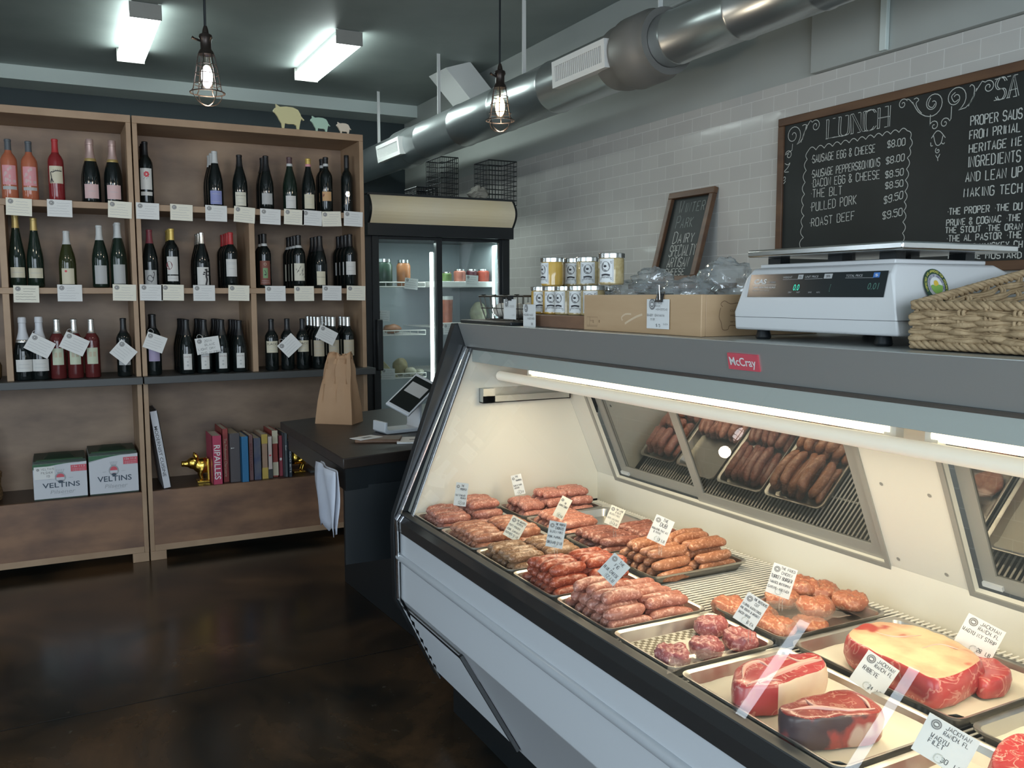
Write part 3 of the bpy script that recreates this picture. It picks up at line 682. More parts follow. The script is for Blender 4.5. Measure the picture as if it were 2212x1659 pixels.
row(Z1, 4.735, [
 (22, 301, 431, 'rose_grey', 0, 'pink rosé bottle with grey cap at left picture edge, top shelf', ''),
 (66, 307, 431, 'rose_grey', 0, 'pink rosé bottle with grey cap, second from left on top shelf', ''),
 (123, 301, 432, 'tree_red', 0, 'red capped bottle with black tree drawn on cream label', ''),
 (198, 301, 433, 'champ_rose', 1, 'pink foil sparkling bottle with a twin tucked behind it', 'top shelf'),
 (246, 304, 434, 'champ_rose', 0, 'pink foil sparkling bottle next to the joint of the shelves', ''),
 (312, 306, 437, 'flower', 2, 'dark bottle with red flower on tall white label', 'top shelf right of joint'),
 (466, 327, 444, 'blue_label', 2, 'dark bottle with pale cap and lavender blue label', 'middle of top shelf'),
 (519, 335, 446, 'burg_white', 0, 'black capped bottle with ivory label right of blue label one, top shelf', ''),
 (576, 337, 449, 'burg_plain', 1, 'dark bottle with grey white label and a twin at its left shoulder', 'top shelf'),
 (627, 340, 451, 'burg_ring', 0, 'slender dark bottle with white ring on cap and low white label', ''),
 (667, 343, 452, 'burg_yellow', 0, 'short bottle with yellow cap and cream label, top shelf', ''),
 (705, 340, 455, 'orange_label', 1, 'dark bottle with orange label and white neck ring', 'top shelf right end'),
 (750, 336, 457, 'slim_black', 0, 'slim all black bottle with white print at right end of top shelf', '')])
row(Z2, 4.735, [
 (33, 464, 615, 'ries', 0, 'tall green bottle with gold foil and low cream band label, left of its pair', ''),
 (78, 471, 615, 'ries', 0, 'tall green bottle with gold foil and low cream band label, right of its pair', ''),
 (147, 499, 614, 'burg_tag', 0, 'olive bottle with white cap and cream label with red stamp', ''),
 (218, 487, 614, 'burg_grey', 0, 'green bottle with white cap and grey label, left of the two by the joint', ''),
 (258, 481, 614, 'burg_grey', 1, 'green bottle with white cap and grey label nearest the joint, middle shelf', 'middle shelf by the joint'),
 (319, 496, 614, 'rooster', 0, 'maroon capped bottle with rooster drawing on grey label', ''),
 (373, 494, 615, 'heart', 2, 'yellow capped bottle with dark red blob on white label', 'middle shelf'),
 (438, 502, 615, 'gum', 2, 'silver capped bottle with black tree on white label', 'middle shelf'),
 (500, 502, 614, 'red_white', 3, 'red capped bottle with tall white label, middle shelf', 'middle shelf'),
 (572, 505, 613, 'bird', 1, 'bottle with brown label and green bird picture, right of divider', 'middle shelf'),
 (646, 508, 612, 'ink_label', 4, 'white ringed black cap bottle with ink scribbles on ivory label', 'middle shelf'),
 (692, 510, 612, 'small_cream', 2, 'dark bottle with small cream label, middle shelf', 'middle shelf'),
 (757, 506, 611, 'cab', 3, 'black capped bottle with white label at right end of middle shelf', 'middle shelf')])
yl = 4.70
row(Z3, yl, [
 (50, 685, 822, 'champ_white', 0, 'sparkling bottle with pearl white foil, leftmost on the grey ledge', ''),
 (89, 684, 820, 'champ_white', 0, 'sparkling bottle with pearl white foil and a hanging tag on its neck', ''),
 (127, 689, 818, 'rose_dark', 1, 'pink wine bottle with silver cap, leftmost of three on ledge', 'ledge, left'),
 (164, 689, 817, 'rose_dark', 1, 'pink wine bottle with silver cap and hanging tag, middle of three', 'ledge, centre'),
 (201, 689, 815, 'rose_dark', 0, 'pink wine bottle with silver cap, rightmost of three on ledge', ''),
 (270, 687, 812, 'grey_front', 0, 'lone black bottle with tilted square tag left of the shelf joint', ''),
 (328, 679, 815, 'lilac', 1, 'black bottle with lilac label and tag right of the shelf joint', 'ledge right of joint'),
 (405, 690, 806, 'what_four', 3, 'dark bottle with small white label, leftmost front one of the large ledge cluster', 'ledge cluster, first column'),
 (443, 690, 806, 'what_four', 3, 'dark bottle under the handwritten price tag in the large ledge cluster', 'ledge cluster, second column'),
 (481, 690, 805, 'what_four', 3, 'dark bottle with small white label right of the handwritten price tag', 'ledge cluster, third column'),
 (519, 692, 805, 'what_four', 3, 'dark bottle with small white label, rightmost front one of the large ledge cluster', 'ledge cluster, fourth column'),
 (588, 689, 803, 'laco', 0, 'black bottle with bold cream label, leftmost of three right of divider', ''),
 (622, 688, 802, 'laco', 0, 'black bottle with bold cream label behind the diamond shaped tag', ''),
 (655, 688, 801, 'laco', 0, 'black bottle with bold cream label, rightmost of its three', ''),
 (689, 684, 798, 'silver_cap', 3, 'silver capped bottle with tan label, leftmost of the three behind paper bag', 'ledge behind bag, first column'),
 (721, 684, 797, 'silver_cap', 3, 'silver capped bottle with tan label under the last tilted tag', 'ledge behind bag, second column'),
 (753, 684, 795, 'silver_cap', 2, 'silver capped bottle with tan label at right end of ledge', 'ledge behind bag, third column')])

# ------------------------------------------------------------------ cards on the shelf edges
def seal(mb, fr, u, v, r):
    mb.use('ink_s'); mb.disc(fr, u, v, r, d=.0005, seg=16); mb.use('paper'); mb.disc(fr, u, v, r*.72, d=.0008, inner=.86, seg=16); mb.disc(fr, u-r*.1, v+r*.05, r*.3, r*.22, d=.0009, seg=8)
def scribble(mb, fr, u0, v, u1, wd, ink='ink_l', amp=.0012):
    mb.use(ink); n = max(4, int((u1-u0)/.004)); mb.ribbon(fr, [(u0+(u1-u0)*i/n, v+random.uniform(-amp, amp)) for i in range(n+1)], wd, .0005)
def card_mesh(w_, h_, rows, m='paper', ink='ink_l'):
    mb = MB(m); fr = plane((0, 0, 0), (1, 0, 0), (0, 0, 1))
    mb.box((-w_/2, 0, -h_/2), (w_/2, .0012, h_/2))
    seal(mb, fr, -w_*.32, h_*.30, h_*.14)
    for i in range(rows):
        v = h_*(.30-.62*i/max(rows-1, 1)); a = -w_*.12 if v > h_*.12 else -w_*.42
        scribble(mb, fr, a, v, w_*random.uniform(.2, .42), .0012, ink)
    return mb
cards1 = [(41, 447, 2, 'under the two grey capped rosé bottles'), (129, 450, 1, 'under the red capped tree label bottle'), (259, 453, 3, 'under the right pink foil bottle'),
          (319, 456, 2, 'under the flower label bottle'), (392, 459, 2, 'under the bare stretch of top shelf'), (467, 461, 1, 'under the blue label bottle'),
          (528, 464, 3, 'under the ivory label bottle'), (584, 468, 2, 'under the grey white label bottle'), (635, 469, 1, 'under the slender ring capped bottle'),
          (674, 471, 2, 'under the yellow capped short bottle'), (716, 473, -3, 'under the orange label bottle'), (763, 473, 1, 'under the slim black bottle')]
cards2 = [(57, 635, 1, 'under the gold foil pair, written in bold hand'), (151, 633, 1, 'under the olive red stamp bottle'), (269, 632, 1, 'under the white capped bottles at the joint'),
          (327, 632, 1, 'under the rooster bottle'), (373, 632, 1, 'under the yellow capped blob label bottle'), (441, 633, 0, 'under the black tree label bottle'),
          (516, 633, 1, 'under the red capped bottles'), (595, 634, 1, 'under the bird label bottle'), (657, 634, 0, 'under the ink scribble bottle'),
          (717, 633, 1, 'under the small cream label bottle'), (769, 633, 1, 'under the right end bottle of the middle shelf')]
for lst, sh in ((cards1, 'top'), (cards2, 'middle')):
    for i, (px, py, dg, ds) in enumerate(lst):
        p = at(px, py, 'y', YS-.006); mb = card_mesh(.104, .078, 5, 'paper' if i % 2 else 'paper_c', 'ink' if (sh == 'middle' and i == 0) else 'ink_l')
        o = mb.build('price_card', None, (0, 0, 0)); o.location = (p.x, YS-.006-.002, p.z); o.rotation_euler = (0, R(dg+random.uniform(-1, 1)), 0)
        tag(o, 'white price card on %s shelf edge %s' % (sh, ds), 'price card', 'price cards along the shelf edges')
def hang_tag(px, py, dg, ds, w_=.11, h_=.08, written=None):
    y = yl-.05; p = at(px, py, 'y', y)
    t = thing('hang_tag', 'white %s' % ds, 'price tag', p, 0, 'paper tags tied to bottle necks')
    mb = card_mesh(w_, h_, 5 if not written else 0)
    if written:
        mb.use('ink'); fr = plane((0, 0, 0), (1, 0, 0), (0, 0, 1))
        for i, ln in enumerate(written): mb.text(fr, ln, -w_*(.12 if i < 2 else .42), h_*(.22-.24*i), h_*.13, jit=.02)
    c = mb.build('tag_card', t); c.rotation_euler = (R(-6), R(dg), 0)
    q = R(-dg); cx_, cz_ = -w_*.32*math.cos(q)-h_*.30*math.sin(q), h_*.30*math.cos(q)-w_*.32*math.sin(q)
    cx_, cz_ = -w_*.3*math.cos(q)-h_*.3*math.sin(q), -w_*.3*math.sin(q)+h_*.3*math.cos(q)
    MB('paper').tube(smooth([(cx_, cz_), (cx_-.012, cz_+.022), (cx_, cz_+.034)]+[(cx_+.014, cz_+.022), (cx_+.002, cz_)]) and
                     [(u, .006+.018*math.sin(math.pi*i/12), v) for i, (u, v) in enumerate(smooth([(cx_, cz_), (cx_-.012, cz_+.022), (cx_, cz_+.034), (cx_+.014, cz_+.022), (cx_+.002, cz_)]))], .0008, 5).build('string_loop', t)
hang_tag(86, 747, 30, 'tag tilted right on neck of second pearl foil sparkling bottle')
hang_tag(161, 743, 27, 'tag tilted right on the middle pink wine bottle')
hang_tag(267, 761, 42, 'diamond hung tag on the lone bottle left of the joint', .095, .085)
hang_tag(335, 740, 22, 'tag tilted right on the lilac label bottle', .095)
hang_tag(449, 746, -7, 'tag handwritten in bold black on the large ledge cluster', .115, .082, ['2014', 'BLANC', 'LIGHT DRY', 'LONG IN FRANCE'])
hang_tag(626, 746, -42, 'diamond hung tag on the three bold cream label bottles', .10, .085)
hang_tag(706, 724, 28, 'tag tilted right on the silver capped bottles above paper bag', .105, .075)

# ------------------------------------------------------------------ three pig cut-outs on top
def pig_outline(s):
    P = [(-.50, .30), (-.46, .36), (-.40, .40), (-.41, .52), (-.33, .47), (-.26, .43), (-.05, .46), (.2, .45), (.38, .38), (.46, .25), (.49, .16), (.60, .04), (.575, .02), (.50, .08), (.46, -.02), (.43, -.16), (.40, -.34), (.33, -.34),
         (.31, -.18), (.22, -.13), (.02, -.14), (-.10, -.12), (-.13, -.34), (-.20, -.34), (-.22, -.14), (-.30, -.02), (-.36, .10), (-.44, .20), (-.50, .24)]
    return [(u*s, (v+.34)*s) for u, v in P]
for pxc, base, w_, m_, lb in ((622, 281, .145, 'pig_a', 'largest pale yellow pig cut-out on top of the wine shelf'), (691, 287, .095, 'pig_b', 'middle mint green pig cut-out on top of the wine shelf'), (742, 289, .072, 'pig_c', 'smallest cream pig cut-out on top of the wine shelf')):
    M[m_] = mat(m_, {'pig_a': (.62, .58, .32), 'pig_b': (.40, .58, .47), 'pig_c': (.66, .58, .47)}[m_], .6)
    p = at(pxc, base, 'y', YS+.03)
    o = MB(m_).prism([(u, 0, v) for u, v in pig_outline(w_)], (0, 0, 0), (0, .012, 0)).build('pig_cutout', None, (0, 0, 0)); o.location = (p.x, YS+.03, 2.18)
    tag(o, lb, 'pig ornament', 'wooden pigs on the shelf top')
# ------------------------------------------------------------------ foot of the shelves: beer cartons, books, gold pig book ends
Z0 += .0008
M['carton'] = mat('white_carton', (.56, .58, .62), .5); M['carton_g'] = mat('green_carton', (.03, .12, .055), .5); M['carton_d'] = mat('dark_green_carton', (.015, .035, .022), .5)
M['carton_s'] = mat('silver_print', (.33, .35, .37), .4); M['navy'] = mat('navy_print', (.045, .07, .10), .5); M['pinkred'] = mat('pink_red_print', (.58, .09, .12), .5)
def carton(xl, xr, yf, h, label, card):
    w_, d_ = xr-xl, .27; L = (xl, yf, Z0); t = thing('beer_carton', label, 'beer carton', L, 0, 'beer cartons on the bottom board')
    b = MB('carton').box((0, 0, .006), (w_, d_, h)); fr = plane((0, -.0003, 0), (1, 0, 0), (0, 0, 1))
    b.use('carton_d').box((.001, .001, 0), (w_-.001, d_-.001, .006))
    b.box((-.001, .004, .02), (.0, d_, h)); b.box((w_, .004, .02), (w_+.001, d_, h))
    b.use('carton_s').poly(fr, [(0, h*.84)]+[(w_*q, h*(.84+.155*q+.05*math.sin(q*2.8))) for q in (.15, .3, .45, .6, .8)]+[(w_, h), (0, h)], .0003)
    b.use('carton_g').poly(fr, [(0, h*.865)]+[(w_*q, h*(.865+.12*q+.045*math.sin(q*2.8))) for q in (.15, .3, .45, .6)]+[(w_*.72, h), (0, h)], .0006)
    b.build('carton_box', t)
    p = MB('pinkred').patch(fr, w_*.70, h*.74, w_, h*.92, .0008)
    p.use('carton'); printed(p, fr, '12x 11.2', w_*.73, h*.855, h*.045, w_*.24, .0014)
    for k in range(2): printed(p, fr, 'Original German', w_*.73, h*(.80-.04*k), h*.018, w_*.24, .0014)
    p.use('navy'); printed(p, fr, 'VELTINS', w_*.16, h*.33, h*.135, w_*.70, .0008, .012)
    p.use('carton_s'); printed(p, fr, 'Pilsener', w_*.30, h*.16, h*.10, w_*.46, .0008, 0, .25); p.ribbon(fr, [(w_*.5, h*.12), (w_*.72, h*.15)], .0012, .0008)
    cx_, cz_ = w_*.5, h*.60
    p.disc(fr, cx_, cz_, w_*.105, h*.135, .0006); p.use('pinkred'); p.disc(fr, cx_, cz_+.003, w_*.075, h*.09, .001)
    p.use('carton'); p.patch(fr, cx_-w_*.075, cz_-.012, cx_+w_*.075, cz_+.001, .0014); p.use('navy'); p.disc(fr, cx_, cz_-.02, w_*.05, h*.035, .0016)
    p.use('carton_s')
    for k in range(5): u = cx_+(k-2)*w_*.035; p.ribbon(fr, [(cx_+(k-2)*w_*.022, h*.735), (u, h*.81)], .0016, .0008); p.disc(fr, u, h*.82, .0017, d=.0008, seg=8)
    p.ribbon(fr, [(cx_-w_*.055, h*.735), (cx_+w_*.055, h*.735)], .003, .0008)
    for a, tx in ((.27, 'SEIT'), (.66, '1824')): printed(p, fr, tx, w_*a, h*.565, h*.022, w_*.075, .0008)
    p.build('front_print', t)
    q = MB('carton_d'); q.box((.003, .01, h), (w_-.003, d_-.003, h+.012)); q.prism([(w_*.2, .06, h+.012), (w_*.8, .06, h+.012), (w_*.70, .10, h+.028), (w_*.30, .10, h+.028)], (0, 0, 0), (0, .06, .002))
    q.use('carton_g'); q.box((w_*.06, .02, h+.012), (w_*.94, .055, h+.014)); q.build('handle_top', t)
    if card:
        c = MB('paper').box((w_*.02, -.003, h*.58), (w_*.40, -.0018, h*.93)); f2 = plane((0, -.0032, 0), (1, 0, 0), (0, 0, 1))
        seal(c, f2, w_*.09, h*.85, h*.036); c.use('ink'); c.text(f2, 'VELTINS', w_*.15, h*.83, h*.055, width=w_*.25, jit=.02); c.text(f2, 'PILSNER', w_*.15, h*.73, h*.055, width=w_*.22, jit=.02); c.text(f2, '19', w_*.24, h*.63, h*.06, jit=.02)
        c = c.build('price_note', None, (0, 0, 0)); c.location = L
        tag(c, 'white handwritten note stuck on the left beer carton', 'price card')
ycf = 4.695
a, b = at(72, 1040, 'y', ycf), at(188, 1030, 'y', ycf); hh = at(130, 1000, 'y', ycf).z-Z0
carton(a.x, b.x, ycf, hh, 'white and green beer carton with a handwritten note, left of the pair', True)
a2, b2 = at(193, 1030, 'y', ycf), at(306, 1020, 'y', ycf)
carton(a2.x, min(b2.x, .34), ycf, at(250, 982, 'y', ycf).z-Z0, 'white and green beer carton without note, beside the shelf joint', False)

# wicker basket with a jar cut by the left edge
M['wick'] = mat('wicker', (.27, .17, .08), .7, col2=(.17, .10, .05), nscale=40)
p = at(-3, 1090, 'z', Z0+.01); bx = at(2, 1060, 'y', 4.80).x
t = thing('wicker_basket', 'brown wicker basket cut by the left picture edge on bottom board', 'basket', (bx-.10, 4.80, Z0))
wv = MB('wick')
for i in range(9):
    z_ = .012+.015*i; r_ = .098+.004*math.sin(i)
    wv.tube([((r_+.004*math.sin(k*math.pi+i*math.pi))*math.cos(2*math.pi*k/24), (r_+.004*math.sin(k*math.pi+i*math.pi))*math.sin(2*math.pi*k/24), z_) for k in range(24)], .0085, 6, closed=True)
for k in range(12): q = 2*math.pi*k/12; wv.tube([(.098*math.cos(q), .098*math.sin(q), .002), (.1*math.cos(q), .1*math.sin(q), .14)], .004, 5)
wv.lathe([(0, .002), (.098, .002), (.098, .01)], seg=24); wv.build('woven_body', t)
M['jam'] = mat('dark_jar', (.03, .025, .03), .1)
t = thing('preserve_jar', 'dark preserve jar with black lid standing in the wicker basket', 'jar', (bx-.06, 4.79, Z0+.016))
MB('jam').lathe([(0, 0), (.036, 0), (.04, .006), (.04, .15), (.034, .165)], seg=20).build('jar_glass', t)
MB('slate').lathe([(.037, .163), (.037, .182), (0, .184)], seg=20).build('jar_lid', t)
M['redtin'] = mat('red_label', (.30, .05, .06), .5)
t = thing('preserve_box', 'small dark red box standing behind the jar at the left picture edge', 'box', (bx-.09, 4.955, Z0))
MB('redtin').box((-.05, -.03, 0), (.06, .03, .33)).build('box_body', t, bev=.002); MB('l_cream').box((-.03, -.0315, .2), (.045, -.03, .29)).build('paper_label', t)
# dark item in the far-left compartment on the ledge
p = at(3, 790, 'y', 4.72)
t = thing('stoneware_jug', 'squat brown jug cut by the left picture edge on the grey ledge', 'jug', (p.x-.06, 4.74, Z3+.0008))
M['jug'] = mat('brown_glaze', (.06, .035, .018), .25, col2=(.10, .06, .02), nscale=9)
MB('jug').lathe([(0, 0), (.05, 0), (.06, .02), (.062, .07), (.05, .1), (.025, .115), (.022, .14), (.026, .145), (0, .146)], seg=20).build('jug_body', t)
MB('jug').tube(smooth([(0, 0)]) and [(.0, -.022, .135), (.0, -.05, .125), (0, -.066, .1), (0, -.058, .07)], .006, 6).build('jug_handle', t)

BOOK = [  # px left, right, top, bottom, colour, depth, label
 (461, 482, 941, 1046, (.42, .045, .10), .20, 'crimson cookbook with large white title, leftmost upright book', 'RIPAILLES'),
 (483, 496, 926, 1041, (.27, .045, .04), .22, 'tall thin dark red cookbook with gold title', 'The Professional Charcuterie'),
 (497, 521, 936, 1041, (.085, .075, .08), .23, 'thick grey brown book beside the blue one', ''),
 (521, 539, 943, 1041, (.03, .16, .33), .20, 'bright blue book in the row of cookbooks', ''),
 (539, 549, 940, 1037, (.22, .12, .12), .21, 'dusty mauve thin book right of the blue one', 'BEURRE ET LARD'),
 (549, 566, 946, 1036, (.055, .07, .14), .21, 'navy book with misty photographic spine', ''),
 (567, 580, 938, 1034, (.36, .24, .17), .21, 'tan book with yellow top and bottom bands', ''),
 (580, 590, 943, 1033, (.55, .47, .44), .19, 'cream book with small red emblem and dark foot', ''),
 (590, 602, 930, 1030, (.33, .07, .06), .21, 'tall red book with pale mottled top and foot', ''),
 (603, 612, 941, 1028, (.30, .06, .08), .20, 'narrow raspberry book with white dot', ''),
 (613, 623, 935, 1030, (.09, .11, .125), .21, 'slate grey book with white lettering near the right bookend', 'Eat'),
 (623, 632, 953, 1030, (.035, .05, .07), .18, 'short navy black book, rightmost upright one', 'ODD BITS')]
yb0 = at(475, 1046, 'z', Z0).y; xcur = None
for i, (l, r, tp, bt, c, dp, lab, ttl) in enumerate(BOOK):
    m_ = 'bk%d' % i; M[m_] = mat('book_cloth', c, .45, col2=tuple(.25*(k)+.12 for k in c) if i == 5 else None, nscale=14)
    yf = at((l+r)/2, bt, 'z', Z0).y; x0, x1 = at(l, bt, 'y', yf).x, at(r, bt, 'y', yf).x
    if xcur is not None: x0 = max(x0, xcur)
    xcur = x1+.0006
    h = at((l+r)/2, tp, 'y', yf).z-Z0; w_ = x1-x0
    t = thing('cookbook', lab, 'book', (x0, yf, Z0), 0, 'cookbooks between the gold pig bookends')
    cv = MB(m_).box((0, 0, 0), (w_, .003, h)); cv.box((0, 0, 0), (.0022, dp, h)); cv.box((w_-.0022, 0, 0), (w_, dp, h))
    fr = plane((0, -.0002, 0), (1, 0, 0), (0, 0, 1))
    if ttl:
        cv.use('l_tan' if i == 1 else ('a_maroon' if i == 4 else 'paper'))
        hh_ = w_*(.62 if i == 0 else .42); vs, fs = type_mesh(ttl, .01 if i == 0 else 0)
        k = hh_/.7; xm = max(q[0] for q in vs); ln = h*(.72 if i in (0, 1) else (.6 if i > 3 and i != 10 else .12)); sc_ = ln/xm
        top = h*(.82 if i in (0, 1, 4) else .72)
        cv.add([fr(w_*.5-hh_*.5+q[1]*k, top-q[0]*sc_, .0004) for q in vs], [f[::1] for f in fs])
    if i == 2: cv.use('paper'); cv.disc(fr, w_*.2, h*.7, .003, d=.0004, seg=10); cv.ribbon(fr, [(w_*.2, h*.7), (w_*.45, h*.702)], .002, .0004)
    if i == 6: cv.use('f_yellow'); cv.patch(fr, 0, h*.79, w_, h, .0004); cv.patch(fr, 0, 0, w_, h*.25, .0004)
    if i == 7: cv.use('red_ink'); cv.disc(fr, w_/2, h*.55, .006, .004, d=.0004); cv.use('slate'); cv.patch(fr, 0, 0, w_, h*.22, .0004)
    if i == 8: cv.use('l_cream'); cv.patch(fr, 0, h*.72, w_, h, .0004); cv.patch(fr, 0, h*.03, w_, h*.32, .0004)
    if i == 9: cv.use('paper'); cv.disc(fr, w_/2, h*.42, .006, .008, d=.0004)
    cv.build('cover', t)
    MB('l_ivory' if i not in (2, 10, 11) else 'l_tan').box((.0022, .003, .003), (w_-.0022, dp-.004, h-.004)).build('page_block', t)

# leaning white book
yf = 4.70; b0, b1 = at(348.6, 1065, 'y', yf), at(366, 1063, 'y', yf); t0 = at(321.5, 899, 'y', yf)
w_ = (b1-b0).length*.99; v = Vector((t0.x-b0.x, 0, t0.z-b0.z)); h = v.length; b0.x = max(b0.x, .4035+h*math.sin(R(7.5))); ang = math.atan2(b0.x-.4035, math.sqrt(h*h-(b0.x-.4035)**2))
t = thing('cookbook', 'big white book leaning left against the shelf post', 'book', (b0.x-.0, yf, Z0+.001)); t.rotation_euler = (0, -ang, 0)
t.location.z = Z0 + .0012
M['whitebook'] = mat('white_book_cloth', (.56, .57, .61), .4)
cv = MB('whitebook').box((0, 0, 0), (w_, .004, h)); cv.box((0, 0, 0), (.003, .26, h)); cv.box((w_-.003, 0, 0), (w_, .26, h))
fr = plane((0, -.0002, 0), (1, 0, 0), (0, 0, 1)); vs, fs = type_mesh('MODERNIST CUISINE', .004); xm = max(q[0] for q in vs)
cv.use('slate').add([fr(w_*.24+q[1]*w_*.40/.7, h*.81-q[0]*h*.66/xm, .0004) for q in vs], fs)
vs, fs = type_mesh('THE PHOTOGRAPHY OF'); xm = max(q[0] for q in vs); cv.use('l_grey').add([fr(w_*.66+q[1]*w_*.16/.7, h*.70-q[0]*h*.45/xm, .0004) for q in vs], fs)
cv.build('cover', t); MB('slate').box((.003, .004, .003), (w_-.003, .255, h-.003)).build('page_block', t)
def rem(o, v=.0035, sm=6):
    m = o.modifiers.new('remesh', 'REMESH'); m.mode = 'VOXEL'; m.voxel_size = v; m.use_smooth_shade = True
    if sm: s = o.modifiers.new('smooth', 'SMOOTH'); s.iterations = sm; s.factor = .5
    return o
M['gold'] = mat('polished_gold', (.78, .52, .10), .22, metal=1, bump=.25, bscale=60)
yp = at(430, 1043, 'z', Z0).y; xe = at(459, 1020, 'y', yp).x; s = (xe-at(405, 1020, 'y', yp).x)
t = thing('pig_bookend', 'gold bookend shaped as the front half of a pig, left of the books', 'bookend', (xe-.014, yp+.03, Z0), 0, 'gold pig halves')
g = MB('gold')
g._ball((-.03, 0, .085), .05, .038, .042, 16, 12); 
g._ball((-.075, 0, .102), .036, .031, .032, 16, 12); g._ball((-.107, 0, .1), .022, .017, .017, 14, 10); g.tube([(-.11, 0, .1), (-.135, 0, .102)], [.014, .0155], 12)
for s_ in (-1, 1):
    g.tube([(-.062, s_*.018, .122), (-.062, s_*.026, .14), (-.07, s_*.028, .155)], [.011, .012, .003], 8)
    g.tube([(-.035, s_*.02, .07), (-.045, s_*.02, .04), (-.036, s_*.02, .012)], [.018, .010, .008], 10)
b_ = rem(g.build('pig_body', t)); MB('gold').box((-.062, -.036, 0), (-.001, .036, .010)).build('base_plate', t, bev=.002)
MB('gold').box((-.012, -.036, .01), (-.001, .036, .125)).build('end_plate', t, bev=.002)
yp = at(645, 1022, 'z', Z0).y; xe = at(634.5, 1010, 'y', yp).x
t = thing('pig_bookend', 'gold bookend shaped as the rear half of a pig, right of the books', 'bookend', (xe, yp+.03, Z0), 0, 'gold pig halves')
g = MB('gold'); g._ball((.022, 0, .085), .05, .038, .042, 16, 12)
for s_ in (-1, 1): g.tube([(.04, s_*.02, .075), (.058, s_*.02, .05), (.046, s_*.02, .012)], [.024, .012, .008], 10)
g.tube([(.068, 0, .1), (.082, .004, .108), (.084, -.004, .117), (.092, 0, .12)], .004, 8)
rem(g.build('pig_body', t)); MB('gold').box((.001, -.036, 0), (.064, .036, .010)).build('base_plate', t, bev=.002)
# small gold ornament behind the bottle cluster
p = at(536, 775, 'y', 4.78)
t = thing('pig_figurine', 'small gold pig figurine on the ledge between bottle cluster and divider', 'figurine', (xd-.0145-.026, 4.92, Z3+.0008))
g = MB('gold'); g._ball((0, 0, .05), .022, .03, .026, 14, 10); g._ball((0, -.026, .066), .016, .018, .016, 12, 8); g.tube([(0, -.04, .064), (0, -.052, .063)], .007, 8)
for s_ in (-1, 1):
    for y_ in (-.016, .016): g.tube([(s_*.011, y_, .04), (s_*.011, y_, .004)], [.010, .006], 8)
rem(g.build('pig_body', t), .0025); MB('gold').box((-.02, -.032, 0), (.02, .03, .005)).build('base_plate', t)
q = at(690, 1017, 'z', Z0)
o = MB('slate').box((-.06, -.04, 0), (.06, .05, .012)).build('notebook', None, (0, 0, 0), bev=.001); o.location = (q.x, min(q.y, 4.93), Z0)
tag(o, 'thin grey booklet lying flat at right end of the bottom board', 'booklet')
# ------------------------------------------------------------------ wedge-shaped checkout counter and what stands on it
CT = .80
A, B_, C_, D_ = [at(*q, 'z', CT) for q in ((741, 991), (905, 969), (820, 884), (605, 911))]
dr = (B_-A).normalized(); B2 = A+dr*.75; C2 = C_+(C_-D_).normalized()*.40
L = (1.2, 3.2, 0); t = thing('checkout_counter', 'dark wood checkout counter with black base behind the display case end', 'counter', L)
MB('counter').prism([A, B2, C2, D_], (0, 0, -.035), (0, 0, 0)).build('counter_top', t, L, bev=.003)
MB('black').prism([A+Vector((.012, .014, 0)), B2+Vector((0, .014, 0)), C2-Vector((0, .03, 0)), D_+Vector((.02, -.05, 0))], (0, 0, -.11), (0, 0, -.036)).build('apron', t, L)
f0, f1 = at(745, 1256, 'z', 0), at(906, 1386, 'z', 0)
bp = [f0, f1+(f1-f0).normalized()*.28, Vector((1.85, 2.86, 0)), Vector((1.85, 3.75, 0)), Vector((1.25, 3.86, 0))]
MB('black').prism([Vector((q.x, q.y, 0)) for q in bp], (0, 0, 0), (0, 0, CT-.1)).build('base_cabinet', t, L, bev=.002)
pz = A+Vector((.03, .05, 0))
MB('black').box((pz.x-.018, pz.y-.018, CT-.36), (pz.x+.2, pz.y-.012, CT-.1)).build('modesty_panel', t, L)
# folded white sheets clipped under the left edge
M['sheet'] = mat('white_tissue', (.50, .53, .60), .8, col2=(.42, .45, .53), nscale=6)
e0 = A.lerp(D_, .015); e1 = A.lerp(D_, .25); mb = MB('sheet'); n = 8; rows = 9; vs = []; fs = []
for k in range(2):
    for j in range(rows+1):
        for i in range(n+1):
            p = e0.lerp(e1, i/n); z_ = CT-.045-(.205+.010*math.sin(i*2.1+k))*j/rows
            vs.append((p.x-.016-.012*k+.006*math.sin(i*1.1+j*.5+k), p.y+.004*math.sin(j*.9), z_))
    o_ = k*(n+1)*(rows+1)
    for j in range(rows):
        for i in range(n): a = o_+j*(n+1)+i; fs.append((a, a+1, a+n+2, a+n+1))
mb.add(vs, fs); o = mb.build('tissue_sheets', None, (e0.x, e0.y, CT-.3))
s_ = o.modifiers.new('solid', 'SOLIDIFY'); s_.thickness = .002
tag(o, 'white paper sheets hanging down from the left edge of the dark counter', 'paper')
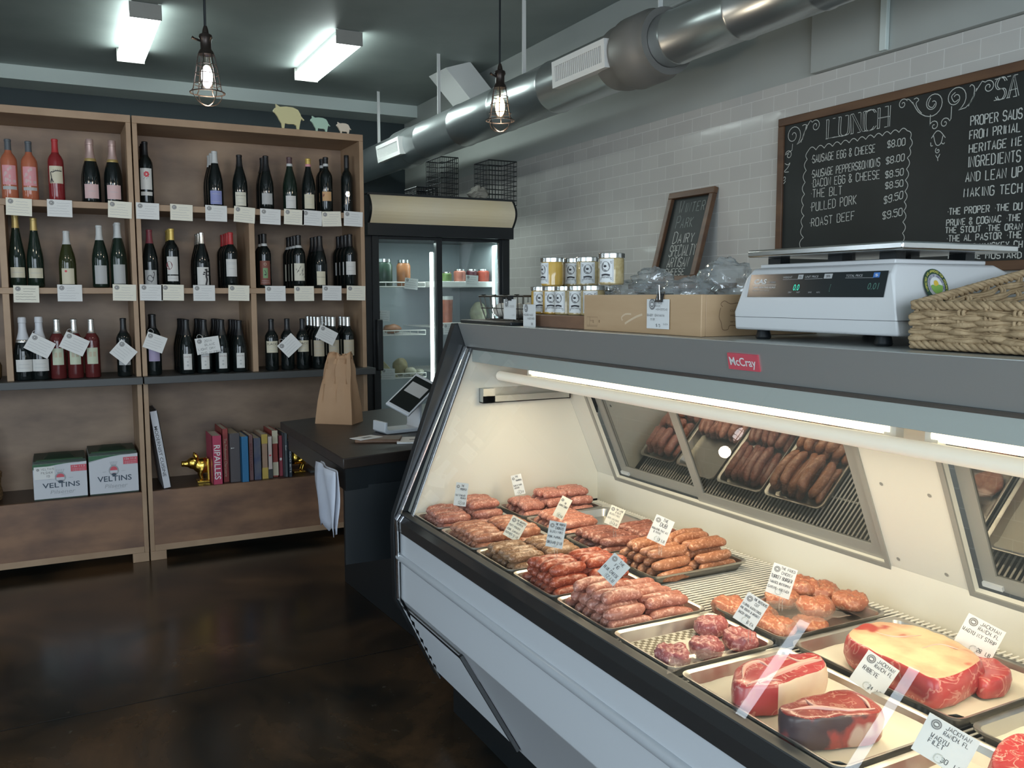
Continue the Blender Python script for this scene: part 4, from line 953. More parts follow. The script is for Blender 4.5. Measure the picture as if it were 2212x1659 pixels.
# kraft bag
M['kraft'] = mat('kraft_paper', (.36, .22, .125), .75, col2=(.31, .185, .10), nscale=5, bump=.15, bscale=22)
bl, br_ = at(679, 915, 'z', CT), at(762, 918, 'z', CT); w_ = (br_-bl).length*.96; hz = .285
ex = (br_-bl).normalized(); ey = Vector((-ex.y, ex.x, 0)); c0 = (bl+br_)/2+ey*.055
t = thing('paper_bag', 'brown kraft paper bag standing on the dark counter', 'paper bag', (c0.x, c0.y, CT), math.atan2(ex.y, ex.x))
mb = MB('kraft'); vs = []; fs = []; lv = 14; ns = 40
for j in range(lv+1):
    q = j/lv
    for i in range(ns):
        s = i/ns*4; k = int(s); f = s-k
        cx_, cy_ = [(-1+2*f, -1), (1, -1+2*f), (1-2*f, 1), (-1, 1-2*f)][k]
        wx = w_/2*(1-.38*q**1.4); wy = .055*(1-.72*q**1.1)
        cr = .010*q*(math.sin(i*1.7+2*q)+.6*math.sin(i*3.1+j*.8)) if q > .05 else 0
        x = cx_*wx+.012*q*q; y = cy_*wy
        if k in (1, 3): x -= (1 if k == 1 else -1)*.035*q*(1-abs(2*f-1))
        if k in (0, 2): y += cr*.9+.004*math.sin(j*1.3+i*.6)*q
        else: y += cr*.3
        z_ = hz*q+(.006*math.sin(i*.7)+.005*math.sin(i*1.9) if j == lv else 0)
        vs.append((x+cr*.4, y, z_))
for j in range(lv):
    for i in range(ns): fs.append((j*ns+i, j*ns+(i+1) % ns, (j+1)*ns+(i+1) % ns, (j+1)*ns+i))
fs.append(tuple(range(ns))[::-1]); mb.add(vs, fs); o = mb.build('bag_body', t, smooth_=22); sm = o.modifiers.new('solid', 'SOLIDIFY'); sm.thickness = .0006
# tablet on white stand
p = at(868, 934, 'z', CT); yaw = R(8)
t = thing('tablet_stand', 'white tablet register on a bent white stand on the dark counter', 'tablet', (p.x, p.y+.03, CT), yaw)
sd = [(-.085, .045), (-.087, .008), (-.078, .0), (.06, .0), (.072, .006), (.074, .02), (.074, .115), (.066, .13), (.056, .132), (.056, .12), (.062, .112), (.062, .022), (.058, .014), (-.068, .014), (-.075, .02), (-.074, .045)]
MB('white_enamel').prism([(x, -.05, z+.001) for x, z in sd], (0, 0, 0), (0, .10, 0)).build('stand', t, bev=.002)
ca = at(893-4, 857, 'y', p.y+.03); 
P0, P1, P2, P3 = [Vector(q) for q in (at(842, 878, 'y', p.y-.035), at(873, 894, 'y', p.y-.07), at(942, 826, 'y', p.y+.0), at(905, 815, 'y', p.y+.05))]
cx_ = (P0+P1+P2+P3)/4; u = ((P2-P1)+(P3-P0)).normalized(); v = ((P1-P0)+(P2-P3)); v = (v-u*v.dot(u)).normalized(); n = u.cross(v)
if n.z < 0: n = -n
lu, lv_ = ((P2-P1).length+(P3-P0).length)/2, ((P1-P0).length+(P2-P3).length)/2
lv_ = max(lv_, .105)
rt = Matrix.Rotation(-yaw, 3, 'Z'); tl = Vector((p.x, p.y+.03, CT)); loc = lambda q: rt@(Vector(q)-tl)
tbm = MB('white_enamel').obox(loc(cx_), rt@u, rt@v, rt@n, lu, lv_, .010).build('tablet', t, bev=.002)
MB('g_black').obox(loc(cx_+n*.0055), rt@u, rt@v, rt@n, lu*.86, lv_*.88, .001).build('screen', tbm)
pm = MB('l_grey'); cc = loc(cx_+n*.0065+u*lu*.12); pm.obox(cc, rt@u, rt@v, rt@n, lu*.3, lv_*.7, .0006); pm.build('screen_image', tbm)
pv = (loc(cx_-n*.005)); MB('white_enamel').tube([(.064, 0, .125), (.5*(.064+pv.x), 0, .5*(.13+pv.z)), pv], .012, 10).build('pivot_arm', t)
# card on small wooden board, papers
q = at(795, 953, 'z', CT); fr = plane((0, 0, .0165), (1, 0, 0), (0, 1, 0))
o = MB('frame_w').box((-.06, -.05, 0), (.10, .05, .012)).build('cutting_board', None, (0, 0, 0), bev=.003); o.location = (q.x+.02, q.y, CT); o.rotation_euler.z = R(-25)
tag(o, 'small dark wooden board lying on the counter under a white card', 'board')
m_ = MB('paper').box((-.05, -.032, 0), (.05, .032, .0015)); m_.use('ink_s'); m_.patch(plane((0, 0, .0015), (1, 0, 0), (0, 1, 0)), -.02, -.012, .02, .008)
o = m_.build('card', None, (0, 0, 0)); o.location = (q.x-.005, q.y+.004, CT+.0121); o.rotation_euler.z = R(22); tag(o, 'white printed card lying on the small dark wooden board', 'card')
q = at(885, 953, 'z', CT)
m_ = MB('paper').box((-.055, -.06, 0), (.055, .06, .006)); m_.use('ink_s'); m_.patch(plane((0, 0, .006), (1, 0, 0), (0, 1, 0)), -.01, -.01, .025, .006)
o = m_.build('paper_pad', None, (0, 0, 0), bev=.001); o.location = (q.x+.01, q.y, CT); o.rotation_euler.z = R(-20); tag(o, 'white paper pad on the counter in front of the tablet stand', 'paper')

# ------------------------------------------------------------------ two-door merchandiser
FY = 4.95; FX0 = at(793, 450, 'y', FY).x-.01; FX1 = at(1104, 560, 'y', FY).x; FB = 5.66; FT = at(950, 427, 'y', FY).z
M['sign'] = mat('lit_sign_panel', (.66, .54, .29), .3, emit=.10, col2=(.58, .57, .50), nscale=1.1)
M['fr_in'] = mat('fridge_liner', (.30, .34, .36), .5)
L = ((FX0+FX1)/2, FY, 0); t = thing('drinks_fridge', 'tall black two door glass fridge with lit yellowish header beside the tile wall', 'fridge', L)
def fb(name, m, lo, hi, par=None, bev=.002, lab=None):
    o = MB(m).box(lo, hi).build(name, par or t, L, bev=bev)
    if lab: o['label'] = lab
    return o
hz0 = at(950, 489, 'y', FY).z; hzb = at(950, 513, 'y', FY).z
fb('side_panel', 'black', (FX0, FY+.02, .05), (FX0+.05, FB, FT-.01)); fb('side_panel', 'black', (FX1-.05, FY+.02, .05), (FX1, FB, FT-.01))
fb('back_panel', 'fr_in', (FX0+.05, FB-.04, .2), (FX1-.05, FB, FT-.05)); fb('inner_liner', 'fr_in', (FX0+.05, FY+.07, .18), (FX0+.056, FB-.04, hzb)); fb('inner_liner', 'fr_in', (FX1-.056, FY+.07, .18), (FX1-.05, FB-.04, hzb))
fb('top_panel', 'black', (FX0, FY+.02, hzb), (FX1, FB, FT)); fb('bottom_panel', 'black', (FX0, FY+.0, 0), (FX1, FB, .2))
hd = MB('black'); sg = MB('sign'); N = 10
arc = [(FY-.03-.05*math.sin(math.pi*i/N), hz0+(FT-hz0)*i/N) for i in range(N+1)]
hd.prism([(FX0, y, z) for y, z in arc]+[(FX0, FY+.03, FT), (FX0, FY+.03, hz0)], (0, 0, 0), (.014, 0, 0)); hd.prism([(FX1+.003, y, z) for y, z in arc]+[(FX1+.003, FY+.03, FT), (FX1+.003, FY+.03, hz0)], (0, 0, 0), (-.014, 0, 0))
hd.box((FX0, FY-.04, FT-.006), (FX1, FY+.03, FT+.006)); hd.box((FX0, FY-.035, hzb), (FX1, FY+.03, hz0+.004)); hd.build('header_frame', t, L)
for i in range(N): (y0, z0), (y1, z1) = arc[i], arc[i+1]; sg.quad((FX0+.014, y0, z0), (FX1-.011, y0, z0), (FX1-.011, y1, z1), (FX0+.014, y1, z1))
sg.build('sign_panel', t, L)
xm = at(951, 650, 'y', FY).x
for x0, x1, yy in ((FX0+.035, xm+.016, FY+.0), (xm-.014, FX1-.03, FY+.032)):
    d = MB('black'); fw = .042
    d.box((x0, yy, .2), (x0+fw, yy+.028, hzb)); d.box((x1-fw*.9, yy, .2), (x1, yy+.028, hzb)); d.box((x0+fw, yy, .2), (x1-fw*.9, yy+.028, .25)); d.box((x0+fw, yy, hzb-.02), (x1-fw*.9, yy+.028, hzb))
    dr_ = d.build('sliding_door', t, L, bev=.002)
    MB('glass_fridge').quad((x0+fw, yy+.014, .25), (x1-fw*.9, yy+.014, .25), (x1-fw*.9, yy+.014, hzb-.02), (x0+fw, yy+.014, hzb-.02)).build('door_glass', dr_, L)
    if yy == FY: MB('black').box((x0+.012, yy-.03, at(820, 800, 'y', FY).z), (x0+.05, yy, at(820, 690, 'y', FY).z)).build('door_handle', dr_, L, bev=.006)
    else: fb('door_edge', 'chrome', (x1-fw*.9-.012, yy-.002, .25), (x1-fw*.9, yy, hzb-.02), dr_)
tx = at(936, 650, 'y', FY+.11).x
fb('light_tube', 'tube_fr', (tx-.028, FY+.085, .30), (tx-.005, FY+.10, at(936, 545, 'y', FY+.1).z), bev=.005)
fb('light_tube', 'tube_fr', (FX1-.085, FY+.085, .30), (FX1-.07, FY+.10, hzb-.04), bev=.004)
for x_ in (FX0+.3, FX1-.28):
    l = bpy.data.lights.new('fridge', 'AREA'); l.shape = 'RECTANGLE'; l.size = .5; l.size_y = .06; l.energy = 2.2; l.color = (.85, 1, .97)
    o = bpy.data.objects.new('fridge_glow', l); C.objects.link(o); o.location = (x_, FY+.12, hzb-.03)
shz = {}
SY0, SY1 = FY+.13, FB-.05
def wire_shelf(x0, x1, z, solid=False):
    if solid: return fb('shelf_rail', 'white', (x0, SY0, z-.035), (x1, SY1, z))
    s = MB('white_wire')
    for zz in (z+.022, z-.004): s.tube([(x0, SY0, zz), (x1, SY0, zz)], .0035, 6)
    for k in range(8): x = x0+(x1-x0)*k/7; s.tube([(x, SY0, z-.004), (x, SY0, z+.022)], .002, 5)
    for k in range(26): x = x0+(x1-x0)*k/25; s.tube([(x, SY0, z-.003), (x, SY1, z-.003)], .0018, 4)
    return s.build('wire_shelf', t, L)
ZL = [at(870, y_, 'y', SY0).z for y_ in (618, 722, 815)]; ZR = [at(1010, y_, 'y', SY0).z for y_ in (608, 705, 800)]
for z in ZL: wire_shelf(FX0+.06, tx-.045, z)
for i, z in enumerate(ZR): wire_shelf(tx+.01, FX1-.06, z, i == 0)
def item(px, wpx, top, z, kind, c, label, cat, grp=None, y=None):
    y = y or SY0+.06; a, b = at(px-wpx/2, 620, 'y', y), at(px+wpx/2, 620, 'y', y); h = at(px, top, 'y', y).z-z; r = (b.x-a.x)/2; x = (a.x+b.x)/2
    mn = 'food_'+label[:18]; M[mn] = mat('food', c, .35, col2=tuple(k*.7 for k in c), nscale=25)
    t2 = thing({'jar': 'preserve_jar', 'tub': 'deli_tub', 'cheese': 'wrapped_cheese', 'wedge': 'cheese_wedge'}[kind], label, cat, (x, y, z+.0008), 0, grp)
    if kind == 'jar':
        MB(mn).lathe([(0, 0), (r*.92, 0), (r, .006), (r, h*.78), (r*.82, h*.86), (r*.8, h*.9)], seg=20).build('jar_glass', t2)
        MB('steel_br').lathe([(r*.84, h*.885), (r*.84, h), (0, h)], seg=20).build('jar_lid', t2)
    elif kind == 'tub':
        MB(mn).lathe([(0, 0), (r*.85, 0), (r, h*.9), (0, h*.9)], seg=20).build('tub_body', t2); MB('white').lathe([(r*1.04, h*.88), (r*1.04, h), (0, h)], seg=20).build('tub_lid', t2)
    elif kind == 'wedge': MB(mn).prism([(-r, -.04, 0), (r, -.04, 0), (-r*.6, -.04, h)], (0, 0, 0), (0, .09, 0)).build('cheese_body', t2, bev=.004)
    else:
        b_ = MB(mn); b_._ball((0, 0, h/2), r, .05, h/2, 14, 8); o = b_.build('cheese_body', t2); d = o.modifiers.new('d', 'DISPLACE'); tx_ = bpy.data.textures.new('lump', 'CLOUDS'); tx_.noise_scale = .04; d.texture = tx_; d.strength = .018; d.mid_level = .5
item(830, 34, 560, ZL[0], 'jar', (.02, .05, .03), 'large jar of dark greens, left end of fridge top shelf', 'jar')
item(872, 28, 562, ZL[0], 'jar', (.33, .13, .05), 'jar of orange pickles on fridge top shelf', 'jar')
item(845, 40, 700, ZL[1], 'cheese', (.45, .20, .10), 'orange wrapped food on the fridge second shelf', 'food', None, SY0+.1)
item(832, 44, 776, ZL[2], 'wedge', (.50, .46, .26), 'yellowish cheese wedge at left on fridge third shelf', 'cheese')
item(862, 32, 773, ZL[2], 'cheese', (.36, .31, .17), 'plastic wrapped cheese lump on fridge third shelf', 'cheese', None, SY0+.12)
item(884, 22, 793, ZL[2], 'cheese', (.62, .60, .48), 'white cheese roll right of the wrapped lump', 'cheese')
item(903, 18, 797, ZL[2], 'cheese', (.55, .54, .45), 'small white cheese roll by the fridge light tube', 'cheese')
item(965, 20, 588, ZR[0], 'jar', (.10, .16, .05), 'small jar of green pickles in right fridge compartment', 'jar')
item(993, 24, 582, ZR[0], 'jar', (.40, .14, .10), 'jar with pinkish red contents beside the green pickles', 'jar')
item(1019, 22, 582, ZR[0], 'jar', (.08, .02, .03), 'jar with dark red contents in right fridge compartment', 'jar')
item(1044, 24, 582, ZR[0], 'jar', (.45, .08, .05), 'jar with bright red contents near the right fridge frame', 'jar')
item(966, 22, 640, ZR[1], 'tub', (.48, .13, .06), 'orange red tub on middle shelf of right fridge compartment', 'tub')
item(1033, 34, 652, ZR[1], 'cheese', (.42, .42, .30), 'pale wrapped bundle on middle shelf of right fridge compartment', 'cheese')
item(1005, 26, 745, ZR[2], 'tub', (.42, .07, .05), 'red tub low in right fridge compartment', 'tub')
for i, (px, py, yy, lb) in enumerate(((888, 613, SY0-.008, 'white price card clipped to fridge top shelf, left door'), (827, 682, SY0-.008, 'white price card high on second shelf behind left door'), (838, 808, SY0-.008, 'white price card clipped to third fridge shelf'),
                         (1019, 606, SY0-.006, 'white price card clipped to rail behind right door'), (971, 711, SY0-.008, 'white price card low behind right fridge door'))):
    p = at(px, py, 'y', yy); o = card_mesh(.085, .066, 4, 'paper', 'ink_s').build('price_card', None, (0, 0, 0)); o.location = (p.x, yy-.004, p.z); o.rotation_euler = (0, R([6, 4, 2, 3, 0][i]), 0); tag(o, lb, 'price card', 'price cards inside the fridge')
# wire crates on the fridge
def wire_crate(x0, x1, y0, y1, h, label):
    t2 = thing('wire_crate', label, 'wire basket', ((x0+x1)/2, (y0+y1)/2, FT+.001), 0, 'black wire crates on the fridge'); LL = ((x0+x1)/2, (y0+y1)/2, FT)
    g = MB('black'); nx, ny, nz = 9, 9, 9
    for k in range(nz+1):
        z = FT+.004+h*k/nz
        for a, b in (((x0, y0), (x1, y0)), ((x1, y0), (x1, y1)), ((x1, y1), (x0, y1)), ((x0, y1), (x0, y0))): g.tube([(*a, z), (*b, z)], .0022 if k < nz else .004, 4)
    for k in range(nx+1):
        x = x0+(x1-x0)*k/nx
        for y in (y0, y1): g.tube([(x, y, FT+.004), (x, y, FT+.004+h)], .0018, 4)
        g.tube([(x, y0, FT+.004), (x, y1, FT+.004)], .0018, 4)
    for k in range(ny+1):
        y = y0+(y1-y0)*k/ny
        for x in (x0, x1): g.tube([(x, y, FT+.004), (x, y, FT+.004+h)], .0018, 4)
    g.build('wire_mesh', t2, LL)
zt = at(1085, 352, 'y', 5.25).z-FT
a, b = at(1056, 400, 'y', 5.2).x, at(1116, 400, 'y', 5.2).x
wire_crate(a, b, 5.2, 5.42, zt, 'black wire crate on the right end of the fridge top')
a, b = at(953, 400, 'y', 5.3).x, at(990, 400, 'y', 5.3).x
wire_crate(a, b, 5.3, 5.55, zt*1.05, 'black wire crate on the middle of the fridge top')
a, b = at(900, 410, 'y', 5.1).x, at(945, 410, 'y', 5.1).x
wire_crate(a, b, 5.1, 5.3, .07, 'low black wire crate on the fridge top left of the taller ones')
M['crinkle'] = mat('crinkled_paper', (.30, .29, .25), .8)
p = at(1033, 405, 'y', 5.25); t = thing('crumpled_bundle', 'crumpled greyish bundle between the wire crates on the fridge', 'bundle', (p.x, 5.25, FT))
b_ = MB('crinkle'); b_._ball((0, 0, .07), .07, .07, .055, 18, 12); o = b_.build('bundle_body', t, smooth_=0); d = o.modifiers.new('d', 'DISPLACE'); tx_ = bpy.data.textures.new('lump', 'CLOUDS'); tx_.noise_scale = .03; d.texture = tx_; d.strength = .05; d.mid_level = .62
# ------------------------------------------------------------------ the refrigerated display case
CY0, CY1 = -.15, 2.5
HT, HL = Vector((1.108, 0, 1.236)), Vector((1.134, 0, 1.163))
L = (1.3, 1.2, 0); case = thing('display_case', 'white refrigerated butcher display case with slanted front glass and stainless hood', 'display case', L)
def cb(name, m, lo, hi, par=None, bev=0., lab=None):
    o = MB(m).box(lo, hi).build(name, par or case, L, bev=bev)
    if lab: o['label'] = lab
    return o
def ext(name, m, prof, y0, y1, par=None, bev=0., lab=None):
    o = MB(m).prism([(x, 0, z) for x, z in prof], (0, y0, 0), (0, y1, 0)).build(name, par or case, L, bev=bev)
    if lab: o['label'] = lab
    return o
RB, RT = Vector((1.601, 0, .729)), Vector((1.415, 0, 1.16))
ext('hood', 'steel', [(HT.x, HT.z), (HL.x, HL.z), (HL.x+.006, HL.z), (HT.x+.012, HT.z-.02), (1.62, HT.z-.02), (1.62, HT.z)], CY0, CY1-.002, None, .0015, 'stainless steel hood')
ext('hood_lip', 'slate', [(HL.x-.003, HL.z), (HL.x+.004, HL.z-.008), (HL.x+.012, HL.z-.006), (HL.x+.01, HL.z+.003)], CY0, CY1-.004)
hoodn = Vector((-(HT.z-HL.z), 0, (HT.x-HL.x))).normalized()
# bumper, panels, bullnose
ext('bumper', 'bumper', [(.934, .660), (.910, .660), (.897, .642), (.899, .607), (.934, .607)], CY0, CY1-.004, None, .002, 'black glossy bumper')
cb('bumper_cap', 'slate', (.909, CY0, .660), (.931, CY1-.006, .6635))
ext('front_panel', 'white_enamel', [(.905, .607), (.905, .397), (.912, .390), (1.036, .126), (1.10, .126), (1.10, .62), (.93, .62)], CY0, CY1-.012, None, .003)
mb = MB('bull'); mb.prism([(.906-.013*math.cos(R(a)), 0, .528+.013*math.sin(R(a))) for a in range(-90, 91, 18)], (0, CY0, 0), (0, CY1-.006, 0)); mb.build('bullnose_rail', case, L)
# louvered grille in the undercut at the far end
u0, u1 = Vector((.916, 0, .385)), Vector((1.034, 0, .128)); ud = (u1-u0).normalized(); un = Vector((-abs(ud.z), 0, -abs(ud.x))).normalized()
gy0, gy1 = at(995, 1408, 'x', .91).y, CY1-.016
fr = lambda y, s, d: Vector((u0.x+ud.x*s+un.x*d, y, u0.z+ud.z*s+un.z*d))
g = MB('black'); g.add([fr(gy0, .0, .0008), fr(gy1, .0, .0008), fr(gy1, .265, .0008), fr(gy0-.12, .265, .0008)], [(0, 1, 2, 3)])
g.use('white_enamel')
for k in range(7):
    s0 = .020+.033*k; s1_ = s0+.030; dg = lambda q: gy0-.12*(q/.265)+.014
    ya0, ya1, yb_ = dg(s0), dg(s1_), gy1-.022
    P_ = [fr(ya0, s0, .001), fr(ya1, s1_, .001), fr(ya1, s1_, .010), fr(yb_, s0, .001), fr(yb_, s1_, .001), fr(yb_, s1_, .010)]
    g.add(P_, [(0, 1, 2), (5, 4, 3), (0, 2, 5, 3), (1, 4, 5, 2), (0, 3, 4, 1)])
g.use('black')
bd = lambda y0, a0, y1, a1, w_: g.add([fr(y0, a0, .002), fr(y1, a1, .002), fr(y1+w_, a1, .002), fr(y0+w_, a0, .002), fr(y0, a0, .0125), fr(y1, a1, .0125), fr(y1+w_, a1, .0125), fr(y0+w_, a0, .0125)], [(0, 1, 2, 3), (7, 6, 5, 4), (0, 4, 5, 1), (1, 5, 6, 2), (2, 6, 7, 3), (3, 7, 4, 0)])
bd(gy0, .008, gy0-.12, .262, .012)
g.add([fr(gy0, .002, .0125), fr(gy1-.004, .002, .0125), fr(gy1-.004, .016, .0125), fr(gy0-.004, .016, .0125)], [(0, 1, 2, 3)])
g.build('louver_grille', case, L)
cb('kick_base', 'black', (1.075, CY0+.02, 0), (1.68, CY1-.02, .126))
cb('rear_body', 'steel', (1.625, CY0, .126), (1.68, CY1-.01, .70))
# end panels
for y0, y1, nm in ((CY1, CY1+.03, 0), (CY0-.03, CY0, 1)):
    ext('end_panel', 'black', [(1.100, 1.2358), (.893, .655), (.889, .60), (.893, .39), (1.03, .115), (1.69, .115), (1.69, .73), (1.63, .78), (1.62, 1.2358)], y0, y1, None, .002, 'black outer end panel')
ext('end_wall', 'cream', [(1.137, 1.16), (.938, .664), (.96, .64), (1.60, .64), (1.60, .73), (RT.x, RT.z)], CY1-.04, CY1, None, 0, 'cream inner end wall')
ext('end_wall', 'cream', [(1.137, 1.16), (.938, .664), (.96, .64), (1.60, .64), (1.60, .73), (RT.x, RT.z)], CY0, CY0+.03, None, 0, 'cream inner end wall')
g = MB('chrome'); pts = [(HL.x-.004, HL.z), (.906, .662), (.894, .645), (.897, .60), (.899, .397), (1.030, .122)]
for (xa, za), (xb, zb) in zip(pts, pts[1:]):
    d_ = Vector((xb-xa, 0, zb-za)).normalized(); n_ = Vector((-abs(d_.z), 0, (d_.x if d_.z < 0 else -d_.x))) * .004; n_ = Vector((d_.z, 0, -d_.x))*.004
    for o_, w_ in ((0, .010), (.013, .006)):
        g.prism([(xa, 0, za), (xb, 0, zb), (xb+n_.x, 0, zb+n_.z), (xa+n_.x, 0, za+n_.z)], (0, CY1-.006-o_, 0), (0, CY1-.006-o_-w_, 0))
g.build('corner_trim', case, L)
ext('glass_edge', 'slate', [(HL.x, HL.z-.004), (.934, .664), (.940, .664), (HL.x+.006, HL.z-.004)], CY1-.046, CY1-.026)
# front glass
ga, gb = (HL.x+.001, HL.z-.002), (.926, .662)
o = MB('glass_case').quad((ga[0], CY0+.02, ga[1]), (gb[0], CY0+.02, gb[1]), (gb[0], CY1-.03, gb[1]), (ga[0], CY1-.03, ga[1])).build('front_glass', case, L)
# interior
cb('ceiling_liner', 'cream', (HL.x+.01, CY0+.02, 1.185), (1.45, CY1-.03, 1.20))
cb('valance', 'valance', (1.139, CY0+.03, 1.118), (1.147, CY1-.04, 1.168), None, .001, 'grey valance behind the glass')
cb('deck_pan', 'slate', (.935, CY0+.02, .585), (1.60, CY1-.03, .595))
cb('rear_sill', 'cream', (1.60, CY0+.03, .62), (1.612, CY1-.04, .731))
ZRK = .6376; rk = MB('white_wire'); n_ = int((CY1-CY0-.1)/.0128)
for k in range(n_): y = CY0+.05+k*.0128; rk.tube([(.932, y, ZRK), (1.592, y, ZRK)], .0024, 5)
for x in (.96, 1.12, 1.28, 1.44, 1.585): rk.tube([(x, CY0+.04, ZRK-.0045), (x, CY1-.05, ZRK-.0045)], .003, 5)
rk.build('deck_rack', case, L)
sl = (RT-RB); S = sl.length; su = sl.normalized(); sn = Vector((-su.z, 0, su.x))      # towards the customer
rf = lambda y, s, d=0.: Vector((RB.x+su.x*s+sn.x*d, y, RB.z+su.z*s+sn.z*d))
def rbox(mb, y0, y1, s0, s1, d0, d1): mb.prism([rf(y0, s0, d0), rf(y1, s0, d0), rf(y1, s1, d0), rf(y0, s1, d0)], (0, 0, 0), sn*(d1-d0))
def on_rear(px, py):
    d = _r*((px-1106)/FPX) - _u*((py-829.5)/FPX) + _f; t_ = (RB-EYE).dot(sn)/d.dot(sn); P = EYE+d*t_; return P.y, (P-Vector((RB.x, P.y, RB.z))).dot(su)
ya, sa = on_rear(1338, 1045); yb, sb = on_rear(1918, 1228); yc, sc_ = on_rear(2062, 1100)
D = [(yb, ya), (yc-(ya-yb), yc)]
wl = MB('cream'); s0 = max(.006, (sa+sb)/2); s1 = S-.02
edges = [CY1-.04, D[0][1], D[0][0], D[1][1], D[1][0], CY0+.03]
for i in (0, 2, 4):
    if edges[i] > edges[i+1]: rbox(wl, edges[i+1], edges[i], 0, S, -.012, 0)
for y0, y1 in D: rbox(wl, y0, y1, 0, s0, -.012, 0); rbox(wl, y0, y1, s1, S, -.012, 0)
wl.build('rear_wall', case, L)
scw = MB('alu_frame')
for px, py in ((1291, 893), (1323, 1012), (1904, 1045), (2008, 1070), (1941, 1207), (2045, 1241)): y, s = on_rear(px, py); scw.disc(lambda u, v, d: rf(y-u, s+v, d), 0, 0, .0045, d=.001, seg=10)
scw.build('screw_heads', case, L)
for y0, y1 in D:
    fr_ = MB('alu_frame')
    for a in ((y0-.012, y1+.012, s0-.012, s0), (y0-.012, y0, s0, s1), (y1, y1+.012, s0, s1)): rbox(fr_, *a, 0, .004)
    fr_.build('door_frame', case, L)
    ym = y0+(y1-y0)*.60
    for yl_, yr_, dep in ((ym-.02, y1-.004, -.022), (y0+.004, ym+.016, -.008)):
        d_ = MB('alu_frame'); f_ = .032
        for a in ((yl_, yr_, s0, s0+f_), (yl_, yr_, s1-.01, s1), (yl_, yl_+f_, s0+f_, s1-.01), (yr_-f_, yr_, s0+f_, s1-.01)): rbox(d_, *a, dep-.008, dep)
        dr = d_.build('sliding_door', case, L)
        MB('glass_door').quad(rf(yl_+f_, s0+f_, dep-.004), rf(yr_-f_, s0+f_, dep-.004), rf(yr_-f_, s1-.01, dep-.004), rf(yl_+f_, s1-.01, dep-.004)).build('door_glass', dr, L)
        k = MB('white_enamel'); rbox(k, yr_-f_-.012, yr_-f_+.03, s0+.004, s0+.014, dep, dep+.006) if dep < -.01 else None
        if dep < -.01: k.build('door_guide', dr, L)
# lights under the hood
g = MB('guard'); g.tube([(1.225, CY1-.06, 1.0725), (1.225, CY0+.05, 1.0725)], .0145, 16); g.build('lamp_guard', case, L)
cb('lamp_channel', 'cream', (1.235, CY0+.05, 1.140), (1.29, CY1-.10, 1.185))
for y0, y1 in ((1.02, CY1-.20), (CY0+.06, .94)):
    tb = MB('tube_case').tube([(1.262, y0, 1.094), (1.262, y1, 1.094)], .012, 12).build('fluorescent_tube', case, L)
    e = MB('white')
    for y in (y0, y1): e.box((1.252, y-.012, 1.075), (1.272, y+.012, 1.152))
    e.build('tube_holder', tb, L)
    l = bpy.data.lights.new('case_tube', 'AREA'); l.shape = 'RECTANGLE'; l.size = .05; l.size_y = y1-y0; l.energy = 5.6; l.color = (1, .83, .56)
    o = bpy.data.objects.new('case_tube_glow', l); C.objects.link(o); o.location = (1.255, (y0+y1)/2, 1.056); o.rotation_euler = (0, R(6), 0)
# bracket on the end wall
g = MB('steel'); xa, xb, za, zb, ye = 1.162, 1.474, .990, 1.035, CY1-.041
g.box((xa, ye-.03, za), (xb, ye, za+.003)); g.box((xa, ye-.03, za), (xb, ye-.027, za+.022)); g.box((xa, ye-.03, za), (xa+.04, ye, zb)); g.box((xb-.004, ye-.03, za), (xb, ye, zb)); g.box((xa, ye-.003, za), (xb, ye, zb))
g.build('end_bracket', case, L)
# maker's plate on the hood
def on_hood(px, py):
    d = _r*((px-1106)/FPX) - _u*((py-829.5)/FPX) + _f; t_ = (HL-EYE).dot(hoodn)/d.dot(hoodn); return EYE+d*t_
q = [on_hood(*p) for p in ((1570, 792), (1641, 799), (1644, 770), (1576, 764))]
cc = (q[0]+q[1]+q[2]+q[3])/4; hu = (HT-HL).normalized(); fr = plane(cc, (0, -1, 0), hu); W_, H_ = (q[1]-q[0]).length*.98, (q[3]-q[0]).length
g = MB('pinkred').prism([fr(-W_/2-.0, -H_/2), fr(W_/2-.004, -H_/2), fr(W_/2, H_/2), fr(-W_/2+.006, H_/2)], (0, 0, 0), hoodn*.003)
g.use('paper'); printed(g, fr, 'McCray', -W_*.40, -H_*.22, H_*.50, W_*.80, .0036, .012); g.build('maker_plate', case, L)

# ------------------------------------------------------------------ trays
TZ = ZRK+.0028
def tray(x0, x1, y0, y1, label, liner=None, h=.026):
    t = thing('meat_tray', label, 'tray', ((x0+x1)/2, (y0+y1)/2, TZ), 0, 'metal trays of meat on the rack')
    a, b = (x1-x0)/2, (y1-y0)/2
    def loop(a, b, r, z, n=5):
        return [((a-r)*sx+r*math.cos(R(q0+90*i/n)), (b-r)*sy+r*math.sin(R(q0+90*i/n)), z) for sx, sy, q0 in ((1, 1, 0), (-1, 1, 90), (-1, -1, 180), (1, -1, 270)) for i in range(n+1)]
    m = MB('alum'); rings = [loop(a-.016, b-.016, .014, 0), loop(a-.008, b-.008, .018, h-.003), loop(a, b, .020, h), loop(a, b, .020, h-.004), loop(a-.006, b-.006, .018, h-.006), loop(a-.017, b-.017, .013, -.0003)]
    rings = [loop(a-.016, b-.016, .014, .0016)]+rings[1:2]+[loop(a-.003, b-.003, .019, h)]+rings[2:]
    n = len(rings[0]); m.add([p for r_ in rings for p in r_], [(i*n+k, i*n+(k+1) % n, (i+1)*n+(k+1) % n, (i+1)*n+k) for i in range(len(rings)-1) for k in range(n)]+[tuple(range(n)), tuple(range((len(rings)-1)*n, len(rings)*n))[::-1]])
    m.build('tray_pan', t)
    if liner: liner(t, a, b)
    return t
M['butcher'] = mat('white_butcher_paper', (.72, .69, .60), .6, bump=.1, bscale=12)
